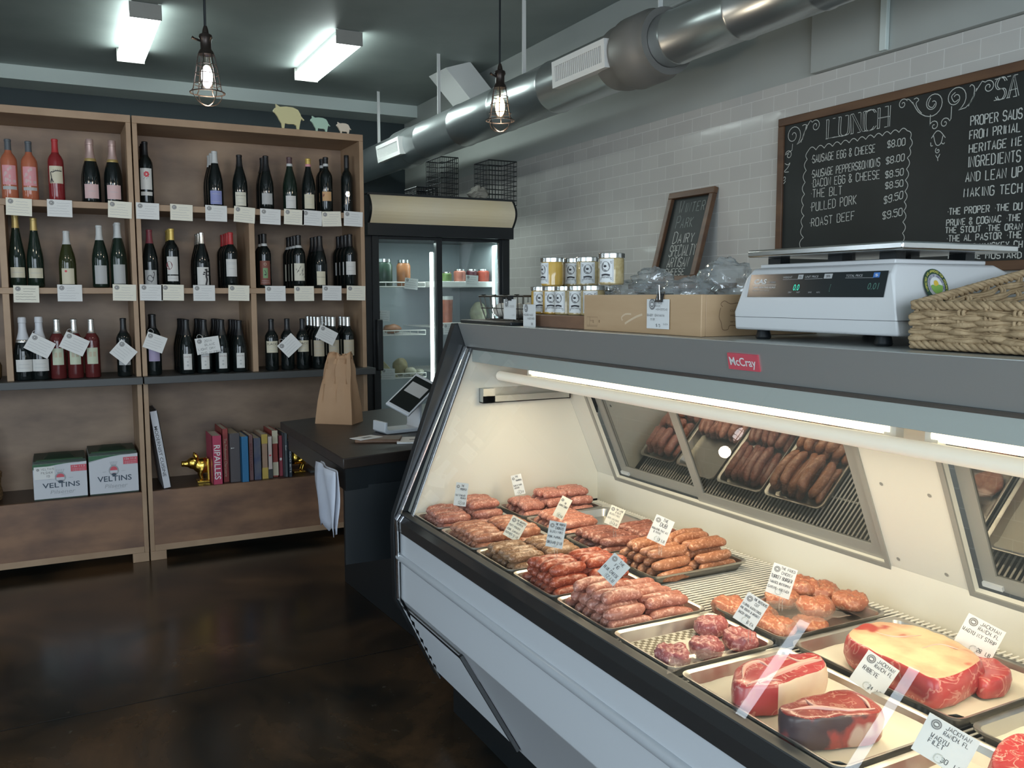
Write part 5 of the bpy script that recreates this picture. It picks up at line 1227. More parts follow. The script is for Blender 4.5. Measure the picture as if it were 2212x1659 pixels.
def plain_liner(t, a, b):
    m = MB('butcher'); N = 14; vs = [(-a+.012+(2*a-.024)*i/N, -b+.012+(2*b-.024)*j/N, .0035+.001*math.sin(i*1.3+j)+(.016*max(0, 1-j/1.2) if i < 2 else 0)+(.010 if i in (0, N) else 0)) for j in range(N+1) for i in range(N+1)]
    m.add(vs, [(j*(N+1)+i, j*(N+1)+i+1, (j+1)*(N+1)+i+1, (j+1)*(N+1)+i) for j in range(N) for i in range(N)]); m.build('paper_liner', t)
M['check'] = mat('grey_check_print', (.20, .17, .12), .6)
def check_liner(t, a, b):
    m = MB('butcher'); fr = plane((0, 0, .0035), (1, 0, 0), (0, 1, 0)); m.patch(fr, -a+.014, -b+.014, a-.014, b-.014, 0); m.use('check'); c = .0085
    nx, ny = int((2*a-.03)/c), int((2*b-.03)/c)
    for i in range(nx):
        for j in range(ny):
            if (i+j) % 2 and (j > ny-5 or i < 6 or (i < 9 and j < 4)): m.patch(fr, -a+.015+i*c, -b+.015+j*c, -a+.015+(i+1)*c, -b+.015+(j+1)*c, .0004)
    m.build('checked_paper', t)
FXa, FXb, RXa, RXb = .937, 1.184, 1.212, 1.502
T = {}
for k, xa, xb, ya_, yb_, lb, ln in (
  ('F1', FXa, FXb, 2.20, 2.42, 'metal tray under the front pile at far end wall', None), ('R1', RXa, RXb, 2.205, 2.425, 'metal tray under the pale pink pile in the far rear corner', None),
  ('F2', FXa, FXb, 1.975, 2.19, 'metal tray of brownish pink sausages, second from far end by the glass', None), ('R2', RXa, RXb, 1.985, 2.195, 'half empty metal tray, second from far end along the rear', None),
  ('F3', FXa, FXb, 1.775, 1.965, 'metal tray of grey brown sausages by the glass', None), ('R3', RXa, RXb, 1.79, 1.975, 'metal tray of dark sausages along the rear', None),
  ('F4', FXa, FXb, 1.575, 1.765, 'metal tray of brick red sausages by the glass', None), ('R4', RXa, RXb, 1.575, 1.78, 'metal tray of neatly rowed sausages next to the bare rack', None),
  ('F5', FXa, FXb+.006, 1.362, 1.566, 'metal tray of speckled pink sausages by the glass', None), ('F6', FXa, FXb, 1.162, 1.352, 'metal tray with checkered paper and four patties', check_liner),
  ('R6', 1.178, 1.462, 1.175, 1.372, 'metal tray of orange brown burgers along the rear', None), ('F7', FXa, 1.152, .80, 1.148, 'metal tray with two thick ribeye steaks on white paper', plain_liner),
  ('R7', 1.158, 1.47, .815, 1.16, 'metal tray with the long strip loin on white paper', plain_liner), ('F8', FXa, 1.152, .45, .788, 'metal tray cut by the lower right corner of the picture', plain_liner),
  ('R8', 1.158, 1.47, .46, .80, 'metal tray with the fillet piece at right picture edge', plain_liner)):
    if xa > 1.1: xb = RXb; xa = max(xa, RXa-.004)
    elif xb < 1.18: xb = FXb
    ya_, yb_ = ya_*1.028, min(yb_*1.028, 2.452)
    T[k] = (xa, xb, ya_, yb_); tray(xa, xb, ya_, yb_, lb, ln)
# ------------------------------------------------------------------ sausages
def sausage_mesh(seed, Ln, r):
    rnd = random.Random(seed); m = MB('saus0'); N, S_ = 22, 14; bend = rnd.uniform(-.012, .012); vs = []
    for i in range(N+1):
        s = i/N*2-1; e = max(0., 1-abs(s)**7); rr = r*(e**.55)*(1-.10*s*s)*(1+.05*math.sin(s*7+seed)) if 0 < i < N else r*.12
        x = s*Ln/2; yb2 = bend*(1-s*s); zb2 = -.002*s*s
        for k in range(S_):
            q = 2*math.pi*k/S_; p = Vector((x, yb2+rr*math.cos(q), zb2+rr*math.sin(q)))
            d = noise.noise(p*70+Vector((seed*3, 0, 0)))*.0013
            vs.append(p+Vector((0, math.cos(q), math.sin(q)))*d)
    fs = [(i*S_+k, i*S_+(k+1) % S_, (i+1)*S_+(k+1) % S_, (i+1)*S_+k) for i in range(N) for k in range(S_)]+[tuple(range(S_))[::-1], tuple(range(N*S_, (N+1)*S_))]
    m.add(vs, fs); o = m.build('sausage', None, None, smooth_=80); return o
def meat(n, c, c2, fat=(.72, .50, .42), ft=.56, sc=190, rough=.36):
    M[n] = mat(n, c, rough, col2=c2, nscale=75, fleck=(fat, sc, ft), bump=.5, bscale=170, rnd=True, spec=.5, coat=.25, coat_rough=.2)
meat('saus0', (.5, .24, .19), (.42, .17, .13))
SK = {'pale': ((0.528, 0.229, 0.176), (0.440, 0.158, 0.119)), 'proper': ((0.440, 0.176, 0.128), (0.343, 0.114, 0.079)), 'brown': ((0.414, 0.172, 0.101), (0.299, 0.106, 0.062)), 'walnut': ((0.299, 0.163, 0.088), (0.194, 0.097, 0.048)),
      'curry': ((0.510, 0.220, 0.158), (0.422, 0.150, 0.101)), 'lamb': ((0.326, 0.123, 0.088), (0.220, 0.070, 0.048)), 'chorizo': ((0.378, 0.079, 0.035), (0.264, 0.040, 0.018)), 'dub': ((0.458, 0.207, 0.114), (0.352, 0.132, 0.066)), 'fig': ((0.466, 0.198, 0.145), (0.370, 0.123, 0.088))}
for k, (c, c2) in SK.items(): meat('saus_'+k, c, c2, fat=tuple(min(.80, q*1.22+.09) for q in c))
protoS = [sausage_mesh(i, .100, .0134) for i in range(6)]
used = [False]*6
def sausage(x, y, z, yaw, k, sc_, label, group, tilt=0.):
    i = random.randrange(6)
    if used[i]: o = protoS[i].copy(); C.objects.link(o)
    else: o = protoS[i]; used[i] = True
    o.location = (x, y, z); o.rotation_euler = (0, tilt, yaw+(math.pi if random.random() < .5 else 0)); o.scale = sc_
    s = o.material_slots[0]; s.link = 'OBJECT'; s.material = M['saus_'+k]
    return tag(o, label, 'sausage', group)
def pile(tk, kind, layers, label, group, cols=2, x_lo=0., x_hi=1., y_lo=0., y_hi=1., r=.0134, yaw0=-4, seed=1):
    """rows of links lying across the tray, heaped in layers (links per layer shrink)"""
    random.seed(seed); xa, xb, ya_, yb_ = T[tk]; xa += .018; xb -= .018; ya_ += .014; yb_ -= .014
    xa, xb = xa+(xb-xa)*x_lo, xa+(xb-xa)*x_hi; ya_, yb_ = ya_+(yb_-ya_)*y_lo, ya_+(yb_-ya_)*y_hi
    cw = (xb-xa)/cols; sx = (cw-.003)/.1; n0 = max(2, int((yb_-ya_)/(2*r*1.0)))
    for ly in range(layers if isinstance(layers, int) else max(layers)):
        for c in range(cols):
            if not isinstance(layers, int) and ly >= layers[c]: continue
            n = n0-ly
            for i in range(n):
                y = (ya_+yb_)/2+(i-(n-1)/2)*(yb_-ya_-2*r)/max(n0-1, 1)
                x = xa+cw*(c+.5)+random.uniform(-.005, .005)
                sausage(x, y+random.uniform(-.001, .001), TZ+.0034+r+ly*r*1.72+random.uniform(-.001, .0012), R(yaw0+random.uniform(-5, 5)), kind, (sx*random.uniform(.93, 1.03), random.uniform(.96, 1.06), random.uniform(.96, 1.05)), label, group)
pile('F1', 'proper', [2, 3], 'rosy brown sausage in the front pile against the far end wall', 'far front sausages', seed=2)
pile('R1', 'pale', [2, 3, 3], 'pale pink sausage in the heap at the far rear corner', 'far rear sausages', cols=3, seed=3, r=.0140)
pile('F2', 'brown', [2, 2], 'brownish pink sausage by the glass, behind the walnut brown ones', 'brownish pink sausages', seed=4)
pile('R2', 'curry', 2, 'pale pink sausage in the half empty rear tray', 'half empty tray sausages', cols=1, x_hi=.5, seed=5)
pile('F3', 'walnut', [2, 2], 'walnut brown sausage in the tray behind the brick red ones', 'walnut brown sausages', seed=6)
pile('R3', 'lamb', 2, 'dark mauve brown sausage in the rear tray beyond the neat rows', 'dark rear sausages', seed=7)
pile('F4', 'chorizo', [3, 3], 'brick red sausage in the tray by the glass', 'brick red sausages', seed=8)
pile('R4', 'dub', [3, 3], 'orange tan sausage in the neat rows beside the bare rack', 'neatly rowed sausages', seed=9, yaw0=2)
pile('F5', 'fig', [3, 2], 'speckled pink sausage with dark fruit bits, nearest the glass', 'speckled pink sausages', seed=10)

# ------------------------------------------------------------------ patties
meat('patty_p', (.42, .125, .125), (.31, .075, .085), fat=(.60, .30, .29), ft=.55, sc=160)
meat('patty_o', (.50, .20, .125), (.40, .13, .075), fat=(.62, .32, .20), ft=.56, sc=170)
def patty(px, py, z, rx, h, m, label, group, seed):
    p = at(px, py, 'z', z+h*.6); mb = MB(m); rnd = random.Random(seed); prof = [(0, 0), (.7, .0), (.88, .07), (.96, .2), (1.0, .36), (1., .5), (.97, .66), (.90, .82), (.80, .93), (.65, .985), (.5, 1.), (.35, 1.), (.22, .99), (.1, .99), (0, .985)]; S_ = 44; vs = []
    for r_, zz in prof:
        for k in range(S_):
            q = 2*math.pi*k/S_; v = Vector((r_*rx*math.cos(q), r_*rx*math.sin(q), zz*h)); d = noise.noise(v*50+Vector((seed*5, 1, 0)))*.0035+noise.noise(v*150+Vector((0, seed*3, 0)))*.0030+noise.noise(v*330+Vector((0, 0, seed)))*.0018
            vs.append(v*(1+d/max(rx, .01))+Vector((0, 0, d*.4)))
    mb.add(vs, [(i*S_+k, i*S_+(k+1) % S_, (i+1)*S_+(k+1) % S_, (i+1)*S_+k) for i in range(len(prof)-1) for k in range(S_)])
    o = mb.build('burger_patty', None, (0, 0, 0), smooth_=80); o.location = (p.x, p.y, z); o.rotation_euler.z = rnd.uniform(0, 6)
    return tag(o, label, 'burger patty', group)
for i, (px, py, lb) in enumerate(((1535, 1348, 'purplish raw patty farthest back on the checkered paper'), (1600, 1378, 'raw beef patty at right on the checkered paper'), (1526, 1394, 'raw beef patty in the middle of the checkered paper four'), (1454, 1413, 'dark red raw patty nearest the glass on checkered paper'))):
    patty(px, py, TZ+.0065, .033, .031, 'patty_p', lb, 'patties on checkered paper', i+1)
for i, (px, py, lz, lb) in enumerate(((1576, 1307, 0, 'orange burger patty at left end of its tray'), (1690, 1290, .0, 'orange burger patty under the larger price tag'), (1732, 1262, .012, 'burger patty farthest back, right of the larger price tag'), (1775, 1272, .004, 'brown burger patty at the rear rim of the tray'),
                             (1762, 1306, .012, 'pinkish orange burger patty with a streak of light over it'), (1836, 1294, .006, 'brown burger patty at the right end of its tray'), (1678, 1350, 0, 'orange burger patty nearest the viewer in its tray'), (1750, 1345, .0, 'flat pale burger patty half covered by plastic film'), (1640, 1322, 0, 'burger patty behind the smaller price tag'))):
    patty(px, py, TZ+.0048+lz, .038 if i != 7 else .036, .031 if i != 7 else .018, 'patty_o', lb, 'orange brown burger patties', i+11)
M['film'] = glassmat('cling_film', (.97, .96, .95), base=.06, mul=1.2, rough=.12, haze=.10, hazecol=(.85, .75, .7))
def film(pts, z, label):
    q = [at(px, py, 'z', z) for px, py in pts]; mb = MB('film'); N = 10; vs = []
    for j in range(N+1):
        for i in range(N+1):
            u, v = i/N, j/N; p = (q[0]*(1-u)+q[1]*u)*(1-v)+(q[3]*(1-u)+q[2]*u)*v; vs.append(p+Vector((0, 0, noise.noise(p*40)*.008+noise.noise(p*110)*.003)))
    mb.add(vs, [(j*(N+1)+i, j*(N+1)+i+1, (j+1)*(N+1)+i+1, (j+1)*(N+1)+i) for j in range(N) for i in range(N)]); tag(mb.build('plastic_film', None, q[0], smooth_=60), label, 'plastic film')
film([(1640, 1300), (1740, 1290), (1840, 1330), (1700, 1355)], TZ+.034, 'crumpled clear film over the middle of the orange burger tray')
film([(1450, 1400), (1560, 1405), (1600, 1400), (1440, 1455)], TZ+.030, 'crumpled clear film over the nearest patties on checkered paper')

# ------------------------------------------------------------------ steaks and roasts
def marbled(n, c, fat, c2, sc=26, width=.03, dist=1.2, rough=.3):
    m = bpy.data.materials.new(n); m.use_nodes = True; nt = m.node_tree; Lk = nt.links; b = nt.nodes['Principled BSDF']
    tc = nt.nodes.new('ShaderNodeTexCoord'); a = nt.nodes.new('ShaderNodeTexNoise'); a.inputs['Scale'].default_value = sc; a.inputs['Detail'].default_value = 3; a.inputs['Distortion'].default_value = dist
    Lk.new(tc.outputs['Object'], a.inputs['Vector'])
    s = nt.nodes.new('ShaderNodeMath'); s.operation = 'SUBTRACT'; s.inputs[1].default_value = .5; ab = nt.nodes.new('ShaderNodeMath'); ab.operation = 'ABSOLUTE'
    Lk.new(a.outputs['Fac'], s.inputs[0]); Lk.new(s.outputs[0], ab.inputs[0])
    mr = nt.nodes.new('ShaderNodeMapRange'); mr.inputs[1].default_value = width*.3; mr.inputs[2].default_value = width; mr.inputs[3].default_value = .85; mr.inputs[4].default_value = 0
    Lk.new(ab.outputs[0], mr.inputs[0])
    n2 = nt.nodes.new('ShaderNodeTexNoise'); n2.inputs['Scale'].default_value = 11; Lk.new(tc.outputs['Object'], n2.inputs['Vector'])
    m2 = nt.nodes.new('ShaderNodeMapRange'); m2.inputs[1].default_value = .38; m2.inputs[2].default_value = .62; Lk.new(n2.outputs['Fac'], m2.inputs[0])
    x = nt.nodes.new('ShaderNodeMix'); x.data_type = 'RGBA'; x.inputs[6].default_value = (*c, 1); x.inputs[7].default_value = (*c2, 1); Lk.new(m2.outputs[0], x.inputs[0])
    y = nt.nodes.new('ShaderNodeMix'); y.data_type = 'RGBA'; y.inputs[7].default_value = (*fat, 1); Lk.new(x.outputs[2], y.inputs[6]); Lk.new(mr.outputs[0], y.inputs[0]); Lk.new(y.outputs[2], b.inputs['Base Color'])
    b.inputs['Roughness'].default_value = rough; b.inputs['Coat Weight'].default_value = .2; b.inputs['Coat Roughness'].default_value = .15
    bp = nt.nodes.new('ShaderNodeBump'); bp.inputs['Strength'].default_value = .25; bp.inputs['Distance'].default_value = .002; Lk.new(a.outputs['Fac'], bp.inputs['Height']); Lk.new(bp.outputs[0], b.inputs['Normal'])
    M[n] = m
marbled('steak_red', (.40, .035, .045), (.66, .40, .34), (.50, .07, .075), 30, .022)
marbled('steak_dark', (.27, .035, .035), (.55, .26, .20), (.38, .06, .05), 34, .02)
marbled('steak_side', (.46, .07, .07), (.60, .26, .22), (.36, .04, .05), 20, .03)
M['crust'] = mat('dry_aged_crust', (.075, .05, .055), .4, col2=(.33, .07, .06), nscale=15, nlo=.46, nhi=.54, fleck=((.55, .38, .30), 17, .56), bump=.3, bscale=50, coat=.2)
M['fat'] = mat('cream_fat', (.74, .62, .48), .4, col2=(.68, .50, .40), nscale=18, bump=.2, bscale=40)
M['fat_y'] = mat('yellow_fat_cap', (.70, .55, .34), .42, col2=(.58, .36, .23), nscale=14, nlo=.42, nhi=.62, fleck=((.40, .06, .05), 13, .63), bump=.5, bscale=34)
M['fat_p'] = mat('pink_fat_seam', (.70, .42, .36), .4)
def slab(name, outline, zt, zb, side, top, label, cat, seam=(), bulge=1.03, seed=0, lift=0.):
    """thick cut of meat: outline = list of (px, py) on the plane z = zt"""
    P = [at(px, py, 'z', zt) for px, py in outline]; P = [(p.x, p.y) for p in P]
    ring0 = []
    n = len(P)
    for i in range(n):
        a, b, c, d = P[i-1], P[i], P[(i+1) % n], P[(i+2) % n]
        for k in range(6):
            t_ = k/6; ring0.append(tuple(.5*(2*b[j]+(c[j]-a[j])*t_+(2*a[j]-5*b[j]+4*c[j]-d[j])*t_*t_+(3*b[j]-a[j]-3*c[j]+d[j])*t_**3) for j in (0, 1)))
    cx_ = sum(p[0] for p in ring0)/len(ring0); cy_ = sum(p[1] for p in ring0)/len(ring0); N = len(ring0); vs = []; mb = MB('fat')
    O_ = Vector((cx_, cy_, zb))
    def wob(v, a): return noise.noise(v*45+Vector((seed*7, 0, 0)))*a
    lv = [(.97, 0), (1.01, .10), (bulge, .35), (bulge, .65), (1.0, .90), (.975, .975), (.93, 1.), (.75, 1.005), (.5, 1.01), (.25, 1.01)]
    for s, f in lv:
        for p in ring0:
            v = Vector((cx_+(p[0]-cx_)*s, cy_+(p[1]-cy_)*s, zb+(zt-zb)*f)); d = wob(v, .0045 if f < .97 else .003)
            k = Vector((p[0]-cx_, p[1]-cy_, 0)).normalized(); vs.append(v+k*d*(1 if f < .97 else .2)+Vector((0, 0, d*(1. if f > .9 else 0)+lift*max(0, (p[0]-cx_)*s)*f)))
    vs.append(Vector((cx_, cy_, zb+(zt-zb)*1.01)))
    b0 = len(mb.v); mb.v += [tuple(v) for v in vs]
    for i in range(len(lv)-1):
        for k in range(N):
            mb.use((side(k/N) if callable(side) else side) if i < 5 else top); mb.f.append([b0+q for q in (i*N+k, i*N+(k+1) % N, (i+1)*N+(k+1) % N, (i+1)*N+k)]); mb.m.append(mb.mi)
    mb.use(top)
    for k in range(N): mb.f.append([b0+(len(lv)-1)*N+k, b0+(len(lv)-1)*N+(k+1) % N, b0+len(vs)-1]); mb.m.append(mb.mi)
    mb.use('fat'); mb.f.append([b0+k for k in range(N)][::-1]); mb.m.append(mb.mi)
    t = thing(name, label, cat, O_); mb.build('meat_body', t, O_, smooth_=60)
    if seam:
        g = MB('fat_p')
        for pts, wd in seam:
            pp = [at(px, py, 'z', zt+.001) for px, py in pts]; sm_ = smooth([(p.x, p.y) for p in pp], 5)
            g.tube([(x, y, zb+(zt-zb)*1.008+lift*max(0, x-cx_)+.0002) for x, y in sm_], [wd*max(.25, math.sin(math.pi*(i+.6)/(len(sm_)+.2))) for i in range(len(sm_))], 8)
        o = g.build('fat_seams', t, O_); o.scale.z = 1
    return t
zt1 = TZ+.058
slab('ribeye_steak', [(1585, 1470), (1592, 1440), (1640, 1420), (1700, 1413), (1755, 1409), (1782, 1424), (1780, 1442), (1735, 1458), (1690, 1477), (1640, 1482), (1605, 1482)], zt1, TZ+.0075,
     lambda f: 'fat' if .33 < f < .74 else ('steak_side' if f >= .74 else 'steak_red'), 'steak_red', 'bright red ribeye steak with thick cream fat, left of the two', 'steak',
     [([(1605, 1465), (1610, 1440), (1640, 1430), (1660, 1440)], .0045), ([(1640, 1475), (1680, 1455), (1740, 1432), (1775, 1425)], .006), ([(1700, 1418), (1730, 1430), (1765, 1418)], .004), ([(1615, 1478), (1650, 1468), (1690, 1470)], .003)], seed=1)
slab('ribeye_steak', [(1683, 1526), (1715, 1512), (1760, 1500), (1825, 1485), (1870, 1502), (1906, 1526), (1890, 1540), (1830, 1546), (1750, 1552), (1700, 1545)], zt1, TZ+.0075,
     lambda f: 'crust', 'steak_dark', 'dark aged ribeye steak with blackish crust, right of the two', 'steak',
     [([(1700, 1535), (1760, 1528), (1830, 1535), (1890, 1530)], .004), ([(1740, 1510), (1760, 1525), (1800, 1532)], .003), ([(1850, 1500), (1870, 1515), (1880, 1530)], .003)], seed=2)
zt2 = TZ+.062
slab('strip_loin', [(1832, 1372), (1850, 1352), (1890, 1341), (1960, 1346), (2030, 1366), (2090, 1398), (2120, 1424), (2090, 1446), (2050, 1462), (2010, 1462), (1940, 1430), (1880, 1402)], zt2, TZ+.0075,
     'steak_side', 'fat_y', 'long red strip loin with yellow fat cap on white paper', 'roast', [([(1880, 1362), (1930, 1375), (1990, 1372)], .002), ([(1990, 1400), (2030, 1392), (2070, 1402)], .002)], seed=3, bulge=1.05)
slab('strip_loin_end', [(2106, 1412), (2130, 1414), (2166, 1432), (2184, 1450), (2158, 1468), (2122, 1468), (2104, 1448)], TZ+.040, TZ+.0075, 'steak_side', 'steak_side', 'smaller red meat piece at the right end of the strip loin', 'roast', seed=4, bulge=1.06)
slab('beef_fillet', [(2140, 1640), (2168, 1594), (2215, 1580), (2270, 1592), (2305, 1640), (2280, 1685), (2215, 1702), (2160, 1685)], TZ+.055, TZ+.0075, 'steak_side', 'steak_red', 'round pink red fillet piece cut by the right picture edge', 'roast', seed=5, bulge=1.08)

# ------------------------------------------------------------------ handwritten tags stuck in the meat
M['pin'] = glassmat('clear_plastic_pick', (.95, .96, .95), base=.08, haze=.12)
def meat_tag(px, py, Y, wp, hp, roll, lines, label, m='paper', size=.12, zlow=None):
    c = at(px, py, 'y', Y); dist = (c-EYE).dot(_f); w_, h_ = wp*dist/FPX, hp*dist/FPX
    back = Vector((0, 0, 1))*.18; vdir = (EYE-c).normalized(); nn_ = Vector((vdir.x, vdir.y, vdir.z*.55)).normalized(); ex = Vector((0, 0, 1)).cross(nn_).normalized(); ey = nn_.cross(ex)
    q = R(-roll); e1 = ex*math.cos(q)+ey*math.sin(q); e2 = -ex*math.sin(q)+ey*math.cos(q); fr = plane(c, e1, e2)
    t = thing('meat_price_tag', label, 'price tag', c, 0, 'handwritten tags standing in the meat trays')
    k = MB(m).obox(c-nn_*.0006, e1, e2, nn_, w_, h_, .0012); k.use('ink_s'); r_ = min(w_*.13, h_*.12)
    k.disc(fr, -w_*.30, h_*.33, r_, d=.0004, seg=20); k.use(m); k.disc(fr, -w_*.30, h_*.33, r_*.74, d=.0007, inner=.88, seg=20); k.disc(fr, -w_*.30, h_*.33, r_*.42, r_*.28, d=.0007, seg=10)
    k.use('ink')
    for tx, u, v, hh, wd in lines: k.text(fr, tx, w_*u, h_*v, h_*hh, wd=h_*hh*.13, width=w_*wd, jit=.025, d=.0004)
    k.build('tag_card', t, c)
    p = MB('pin'); zl = zlow or max(c.z-h_*.5-.03, TZ+.012); b0 = c-ey*(h_*.36)-nn_*.001
    p.tube([fr(.006*math.cos(2*math.pi*i/14), -h_*.36+.006*math.sin(2*math.pi*i/14), .0012) for i in range(14)], .0009, 5, closed=True)
    for s in (-.003, .003): p.tube([b0+e1*s+nn_*.001, Vector((b0.x, b0.y, zl))+ex*s], .0009, 5)
    p.build('clear_pick', t, c)
meat_tag(996, 1068, 2.34, 27, 50, 8, [('THE', -.05, .33, .09, .25), ('PROPER', -.1, .18, .09, .5), ('SALT & BLACK', -.42, -.08, .08, .8), ('PEPPER', .0, -.2, .08, .42), ('12 LB', -.1, -.42, .1, .5)], 'bluish price tag in the far front sausage pile by the chrome trim', 'paper_b')
meat_tag(1119, 1047, 2.32, 23, 44, -13, [('THE', -.1, .36, .09, .3), ('TRADITIONAL', -.12, .18, .08, .58), ('GARLIC PARM', -.42, -.06, .08, .8), ('AND WINE', -.4, -.18, .08, .5), ('12 LB', -.1, -.42, .1, .5)], 'white price tag leaning left in the far rear pale heap', 'paper')
meat_tag(1215, 1097, 2.06, 24, 48, 27, [('THE', -.02, .2, .08, .2), ('JAMMIN CURRY', -.42, .04, .09, .85), ('12 LB', -.1, -.42, .1, .5)], 'ivory price tag tilted right in the half empty rear tray', 'paper_c')
meat_tag(1113, 1142, 1.985, 36, 47, 29, [('THE WRAPPED', -.14, .34, .09, .6), ('PEPPER', -.06, .20, .1, .42), ('PUTT POWDER', -.44, .02, .09, .75), ('PORK, CARAWAY', -.44, -.18, .09, .85), ('NUTMEG 12 LB', -.44, -.36, .1, .85)], 'ivory price tag tilted right over the walnut brown sausages', 'paper_c')
meat_tag(1201, 1155, 1.72, 37, 56, 10, [('THE PROPER', -.12, .36, .09, .58), ('CHORIZO', -.1, .21, .1, .5), ('GLUTEN FREE', -.38, .06, .085, .78), ('PORK, PAPRIKA', -.44, -.14, .085, .8), ('OREGANO 12 LB', -.44, -.36, .1, .88)], 'bluish price tag standing over the brick red sausages', 'paper_b')
meat_tag(1328, 1116, 1.90, 32, 42, 23, [('THE LAMB', -.1, .33, .1, .5), ('& DATE', -.06, .18, .1, .4), ('GLUTEN FREE', -.4, .03, .09, .75), ('NUTS AND CHIVE', -.44, -.2, .085, .85), ('14 LB', -.1, -.42, .12, .5)], 'ivory price tag tilted right over the dark rear sausages', 'paper_c')
meat_tag(1427, 1145, 1.66, 42, 56, 22, [('THE', -.05, .34, .12, .28), ('DUB', -.12, .13, .15, .4), ('HABANERO, PALE ALE', -.45, -.06, .08, .88), ('& THYME', -.3, -.18, .08, .4), ('13 LB', .02, -.42, .1, .42)], 'white price tag tilted right over the neatly rowed sausages', 'paper')
meat_tag(1326, 1230, 1.47, 46, 55, 42, [('THE', -.02, .30, .12, .3), ('FIG', -.1, .10, .13, .26), ('&', -.05, -.02, .07, .08), ('BLUE CHEESE', -.44, -.20, .12, .85), ('12 LB', -.1, -.42, .12, .5)], 'bluish diamond hung price tag over the speckled pink sausages', 'paper_b')
meat_tag(1688, 1255, 1.285, 51, 66, 15, [('THE FRIED', -.15, .36, .09, .6), ('CHICKEN', -.08, .21, .09, .46), ('TURKEY BURGER', -.46, .03, .11, .9), ('TABASCO, BUTTERMILK', -.45, -.14, .075, .88), ('CAYENNE  4.50 EACH', -.45, -.32, .08, .88)], 'larger white price tag standing among the orange brown burgers', 'paper')
meat_tag(1622, 1320, 1.215, 50, 66, 29, [('THE BUTCHERS', -.14, .36, .085, .62), ('CUT', .0, .22, .09, .2), ('FLORIDA WAGYU CHUCK,', -.45, .06, .075, .9), ('RIB, ROUND, & BRISKET', -.45, -.08, .075, .9), ('BACON GRIND', -.42, -.24, .08, .55), ('6 EA', .1, -.42, .1, .32)], 'white price tag tilted right behind the checkered paper patties', 'paper')
meat_tag(2115, 1378, .965, 78, 76, 22, [('JACKMAN', -.12, .34, .10, .55), ('RANCH, FL', -.12, .19, .10, .56), ('WAGYU N.Y STRIP', -.46, .0, .105, .9), ('· 28  LB', .0, -.38, .11, .45)], 'white price tag above the strip loin, rightmost upper one', 'paper')
meat_tag(1888, 1458, .975, 72, 78, 29, [('JACKMAN', -.12, .34, .10, .55), ('RANCH, FL', -.12, .19, .10, .56), ('RIBEYE', -.36, -.03, .12, .5), ('· 24  LB', -.05, -.40, .11, .5)], 'white price tag standing between the dark ribeye and strip loin', 'paper')
meat_tag(2042, 1610, .755, 108, 90, 22, [('JACKMAN', -.12, .34, .10, .5), ('RANCH, FL', -.12, .19, .10, .5), ('WAGYU', -.30, .0, .11, .36), ('FILET', -.30, -.14, .11, .32), ('· 30  LB', -.05, -.40, .11, .5)], 'white price tag nearest the viewer at the lower right corner', 'paper')
# ------------------------------------------------------------------ chalkboards on and against the tiled wall
def surf(o, ex, ey):
    """plane frame plus a function giving (u, v) on it for a pixel of the photograph"""
    o, ex, ey = Vector(o), Vector(ex).normalized(), Vector(ey).normalized(); n = ex.cross(ey)
    def uv(px, py):
        d = _r*((px-1106)/FPX) - _u*((py-829.5)/FPX) + _f; P = EYE+d*((o-EYE).dot(n)/d.dot(n)); return (P-o).dot(ex), (P-o).dot(ey)
    return plane(o, ex, ey), uv
BX = 3.022
c0 = at(1683, 258, 'x', BX); c1 = at(2180, 584, 'x', BX); zt, zb, yl_, yr_ = c0.z, c1.z, c0.y, .7
L = (BX, 2, zb); t = thing('menu_chalkboard', 'large black lunch menu chalkboard in brown wooden frame on tiled wall', 'chalkboard', L)
MB('board').box((BX+.004, yr_+.03, zb+.03), (BX+.02, yl_-.03, zt-.03)).build('board_surface', t, L)
g = MB('frame_w'); w_ = .036
for lo, hi in (((BX-.006, yr_, zt-w_), (BX+.026, yl_, zt)), ((BX-.006, yr_, zb), (BX+.026, yl_, zb+w_)), ((BX-.006, yl_-w_, zb+w_), (BX+.026, yl_, zt-w_)), ((BX-.006, yr_, zb+w_), (BX+.026, yr_+w_, zt-w_))): g.box(lo, hi)
g.build('wooden_frame', t, L, bev=.003)
fr, uv = surf((BX+.0035, yl_, zb), (0, -1, 0), (0, 0, 1))
K = lambda x, y: (1640+x*.30136, 100+y*.30136)
ch = MB('chalk'); random.seed(5)
def line(txt, x0, y0, x1, y1, h, wd=.0034, **k):
    u0, v0 = uv(*K(x0, y0)); u1, v1 = uv(*K(x1, y1)); _, vt = uv(*K(x0, y0-h)); v = (v0+v1)/2
    th = (v1-v0)/(u1-u0); f2 = lambda a, b, d=0.: fr(a, b+th*(a-u0), d)
    ch.text(f2, txt, u0, v0, vt-v0, wd=wd, width=u1-u0, jit=.02, d=.0006, **k)
for a in (('·SAUSAGE EGG & CHEESE', 370, 838, 838, 757, 52), ('$8.00', 920, 728, 1055, 705, 48), ('·SAUSAGE PEPPERS&ONIONS', 370, 945, 872, 855, 52), ('$8.00', 910, 845, 1050, 815, 46), ('·BACON EGG & CHEESE', 372, 1012, 872, 945, 54), ('$8.50', 905, 945, 1043, 920, 46),
          ('·THE BLT', 365, 1088, 602, 1060, 58), ('$8.50', 905, 1022, 1040, 1000, 44), ('·PULLED PORK', 360, 1185, 706, 1128, 60), ('$9.50', 895, 1130, 1040, 1085, 50), ('·ROAST BEEF', 355, 1296, 693, 1240, 56), ('$9.50', 885, 1240, 1035, 1208, 50)): line(*a)
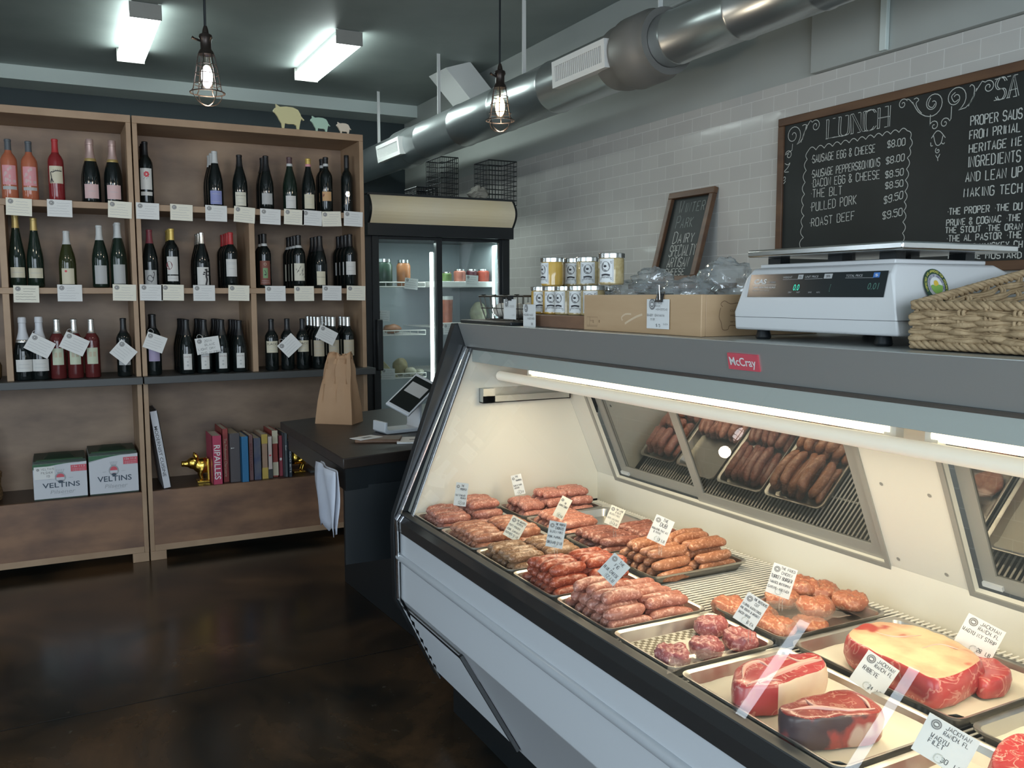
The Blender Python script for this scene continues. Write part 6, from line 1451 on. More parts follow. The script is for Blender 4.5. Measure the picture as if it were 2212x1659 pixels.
for a in (('PROPER SAUS', 1515, 570, 1895, 512, 66), ('FROM PRIMAL', 1508, 668, 1882, 608, 60), ('HERITAGE ME', 1505, 765, 1895, 705, 58), ('INGREDIENTS', 1494, 868, 1884, 822, 74), ('AND LEAN UP', 1480, 972, 1895, 930, 66), ('MAKING TECH', 1468, 1082, 1895, 1046, 62),
          ('·THE PROPER ·THE DU', 1345, 1210, 1892, 1168, 46), ('PRUNE & COGNAC ·THE', 1343, 1288, 1882, 1248, 44), ('THE STOUT ·THE ORAN', 1335, 1340, 1895, 1312, 40), ('·THE AL PASTOR ·THE', 1340, 1402, 1890, 1372, 44), ('MAI ·THE WHISKEY CH', 1340, 1475, 1895, 1442, 46), ('THE ·THE MUSTARD', 1345, 1524, 1890, 1518, 40)): line(*a, wd=.0042)
# outlined titles
for txt, x0, y0, x1, y1, h in (('LUNCH', 482, 664, 948, 570, 135), ('SA', 1690, 388, 1870, 352, 150)):
    line(txt, x0, y0, x1, y1, h, wd=.0028, sp=1.35); ch_d = .011
    line(txt, x0+14, y0-3, x1+14, y1-3, h, wd=.0028, sp=1.35)
    u0, v0 = uv(*K(x0, y0)); u1, v1 = uv(*K(x1, y1)); _, vt = uv(*K(x0, y0-h)); n = len(txt)
    for i in range(n):
        for e in (0, .55):
            a = u0+(u1-u0)*(i+e)/n; b = v0+(v1-v0)*(i+e)/n
            for vv in (b, b+vt-v0): ch.ribbon(fr, [(a-.004, vv), (a+.010, vv)], .0026, .0007)
def spiral(cx, cy, r0, turns, start, sgn, tail=()):
    c = uv(*K(cx, cy)); rr = abs(uv(*K(cx, cy-r0))[1]-c[1]); n = int(18*turns)
    p = [(c[0]+rr*(1-.86*i/n)*math.cos(start+sgn*2*math.pi*turns*i/n), c[1]+rr*(1-.86*i/n)*math.sin(start+sgn*2*math.pi*turns*i/n)) for i in range(n+1)]
    ch.ribbon(fr, smooth([uv(*K(*q)) for q in tail])+p if tail else p, .003, .0006)
for a in ((245, 640, 78, 1.6, 5.2, 1, ((340, 560), (320, 640), (290, 690))), (405, 570, 45, 1.5, 2.4, -1, ((300, 690), (330, 600), (370, 530))), (1245, 410, 92, 1.6, 4.4, 1, ((1100, 400), (1140, 470), (1190, 500))), (1030, 415, 40, 1.4, .4, 1, ((1110, 420), (1080, 385), (1060, 378))),
          (1408, 370, 95, 1.6, 5.0, 1, ((1560, 300), (1530, 380), (1480, 440))), (1645, 290, 48, 1.5, 2.2, -1, ((1500, 430), (1550, 330), (1600, 250))), (1255, 570, 40, 1.3, 3.0, -1, ((1228, 490), (1225, 560))), (1330, 550, 40, 1.3, .2, 1, ((1380, 430), (1375, 520))), (212, 780, 36, 1.3, 3., -1, ((240, 700), (236, 745))), (180, 945, 24, 1.2, 2., 1, ()), (1280, 748, 22, 1.2, 2., 1, ())): spiral(*a)
for pts in ([(1110, 380), (1130, 370), (1145, 385), (1125, 410), (1140, 450), (1165, 480)], [(1510, 290), (1525, 275), (1545, 300), (1530, 380), (1500, 420)], [(310, 570), (330, 560), (345, 575), (325, 620), (310, 670)], [(1235, 660), (1270, 610), (1300, 612), (1335, 655)], [(1250, 640), (1265, 700), (1285, 710), (1305, 690), (1318, 640)], [(1230, 690), (1232, 715), (1245, 712)], [(1305, 690), (1320, 700), (1330, 690)],
            [(1266, 780), (1280, 800), (1296, 772)], [(1280, 800), (1281, 822)], [(185, 840), (205, 850), (222, 835), (205, 870), (180, 900), (212, 900)], [(172, 970), (176, 985), (190, 965)], [(1408, 330), (1380, 360), (1400, 400), (1430, 380)], [(1230, 370), (1212, 420), (1240, 440), (1262, 410)]):
    ch.ribbon(fr, smooth([uv(*K(*q)) for q in pts]), .003, .0006)
def scallop(pts, out):
    for (xa, ya), (xb, yb2) in zip(pts, pts[1:]):
        a, b = uv(*K(xa, ya)), uv(*K(xb, yb2)); dx, dy = b[0]-a[0], b[1]-a[1]; n = max(4, 7)
        ch.ribbon(fr, [(a[0]+dx*i/n-dy*.42*out*math.sin(math.pi*i/n), a[1]+dy*i/n+dx*.42*out*math.sin(math.pi*i/n)) for i in range(n+1)], .003, .0006)
n = 12; scallop([(348+(1062-348)*i/n, 755-150*i/n) for i in range(n+1)], .8)
scallop([(1062, 605), (1085, 660), (1078, 730), (1062, 800), (1056, 880), (1048, 960), (1045, 1040), (1040, 1115), (1036, 1180), (1030, 1260), (1028, 1340), (1020, 1410), (1034, 1468)], .7)
scallop([(300, 1455), (318, 1370), (312, 1290), (322, 1215), (318, 1140), (326, 1060), (330, 975), (338, 890), (345, 810), (348, 755)], .7)
ch.build('chalk_writing', t, L)

# small leaning chalkboard on its ledge
P = at(1549, 403, 'x', 3.035); Q = at(1450, 418, 'x', 3.035); zb_ = 1.385; xb_ = 2.90
ey = Vector((3.035-xb_, 0, P.z-zb_)).normalized(); H_ = Vector((3.035-xb_, 0, P.z-zb_)).length; W_ = Q.y-P.y
o_ = Vector((xb_, Q.y, zb_)); ex = Vector((0, -1, 0)); nn_ = ex.cross(ey); fr, uv = surf(o_, ex, ey)
t = thing('small_chalkboard', 'small framed chalkboard naming a dairy, leaning on the tiled wall', 'chalkboard', o_)
MB('board').prism([fr(.02, .02, -.006), fr(W_-.02, .02, -.006), fr(W_-.02, H_-.02, -.006), fr(.02, H_-.02, -.006)], (0, 0, 0), nn_*-.006).build('board_surface', t, o_)
g = MB('frame_w')
for a, b, c, d in ((0, 0, W_, .035), (0, H_-.035, W_, H_), (0, .035, .035, H_-.035), (W_-.035, .035, W_, H_-.035)): g.prism([fr(a, b, -.012), fr(c, b, -.012), fr(c, d, -.012), fr(a, d, -.012)], (0, 0, 0), nn_*.026)
g.build('wooden_frame', t, o_, bev=.003)
ch = MB('chalk'); K2 = lambda x, y: (1360+x*.15072, 390+y*.15072); fb2, uvb = surf(o_-nn_*.0055, ex, ey)
for txt, x0, y0, x1, h, wd, m_ in (('Winter', 700, 470, 1120, 165, .0042, 'chalk_f'), ('Park', 655, 690, 935, 170, .0042, 'chalk_f'), ('Dairy', 612, 905, 960, 160, .0045, 'chalk'), ('SPECIALTY', 560, 1090, 935, 150, .0042, 'chalk'), ('ARTISAN', 530, 1245, 838, 130, .0042, 'chalk'), ('CHEESE', 500, 1360, 785, 90, .0038, 'chalk')):
    u0, v0 = uvb(*K2(x0, y0)); u1, _ = uvb(*K2(x1, y0)); _, vt = uvb(*K2(x0, y0-h)); ch.use(m_); ch.text(fb2, txt, u0, v0, vt-v0, wd=wd, width=u1-u0, jit=.02, d=.0006)
ch.build('chalk_writing', t, o_)
o = MB('frame_w').box((2.86, P.y-.15, zb_-.03), (XR, Q.y+.15, zb_-.003)).build('wall_ledge', None, (3, Q.y, zb_), bev=.002); tag(o, 'narrow brown wall ledge carrying the small leaning chalkboard', 'shelf')

# ------------------------------------------------------------------ things on top of the case
TOP = 1.2365
# egg basket on a black tray
ya_, yb_ = at(1120, 690, 'x', 1.16).y, at(1022, 690, 'x', 1.16).y
o = MB('black').box((1.125, ya_-.02, TOP), (1.33, yb_+.02, TOP+.010)).build('serving_tray', None, (1.2, ya_, TOP), bev=.003); tag(o, 'flat black tray under the wire egg basket on the case top', 'tray')
yc_ = (ya_+yb_)/2; xc_ = 1.235; ze = TOP+.0105
ya2, yb2 = at(1138, 660, 'x', 1.17).y, at(1042, 660, 'x', 1.17).y; hw = (yb2-ya2)/2; yc_ = (ya2+yb2)/2; hb = at(1095, 640, 'x', 1.17).z-ze
M['oldwire'] = mat('dark_aged_wire', (.07, .06, .05), .5, metal=.6)
t = thing('egg_basket', 'dark wire basket of eggs at the far end of the case top', 'wire basket', (xc_, yc_, ze)); g = MB('oldwire')
bx_, by_ = .075, hw
for z_, s_, r_ in ((.002, .85, .002), (hb*.5, .95, .0016), (hb, 1., .0034)):
    g.tube([(a*bx_*s_, b*by_*s_, z_) for a, b in ((-1, -1), (1, -1), (1, 1), (-1, 1))], r_, 5, closed=True)
for k in range(9):
    v = -1+2*k/8
    for s_ in (-1, 1): g.tube([(s_*bx_, v*by_, hb), (s_*bx_*.95, v*by_*.95, hb*.5), (s_*bx_*.85, v*by_*.85, .002)], .0014, 4)
    g.tube([(-bx_*.85, v*by_*.85, .002), (bx_*.85, v*by_*.85, .002)], .0014, 4)
for k in range(5):
    v = -1+2*k/4
    for s_ in (-1, 1): g.tube([(v*bx_, s_*by_, hb), (v*bx_*.85, s_*by_*.85, .002)], .0014, 4)
for k in range(4): v = -.75+.5*k; g.tube([(-bx_-.003+.006*math.cos(R(q)), v*by_+.006*math.sin(R(q)), hb+.004) for q in range(0, 720, 40)], .0014, 4)
g.build('wire_body', t)
M['egg'] = mat('pale_egg_shell', (.66, .62, .55), .45, col2=(.60, .55, .47), nscale=20)
eg = MB('egg').lathe([(0, -.032), (.012, -.030), (.021, -.018), (.0235, -.002), (.021, .014), (.012, .027), (0, .031)], seg=18).build('duck_egg', None, None)
for k, (a, b) in enumerate(((-.028, -.60), (-.028, -.2), (-.028, .2), (-.028, .60), (.028, -.45), (.028, 0), (.028, .45))):
    o = eg if k == 0 else eg.copy()
    if k: C.objects.link(o)
    o.location = (xc_+a, yc_+b*by_, ze+.026+(.004 if k % 2 else 0)); o.scale = (.9, .9, .9); o.rotation_euler = (R(80+12*(k % 3)), 0, R(18*k-50)); tag(o, 'pale egg lying inside the dark wire basket', 'egg', 'eggs in the wire basket')
def stand_card(pxs, x, lines, label, h_sway=0.):
    q = [at(*p, 'x', x) for p in pxs]; c = (q[0]+q[1]+q[2]+q[3])/4; w_, h_ = abs(q[0].y-q[1].y), abs(q[0].z-q[2].z)
    o_ = c; t2 = thing('price_card', label, 'price card', c); f2 = plane(c, (0, -1, 0), (0, 0, 1)); k = MB('paper').box((x, c.y-w_/2, c.z-h_/2), (x+.0012, c.y+w_/2, c.z+h_/2))
    f3 = plane(c+Vector((-.0006, 0, 0)), (0, -1, 0), (0, 0, 1)); r_ = w_*.14; k.use('ink_s'); k.disc(f3, -w_*.24, h_*.33, r_, r_*1.1, d=.0005); k.use('paper'); k.disc(f3, -w_*.24, h_*.33, r_*.72, d=.0008, inner=.86); k.disc(f3, -w_*.24, h_*.33, r_*.4, r_*.3, d=.0009, seg=10)
    for tx, u, v, hh, wd, ik in lines: k.use(ik).text(f3, tx, w_*u, h_*v, h_*hh, wd=h_*hh*.12, width=w_*wd, jit=.03, d=.0006)
    k.build('card_sheet', t2, c); return t2, c, w_, h_
t2, c, w_, h_ = stand_card(((1086, 646), (1112, 646), (1116, 690), (1090, 690)), 1.150, [('DUCK EGGS', -.38, .10, .09, .8, 'ink_s'), ('1.00', .2, -.32, .06, .25, 'ink_s')], 'white card clipped to the front of the egg basket')
MB('black').box((1.146, c.y-.012, c.z+h_/2-.004), (1.156, c.y+.004, c.z+h_/2+.010)).build('binder_clip', t2, c)
stand_card(((1130, 657), (1156, 657), (1156, 707), (1131, 707)), 1.136, [('HOUSEMADE', -.42, -.0, .08, .8, 'ink'), ('MUSTARD', -.1, -.16, .08, .58, 'ink'), ('8', .2, -.40, .09, .16, 'ink')], 'white card standing in front of the mustard jars')
# jars on a brown board
jx = 1.205; zj = at(1200, 679, 'x', jx).z; y_a, y_b = at(1262, 690, 'x', 1.155).y-.10, at(1134, 690, 'x', 1.155).y
o = MB('wood_front').box((1.155, 1.838, TOP), (1.325, y_b+.012, zj)).build('display_board', None, (1.2, y_b, TOP), bev=.002); tag(o, 'thick brown wooden board under the jars on the case top', 'board')
M['mus_y'] = mat('yellow_mustard', (.62, .39, .08), .2, col2=(.56, .34, .07), nscale=30, coat=.8); M['mus_p'] = mat('grainy_mustard', (.52, .41, .21), .25, col2=(.42, .32, .14), nscale=90, coat=.8)
M['lid'] = mat('steel_jar_lid', (.66, .67, .65), .22, metal=1)
JH, JR = .0745, .0315; pj = {}
def jar(px, x, z, m, rot, label):
    p = at(px, 640, 'x', x)
    if m in pj: return dup(pj[m], (x, p.y, z), rot, label)
    t2 = thing('mustard_jar', label, 'jar', (x, p.y, z), rot, 'mustard jars on the case top'); pj[m] = t2
    MB(m).lathe([(0, 0), (JR*.88, 0), (JR*.97, .003), (JR*.97, .008), (JR*.97, JH*.80), (JR*.92, JH*.84), (JR*.9, JH*.86)], seg=28).build('jar_glass', t2)
    l = MB('lid'); l.lathe([(JR*.94, JH*.845), (JR*1.02, JH*.85), (JR*1.02, JH*.985), (JR*.97, JH), (JR*.85, JH*.992), (0, JH*.992)], seg=28); l.build('screw_lid', t2)
    f2 = wrap(JR*.97+.0005, .006); w_, h_ = .040, JH*.74; k = MB('paper'); k.patch(f2, -w_/2, 0, w_/2, h_, 0, 8)
    k.use('ink'); k.ribbon(f2, [(-w_*.45, h_*.05), (w_*.45, h_*.05), (w_*.45, h_*.95), (-w_*.45, h_*.95)], .0006, .0004, closed=True)
    k.use('ink_s'); k.disc(f2, 0, h_*.66, .0115, .0125, d=.0004, seg=20); k.use('paper'); k.disc(f2, 0, h_*.66, .0066, .007, d=.0007, seg=14); k.use('ink'); k.disc(f2, -.001, h_*.68, .004, .003, d=.001, seg=10)
    k.ribbon(f2, smooth([(-.011, h_*.29), (0, h_*.325), (.011, h_*.29)]), .0042, .0005)
    printed(k, f2, 'MUSTARD', -.011, h_*.17, .0042, .022, .0005)
    for sx_ in (-1, 1):
        for sy_ in (.16, .86): k.ribbon(f2, smooth([(sx_*w_*.4, h_*sy_), (sx_*w_*.30, h_*(sy_+.03)), (sx_*w_*.34, h_*(sy_-.06)), (sx_*w_*.40, h_*(sy_-.04))]), .0008, .0004)
    k.build('paper_label', t2); return t2
rj = lambda a: R(-90+a)
LOW = ((1171, 'mus_y', 30), (1192, 'mus_y', 26), (1219, 'mus_p', -2), (1246, 'mus_p', 20), (1272, 'mus_p', 24), (1316, 'mus_p', 20)); UPP = ((1193, 1.192, 'mus_y', -14), (1216, 1.258, 'mus_y', -6), (1242, 1.262, 'mus_p', 18), (1269, 1.260, 'mus_p', 40), (1320, 1.192, 'mus_p', 12))
nm = ('leftmost', 'second from left', 'third from left', 'fourth from left', 'fifth from left', 'rightmost')
prev = None
for i, (px, m, a) in enumerate(LOW):
    x = jx if i < 5 else 1.2745
    p = at(px, 640, 'x', x); y = p.y if prev is None or i == 5 else min(p.y, prev-JR*2.06); prev = y
    t2 = jar(px, x, zj+.0006, m, rj(a+18), 'mustard jar in the lower row of the stack, %s' % nm[i]); t2.location.y = y
for i, (px, x, m, a) in enumerate(UPP):
    jar(px, x, zj+JH+.0014, m, rj(a+18), 'mustard jar in the upper row of the stack, %s' % (nm[i] if i < 4 else 'rightmost'))
for k in range(3):   # the hidden back row that carries the upper jars
    t2 = jar(1200, 1.2745, zj+.0006, 'mus_p', rj(0), 'mustard jar in the hidden back row of the stack'); t2.location.y = prev+JR*2.08*(k+1); t2['group'] = 'back row jars'
# pine crate with bags
M['pine'] = mat('pine_crate', (.52, .36, .215), .5, col2=(.45, .30, .17), nscale=3.2, stretch=(1, .6, 5), detail=5); M['burn'] = mat('burnt_mark', (.16, .09, .05), .7); M['scuff'] = mat('pale_scuff', (.64, .50, .34), .7)
cx0, cy0, cy1, cz1 = 1.15, 1.394, 1.834, 1.3215; cx1 = 1.47; L = (cx0, cy1, TOP); t = thing('wine_crate', 'pale pine wooden crate holding clear plastic bags on the case top', 'crate', L)
def cp(nm_, lo, hi): return MB('pine').box(lo, hi).build(nm_, t, L, bev=.0015)
f_ = cp('front_board', (cx0, cy0, TOP), (cx0+.012, cy1, cz1)); cp('back_board', (cx1-.012, cy0, TOP), (cx1, cy1, cz1)); cp('end_board', (cx0+.0122, cy0+.001, TOP), (cx1-.0122, cy0+.013, cz1-.0003)); cp('end_board', (cx0+.0122, cy1-.013, TOP), (cx1-.0122, cy1-.001, cz1-.0003)); cp('base_board', (cx0+.0122, cy0+.014, TOP+.001), (cx1-.0122, cy1-.014, TOP+.009))
fr, uv = surf((cx0, cy1, TOP), (0, -1, 0), (0, 0, 1)); g = MB('burn'); K3 = lambda x, y: uv(1240+x*.1718, 560+y*.1718)
g.ribbon(fr, [K3(165, 722), K3(298, 728), K3(296, 832), K3(163, 828)], .0006, .0004, closed=True); g.ribbon(fr, [K3(200, 724), K3(198, 828)], .0006, .0004); g.ribbon(fr, [K3(163, 840), K3(294, 846)], .0006, .0004)
for (x, y), tx, h_ in (((206, 778), '12 x 750', .0032), ((236, 800), 'ML', .0032)): u, v = K3(x, y); printed(g, fr, tx, u, v, h_, None, .0004)
u, v = K3(318, 780); g.disc(fr, u, v, .0022, .0032, .0004, inner=.5, seg=12); g.use('scuff')
g.ribbon(fr, smooth([K3(720, 690), K3(650, 690), K3(600, 730), K3(610, 770)]), .004, .0004); g.ribbon(fr, smooth([K3(860, 695), K3(790, 720), K3(700, 770), K3(640, 810)]), .0048, .0004); g.build('brand_marks', f_, L)
fr2, uv2 = surf((cx0, cy0+.001, TOP), (1, 0, 0), (0, 0, 1)); g = MB('burn'); W2 = cx1-cx0
g.ribbon(fr2, smooth([(.055, .060), (.05, .066), (.06, .072), (.075, .066), (.10, .068), (.13, .066)]), .0012, .0004); g.ribbon(fr2, smooth([(.05, .058), (.046, .04), (.052, .028), (.056, .014), (.07, .014), (.075, .022), (.10, .02)]), .0012, .0004)
for v, tx in ((.050, 'CUSTOM CUTS'), (.040, 'WINTER PARK'), (.028, 'www.meat')): printed(g, fr2, tx, .075, v, .0045, .06, .0004)
g.build('brand_marks', t, L)
t2, c, w_, h_ = stand_card(((1400, 646), (1448, 645), (1441, 711), (1395, 711)), cx0-.004, [('TEXAS', -.12, .34, .065, .34, 'ink'), ('PRIDE', -.14, .24, .065, .3, 'ink'), ('-HOMESTEAD', -.10, .13, .06, .56, 'ink'), ('BABY BANANA', -.46, -.08, .08, .8, 'ink'), ('MIX', -.3, -.22, .08, .2, 'ink'), ('$ 5', -.05, -.43, .09, .2, 'ink'), ('EACH', .28, -.36, .05, .2, 'ink')], 'white handwritten card clipped to the front of the pine crate')
g = MB('black').prism([(cx0-.010, c.y-.02, c.z+h_/2-.006), (cx0-.010, c.y+.004, c.z+h_/2-.006), (cx0-.004, c.y+.002, c.z+h_/2+.012), (cx0-.004, c.y-.018, c.z+h_/2+.012)], (0, 0, 0), (.003, 0, 0)); g.box((cx0-.005, c.y-.026, cz1+.0006), (cx0+.017, c.y+.004, cz1+.002)); g.build('binder_clip', t2, c)
g = MB('chrome')
for s in (0, .010): g.tube([(cx0-.008, c.y-.012+s, c.z+h_/2-.002), (cx0-.009, c.y-.010+s*.6, c.z+h_/2+.030)], .0007, 5)
g.build('clip_wire', t2, c)
M['bag'] = glassmat('clear_plastic_bag', (.93, .95, .95), base=.10, mul=1.6, rough=.06, haze=.20, hazecol=(.62, .65, .66))
def bag(px, py, X, rx, ry, rz, seed, label):
    p = at(px, py, 'x', X); mb = MB('bag'); S_, Rg = 40, 24; vs = []
    for i in range(Rg+1):
        q = math.pi*i/Rg
        for k in range(S_):
            a = 2*math.pi*k/S_; v = Vector((math.sin(q)*math.cos(a), math.sin(q)*math.sin(a), -math.cos(q))); d = 1+.30*noise.noise(v*2.2+Vector((seed, 0, 0)))-.22*abs(noise.noise(v*4.5+Vector((0, seed, 0))))+.07*noise.noise(v*11)
            vs.append(Vector((v.x*rx, v.y*ry, v.z*rz))*d)
    mb.add(vs, [(i*S_+k, i*S_+(k+1) % S_, (i+1)*S_+(k+1) % S_, (i+1)*S_+k) for i in range(Rg) for k in range(S_)])
    o = mb.build('plastic_bag', None, (0, 0, 0), smooth_=50); o.location = p; tag(o, label, 'plastic bag', 'clear bags in the pine crate'); return o
bag(1410, 612, 1.30, .05, .055, .038, 3, 'puffed clear bag near the middle of the pine crate'); bag(1372, 632, 1.27, .06, .075, .03, 5, 'flattened clear bag at the left in the pine crate')
bag(1490, 630, 1.24, .05, .07, .032, 8, 'low clear bag in front of the chalkboard in the crate'); bag(1566, 610, 1.34, .05, .08, .052, 12, 'tall crinkled clear bag at the right in the pine crate')

# ------------------------------------------------------------------ label printing scale
M['sc_w'] = mat('white_scale_plastic', (.62, .63, .63), .35); M['sc_p'] = mat('scale_display', (.020, .026, .028), .15); M['led'] = mat('green_digits', (.05, .55, .38), .4, emit=.9); M['led_d'] = mat('dim_digits', (.06, .15, .12), .4, emit=.12); M['blue_b'] = mat('blue_key', (.05, .18, .50), .4)
sx0, sy0, sy1 = 1.18, .955, 1.332; L = (sx0, sy1, TOP); t = thing('deli_scale', 'white label printing scale with black display and steel platter', 'scale', L)
prof = [(1.182, 1.254), (1.179, 1.288), (1.190, 1.352), (1.204, 1.3705), (1.45, 1.3705), (1.50, 1.352), (1.55, 1.29), (1.552, 1.254)]
mb = MB('sc_w'); ins = lambda z: .026*max(0, (z-1.288)/.085)
mb.add([(x, sy0+ins(z), z) for x, z in prof]+[(x, sy1-ins(z), z) for x, z in prof], [tuple(range(8))[::-1], tuple(range(8, 16))]+[(i, (i+1) % 8, 8+(i+1) % 8, 8+i) for i in range(8)]); mb.build('housing', t, L, bev=.005, seg=3)
MB('slate').box((sx0-.0004, sy0+.001, 1.2782), (sx0+.03, sy1-.001, 1.2790)).build('seam', t, L)
MB('sc_w').box((1.212, sy0+.035, 1.3705), (1.44, sy1-.035, 1.378)).build('top_plate', t, L, bev=.002)
for y in (sy0+.06, sy0+.17, sy1-.06):
    for x in (1.235, 1.41): MB('black').box((x-.012, y-.016, 1.3782), (x+.012, y+.016, 1.390)).build('platter_support', t, L)
pz = at(1614, 561, 'x', 1.168).z; py0, py1 = at(1950, 540, 'x', 1.168).y, at(1614.5, 552, 'x', 1.168).y
MB('steel_br').box((1.168, py0, 1.3902), (1.455, py1, 1.3902+.013)).build('steel_platter', t, L, bev=.003)
for x in (1.21, 1.50):
    for y in (sy0+.05, sy1-.05): MB('black').lathe([(.013, 0), (.015, .004), (.011, .019)], (x, y, TOP), 14).build('rubber_foot', t, L)
q0, q1 = Vector((1.179, 0, 1.288)), Vector((1.190, 0, 1.352)); fr, uv = surf((q0.x-.0008, sy1, q0.z), (0, -1, 0), q1-q0)
def S1(x, y): return uv(1560+x*.10848, 520+y*.10848)
def S2(x, y): return uv(1780+x*.1953, 520+y*.1953)
dp = MB('sc_p'); dp.poly(fr, [S1(500, 1122), S2(660, 626), S2(720, 330), S1(588, 682)], .0006)
dp.use('sc_w').poly(fr, [S1(478, 1122), S1(500, 1122), S1(588, 682), S1(566, 676)], .0008)
def pt(f, tx, a, b, m_, bold=0., shear=.12, d=.0010):
    (u0, v0), (u1, v1) = f(*a), f(*b); dp.use(m_); printed(dp, fr, tx, u0, v0, abs(v1-v0), u1-u0, d, bold, shear)
pt(S1, 'CAS', (636, 862), (892, 768), 'paper', .03, .2); pt(S1, 'LABEL PRINTING SCALE', (616, 950), (1066, 912), 'paper', .01); pt(S1, 'CAPACITY 30 lb x 0.01 lb', (602, 1005), (935, 980), 'l_grey'); pt(S1, 'CL5000', (912, 850), (1070, 812), 'l_grey', 0, .1)
dp.use('paper'); dp.ribbon(fr, [S1(620, 884), S1(1078, 882)], .0006, .001)
pt(S1, 'WEIGHT', (1218, 752), (1405, 708), 'l_grey'); pt(S1, 'UNIT PRICE', (1660, 742), (1925, 692), 'l_grey'); pt(S2, 'TOTAL PRICE', (246, 402), (432, 372), 'l_grey')
for f, a, b in ((S1, (1215, 775), (1520, 768)), (S1, (1650, 768), (2010, 752)), (S2, (240, 414), (550, 410))): dp.use('l_grey'); dp.ribbon(fr, [f(*a), f(*b)], .0005, .001)
for f, a, b, m_, tx in ((S1, (1510, 768), (1632, 676), 'l_grey', 'lb'), (S2, (0, 420), (104, 364), 'l_grey', '$/lb'), (S2, (545, 408), (630, 350), 'blue_b', '$')):
    (u0, v0), (u1, v1) = f(*a), f(*b); dp.use(m_); dp.poly(fr, [(u0, v0), (u1-.001, v0), (u1, v1), (u0+.001, v1)], .001); dp.use('paper' if m_ == 'blue_b' else 'slate'); printed(dp, fr, tx, u0+(u1-u0)*.3, v0+(v1-v0)*.25, (v1-v0)*.5, (u1-u0)*.45, .0014)
pt(S1, '0.0', (1410, 990), (1545, 868), 'led', 0, .15); pt(S2, '0.01', (478, 540), (610, 465), 'led_d', 0, .15); pt(S2, '[', (62, 545), (80, 482), 'led_d')
for tx, x in (('ZERO', 1315), ('NET', 1485), ('SAVE', 1715), ('AUTO', 1880)): pt(S1, tx, (x, 1042), (x+72, 1014), 'l_grey', 0, .1)
dp.build('display_panel', t, L)
# round inspection sticker on the side
M['dgreen'] = mat('sticker_dark_green', (.02, .06, .035), .5); M['sun'] = mat('sticker_sun', (.70, .48, .06), .5); M['grass'] = mat('sticker_grass', (.22, .40, .08), .5); M['st_y'] = mat('sticker_yellow', (.62, .58, .12), .5); M['st_p'] = mat('sticker_purple', (.10, .08, .26), .5)
ty = .026/.085; fr3, uv3 = surf((1.20, sy0-.0010, 1.288), (1, 0, 0), (0, ty, 1)); uc, vc = uv3(1780+1236*.1953, 520+500*.1953); r_ = .029
k = MB('dgreen'); k.disc(fr3, uc, vc, r_, d=.0008, seg=32); k.use('l_grey'); k.disc(fr3, uc, vc, r_*.70, d=.0011, seg=28); k.use('paper'); k.disc(fr3, uc, vc, r_*.5, d=.0014, seg=24)
k.use('sun'); k.disc(fr3, uc, vc+r_*.12, r_*.2, d=.0018, seg=16); k.use('grass'); k.poly(fr3, [(uc+r_*.5*math.cos(R(a)), vc+r_*.5*math.sin(R(a))) for a in range(180, 361, 15)]+[(uc+r_*.2, vc+r_*.06), (uc-r_*.1, vc-.001), (uc-r_*.3, vc+r_*.06)], .0021)
for rr, m_, n_, d_, tx in ((.85, 'st_y', 0, .0012, 'INSPECTED AND APPROVED FOR ACCURACY'), (.60, 'st_p', 0, .0015, 'DEPARTMENT OF AGRICULTURE')):
    k.use(m_)
    for i, chx in enumerate(tx):
        a = R(200-220*i/(len(tx)-1)); h_ = r_*(.13 if rr > .7 else .10); cu, cv = uc+r_*rr*math.cos(a), vc+r_*rr*math.sin(a); e1 = (math.sin(a), -math.cos(a)); e2 = (math.cos(a), math.sin(a))
        k.text(lambda u, v, d: fr3(cu+e1[0]*u+e2[0]*v, cv+e1[1]*u+e2[1]*v, d), chx, -h_*.3, -h_/2, h_, wd=h_*.2, d=d_)
k.build('round_sticker', t, L)

# ------------------------------------------------------------------ seagrass basket
M['rope'] = mat('seagrass_rope', (.44, .32, .185), .75, col2=(.28, .195, .105), nscale=60, nlo=.3, nhi=.7, bump=.6, bscale=220)
bx0, by1, by0 = 1.168, .918, .42; bx1 = 1.50; zl0 = TOP+.0105; zr = 1.3045; L = (bx0, by1, TOP); t = thing('seagrass_basket', 'woven tan seagrass basket at right end of the case top', 'basket', L)
rise = lambda x: zr+.062*max(0, min(1, (x-bx0)/(bx1-bx0)))**1.0
def rope(mb, pts, r, tw=26., n=None):
    P_ = []
    for a, b in zip(pts, pts[1:]):
        a, b = Vector(a), Vector(b); m = max(2, int((b-a).length/.003)); P_ += [a.lerp(b, i/m) for i in range(m)]
    P_.append(Vector(pts[-1])); s = 0
    for ph in (0, math.pi*2/3, math.pi*4/3):
        q = []; s = 0
        for i, p in enumerate(P_):
            tg = (P_[min(i+1, len(P_)-1)]-P_[max(i-1, 0)]).normalized(); s += .003; a = Vector((0, 0, 1)); a = (a-tg*a.dot(tg)).normalized(); b = tg.cross(a); w_ = s*2*math.pi/(r*5.2)+ph; q.append(p+(a*math.cos(w_)+b*math.sin(w_))*r*.5)
        mb.tube(q, r*.56, 6)
mb = MB('rope'); SP = .042; rows = 8; random.seed(11)
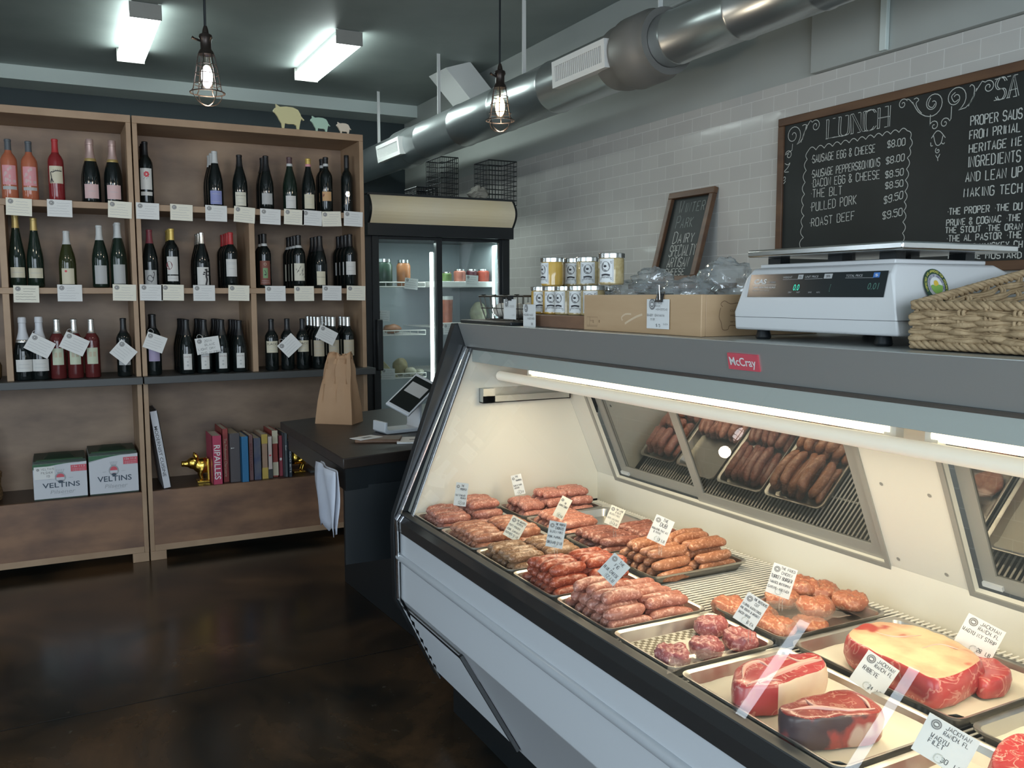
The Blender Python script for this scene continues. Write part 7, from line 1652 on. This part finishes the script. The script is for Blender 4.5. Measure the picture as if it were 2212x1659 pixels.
def wall(P0, ud, ln, n_, top):
    P0, ud, n_ = Vector(P0), Vector(ud), Vector(n_); ns = int(ln/SP)
    for j in range(rows):
        pts = []; m = int(ln/.007)
        for i in range(m+1):
            u = ln*i/m; zt_ = top(P0+ud*u); z = zl0+.004+(zt_-zl0-.014)*(j+.5)/rows; o_ = .0042*math.cos(math.pi*u/SP+math.pi*j)+.0008*random.uniform(-1, 1); pts.append(Vector((P0.x, P0.y, z+.0012*math.sin(u*60+j*2)))+ud*u+n_*o_)
        rr = [.0040+.0011*math.sin(i*.9+j*2.3) for i in range(len(pts))]; mb.tube(pts, rr, 7); mb.tube([p+n_*-.002+Vector((0, 0, .0034)) for p in pts], [r_*.72 for r_ in rr], 6)
    for k in range(1, ns+1):
        u = SP*k-.001; zt_ = top(P0+ud*u)
        for s in (-.0036, .0036):
            pts = [Vector((P0.x, P0.y, zl0+(zt_-zl0)*i/(rows*3)))+ud*(u+s)+n_*(.0046*math.cos(math.pi*(i/3-.5)+math.pi*k)) for i in range(rows*3+1)]; mb.tube(pts, .0029, 6)
wall((bx0, by1, 0), (0, -1, 0), by1-by0, (-1, 0, 0), lambda p: zr)
wall((bx0, by1, 0), (1, 0, 0), bx1-bx0, (0, 1, 0), lambda p: rise(p.x))
wall((bx1, by1, 0), (0, -1, 0), by1-by0, (1, 0, 0), lambda p: rise(bx1))
wall((bx0, by0, 0), (1, 0, 0), bx1-bx0, (0, -1, 0), lambda p: rise(p.x))
mb.box((bx0+.004, by0+.004, TOP+.003), (bx1-.004, by1-.004, TOP+.009)); mb.build('woven_walls', t, L, smooth_=70)
g = MB('rope'); c4 = [(bx0, by1), (bx0, by0), (bx1, by0), (bx1, by1), (bx0, by1)]
rope(g, [(x, y, rise(x)) for x, y in c4], .0072); g.build('braided_rim', t, L, smooth_=70)
g = MB('rope'); rope(g, [(x, y, TOP+.0085) for x, y in c4], .0072); g.build('braided_foot', t, L, smooth_=70)
M['pack'] = mat('white_pink_packet', (.62, .58, .62), .3, col2=(.55, .32, .40), nscale=18)
p = at(2072, 645, 'x', 1.30); b_ = MB('pack'); b_._ball((0, 0, 0), .05, .06, .018, 16, 8); o = b_.build('snack_packet', None, (0, 0, 0)); o.location = (1.32, .78, TOP+.045); o.rotation_euler = (R(12), R(-14), 0); tag(o, 'white and pink packet lying inside the seagrass basket', 'packet')
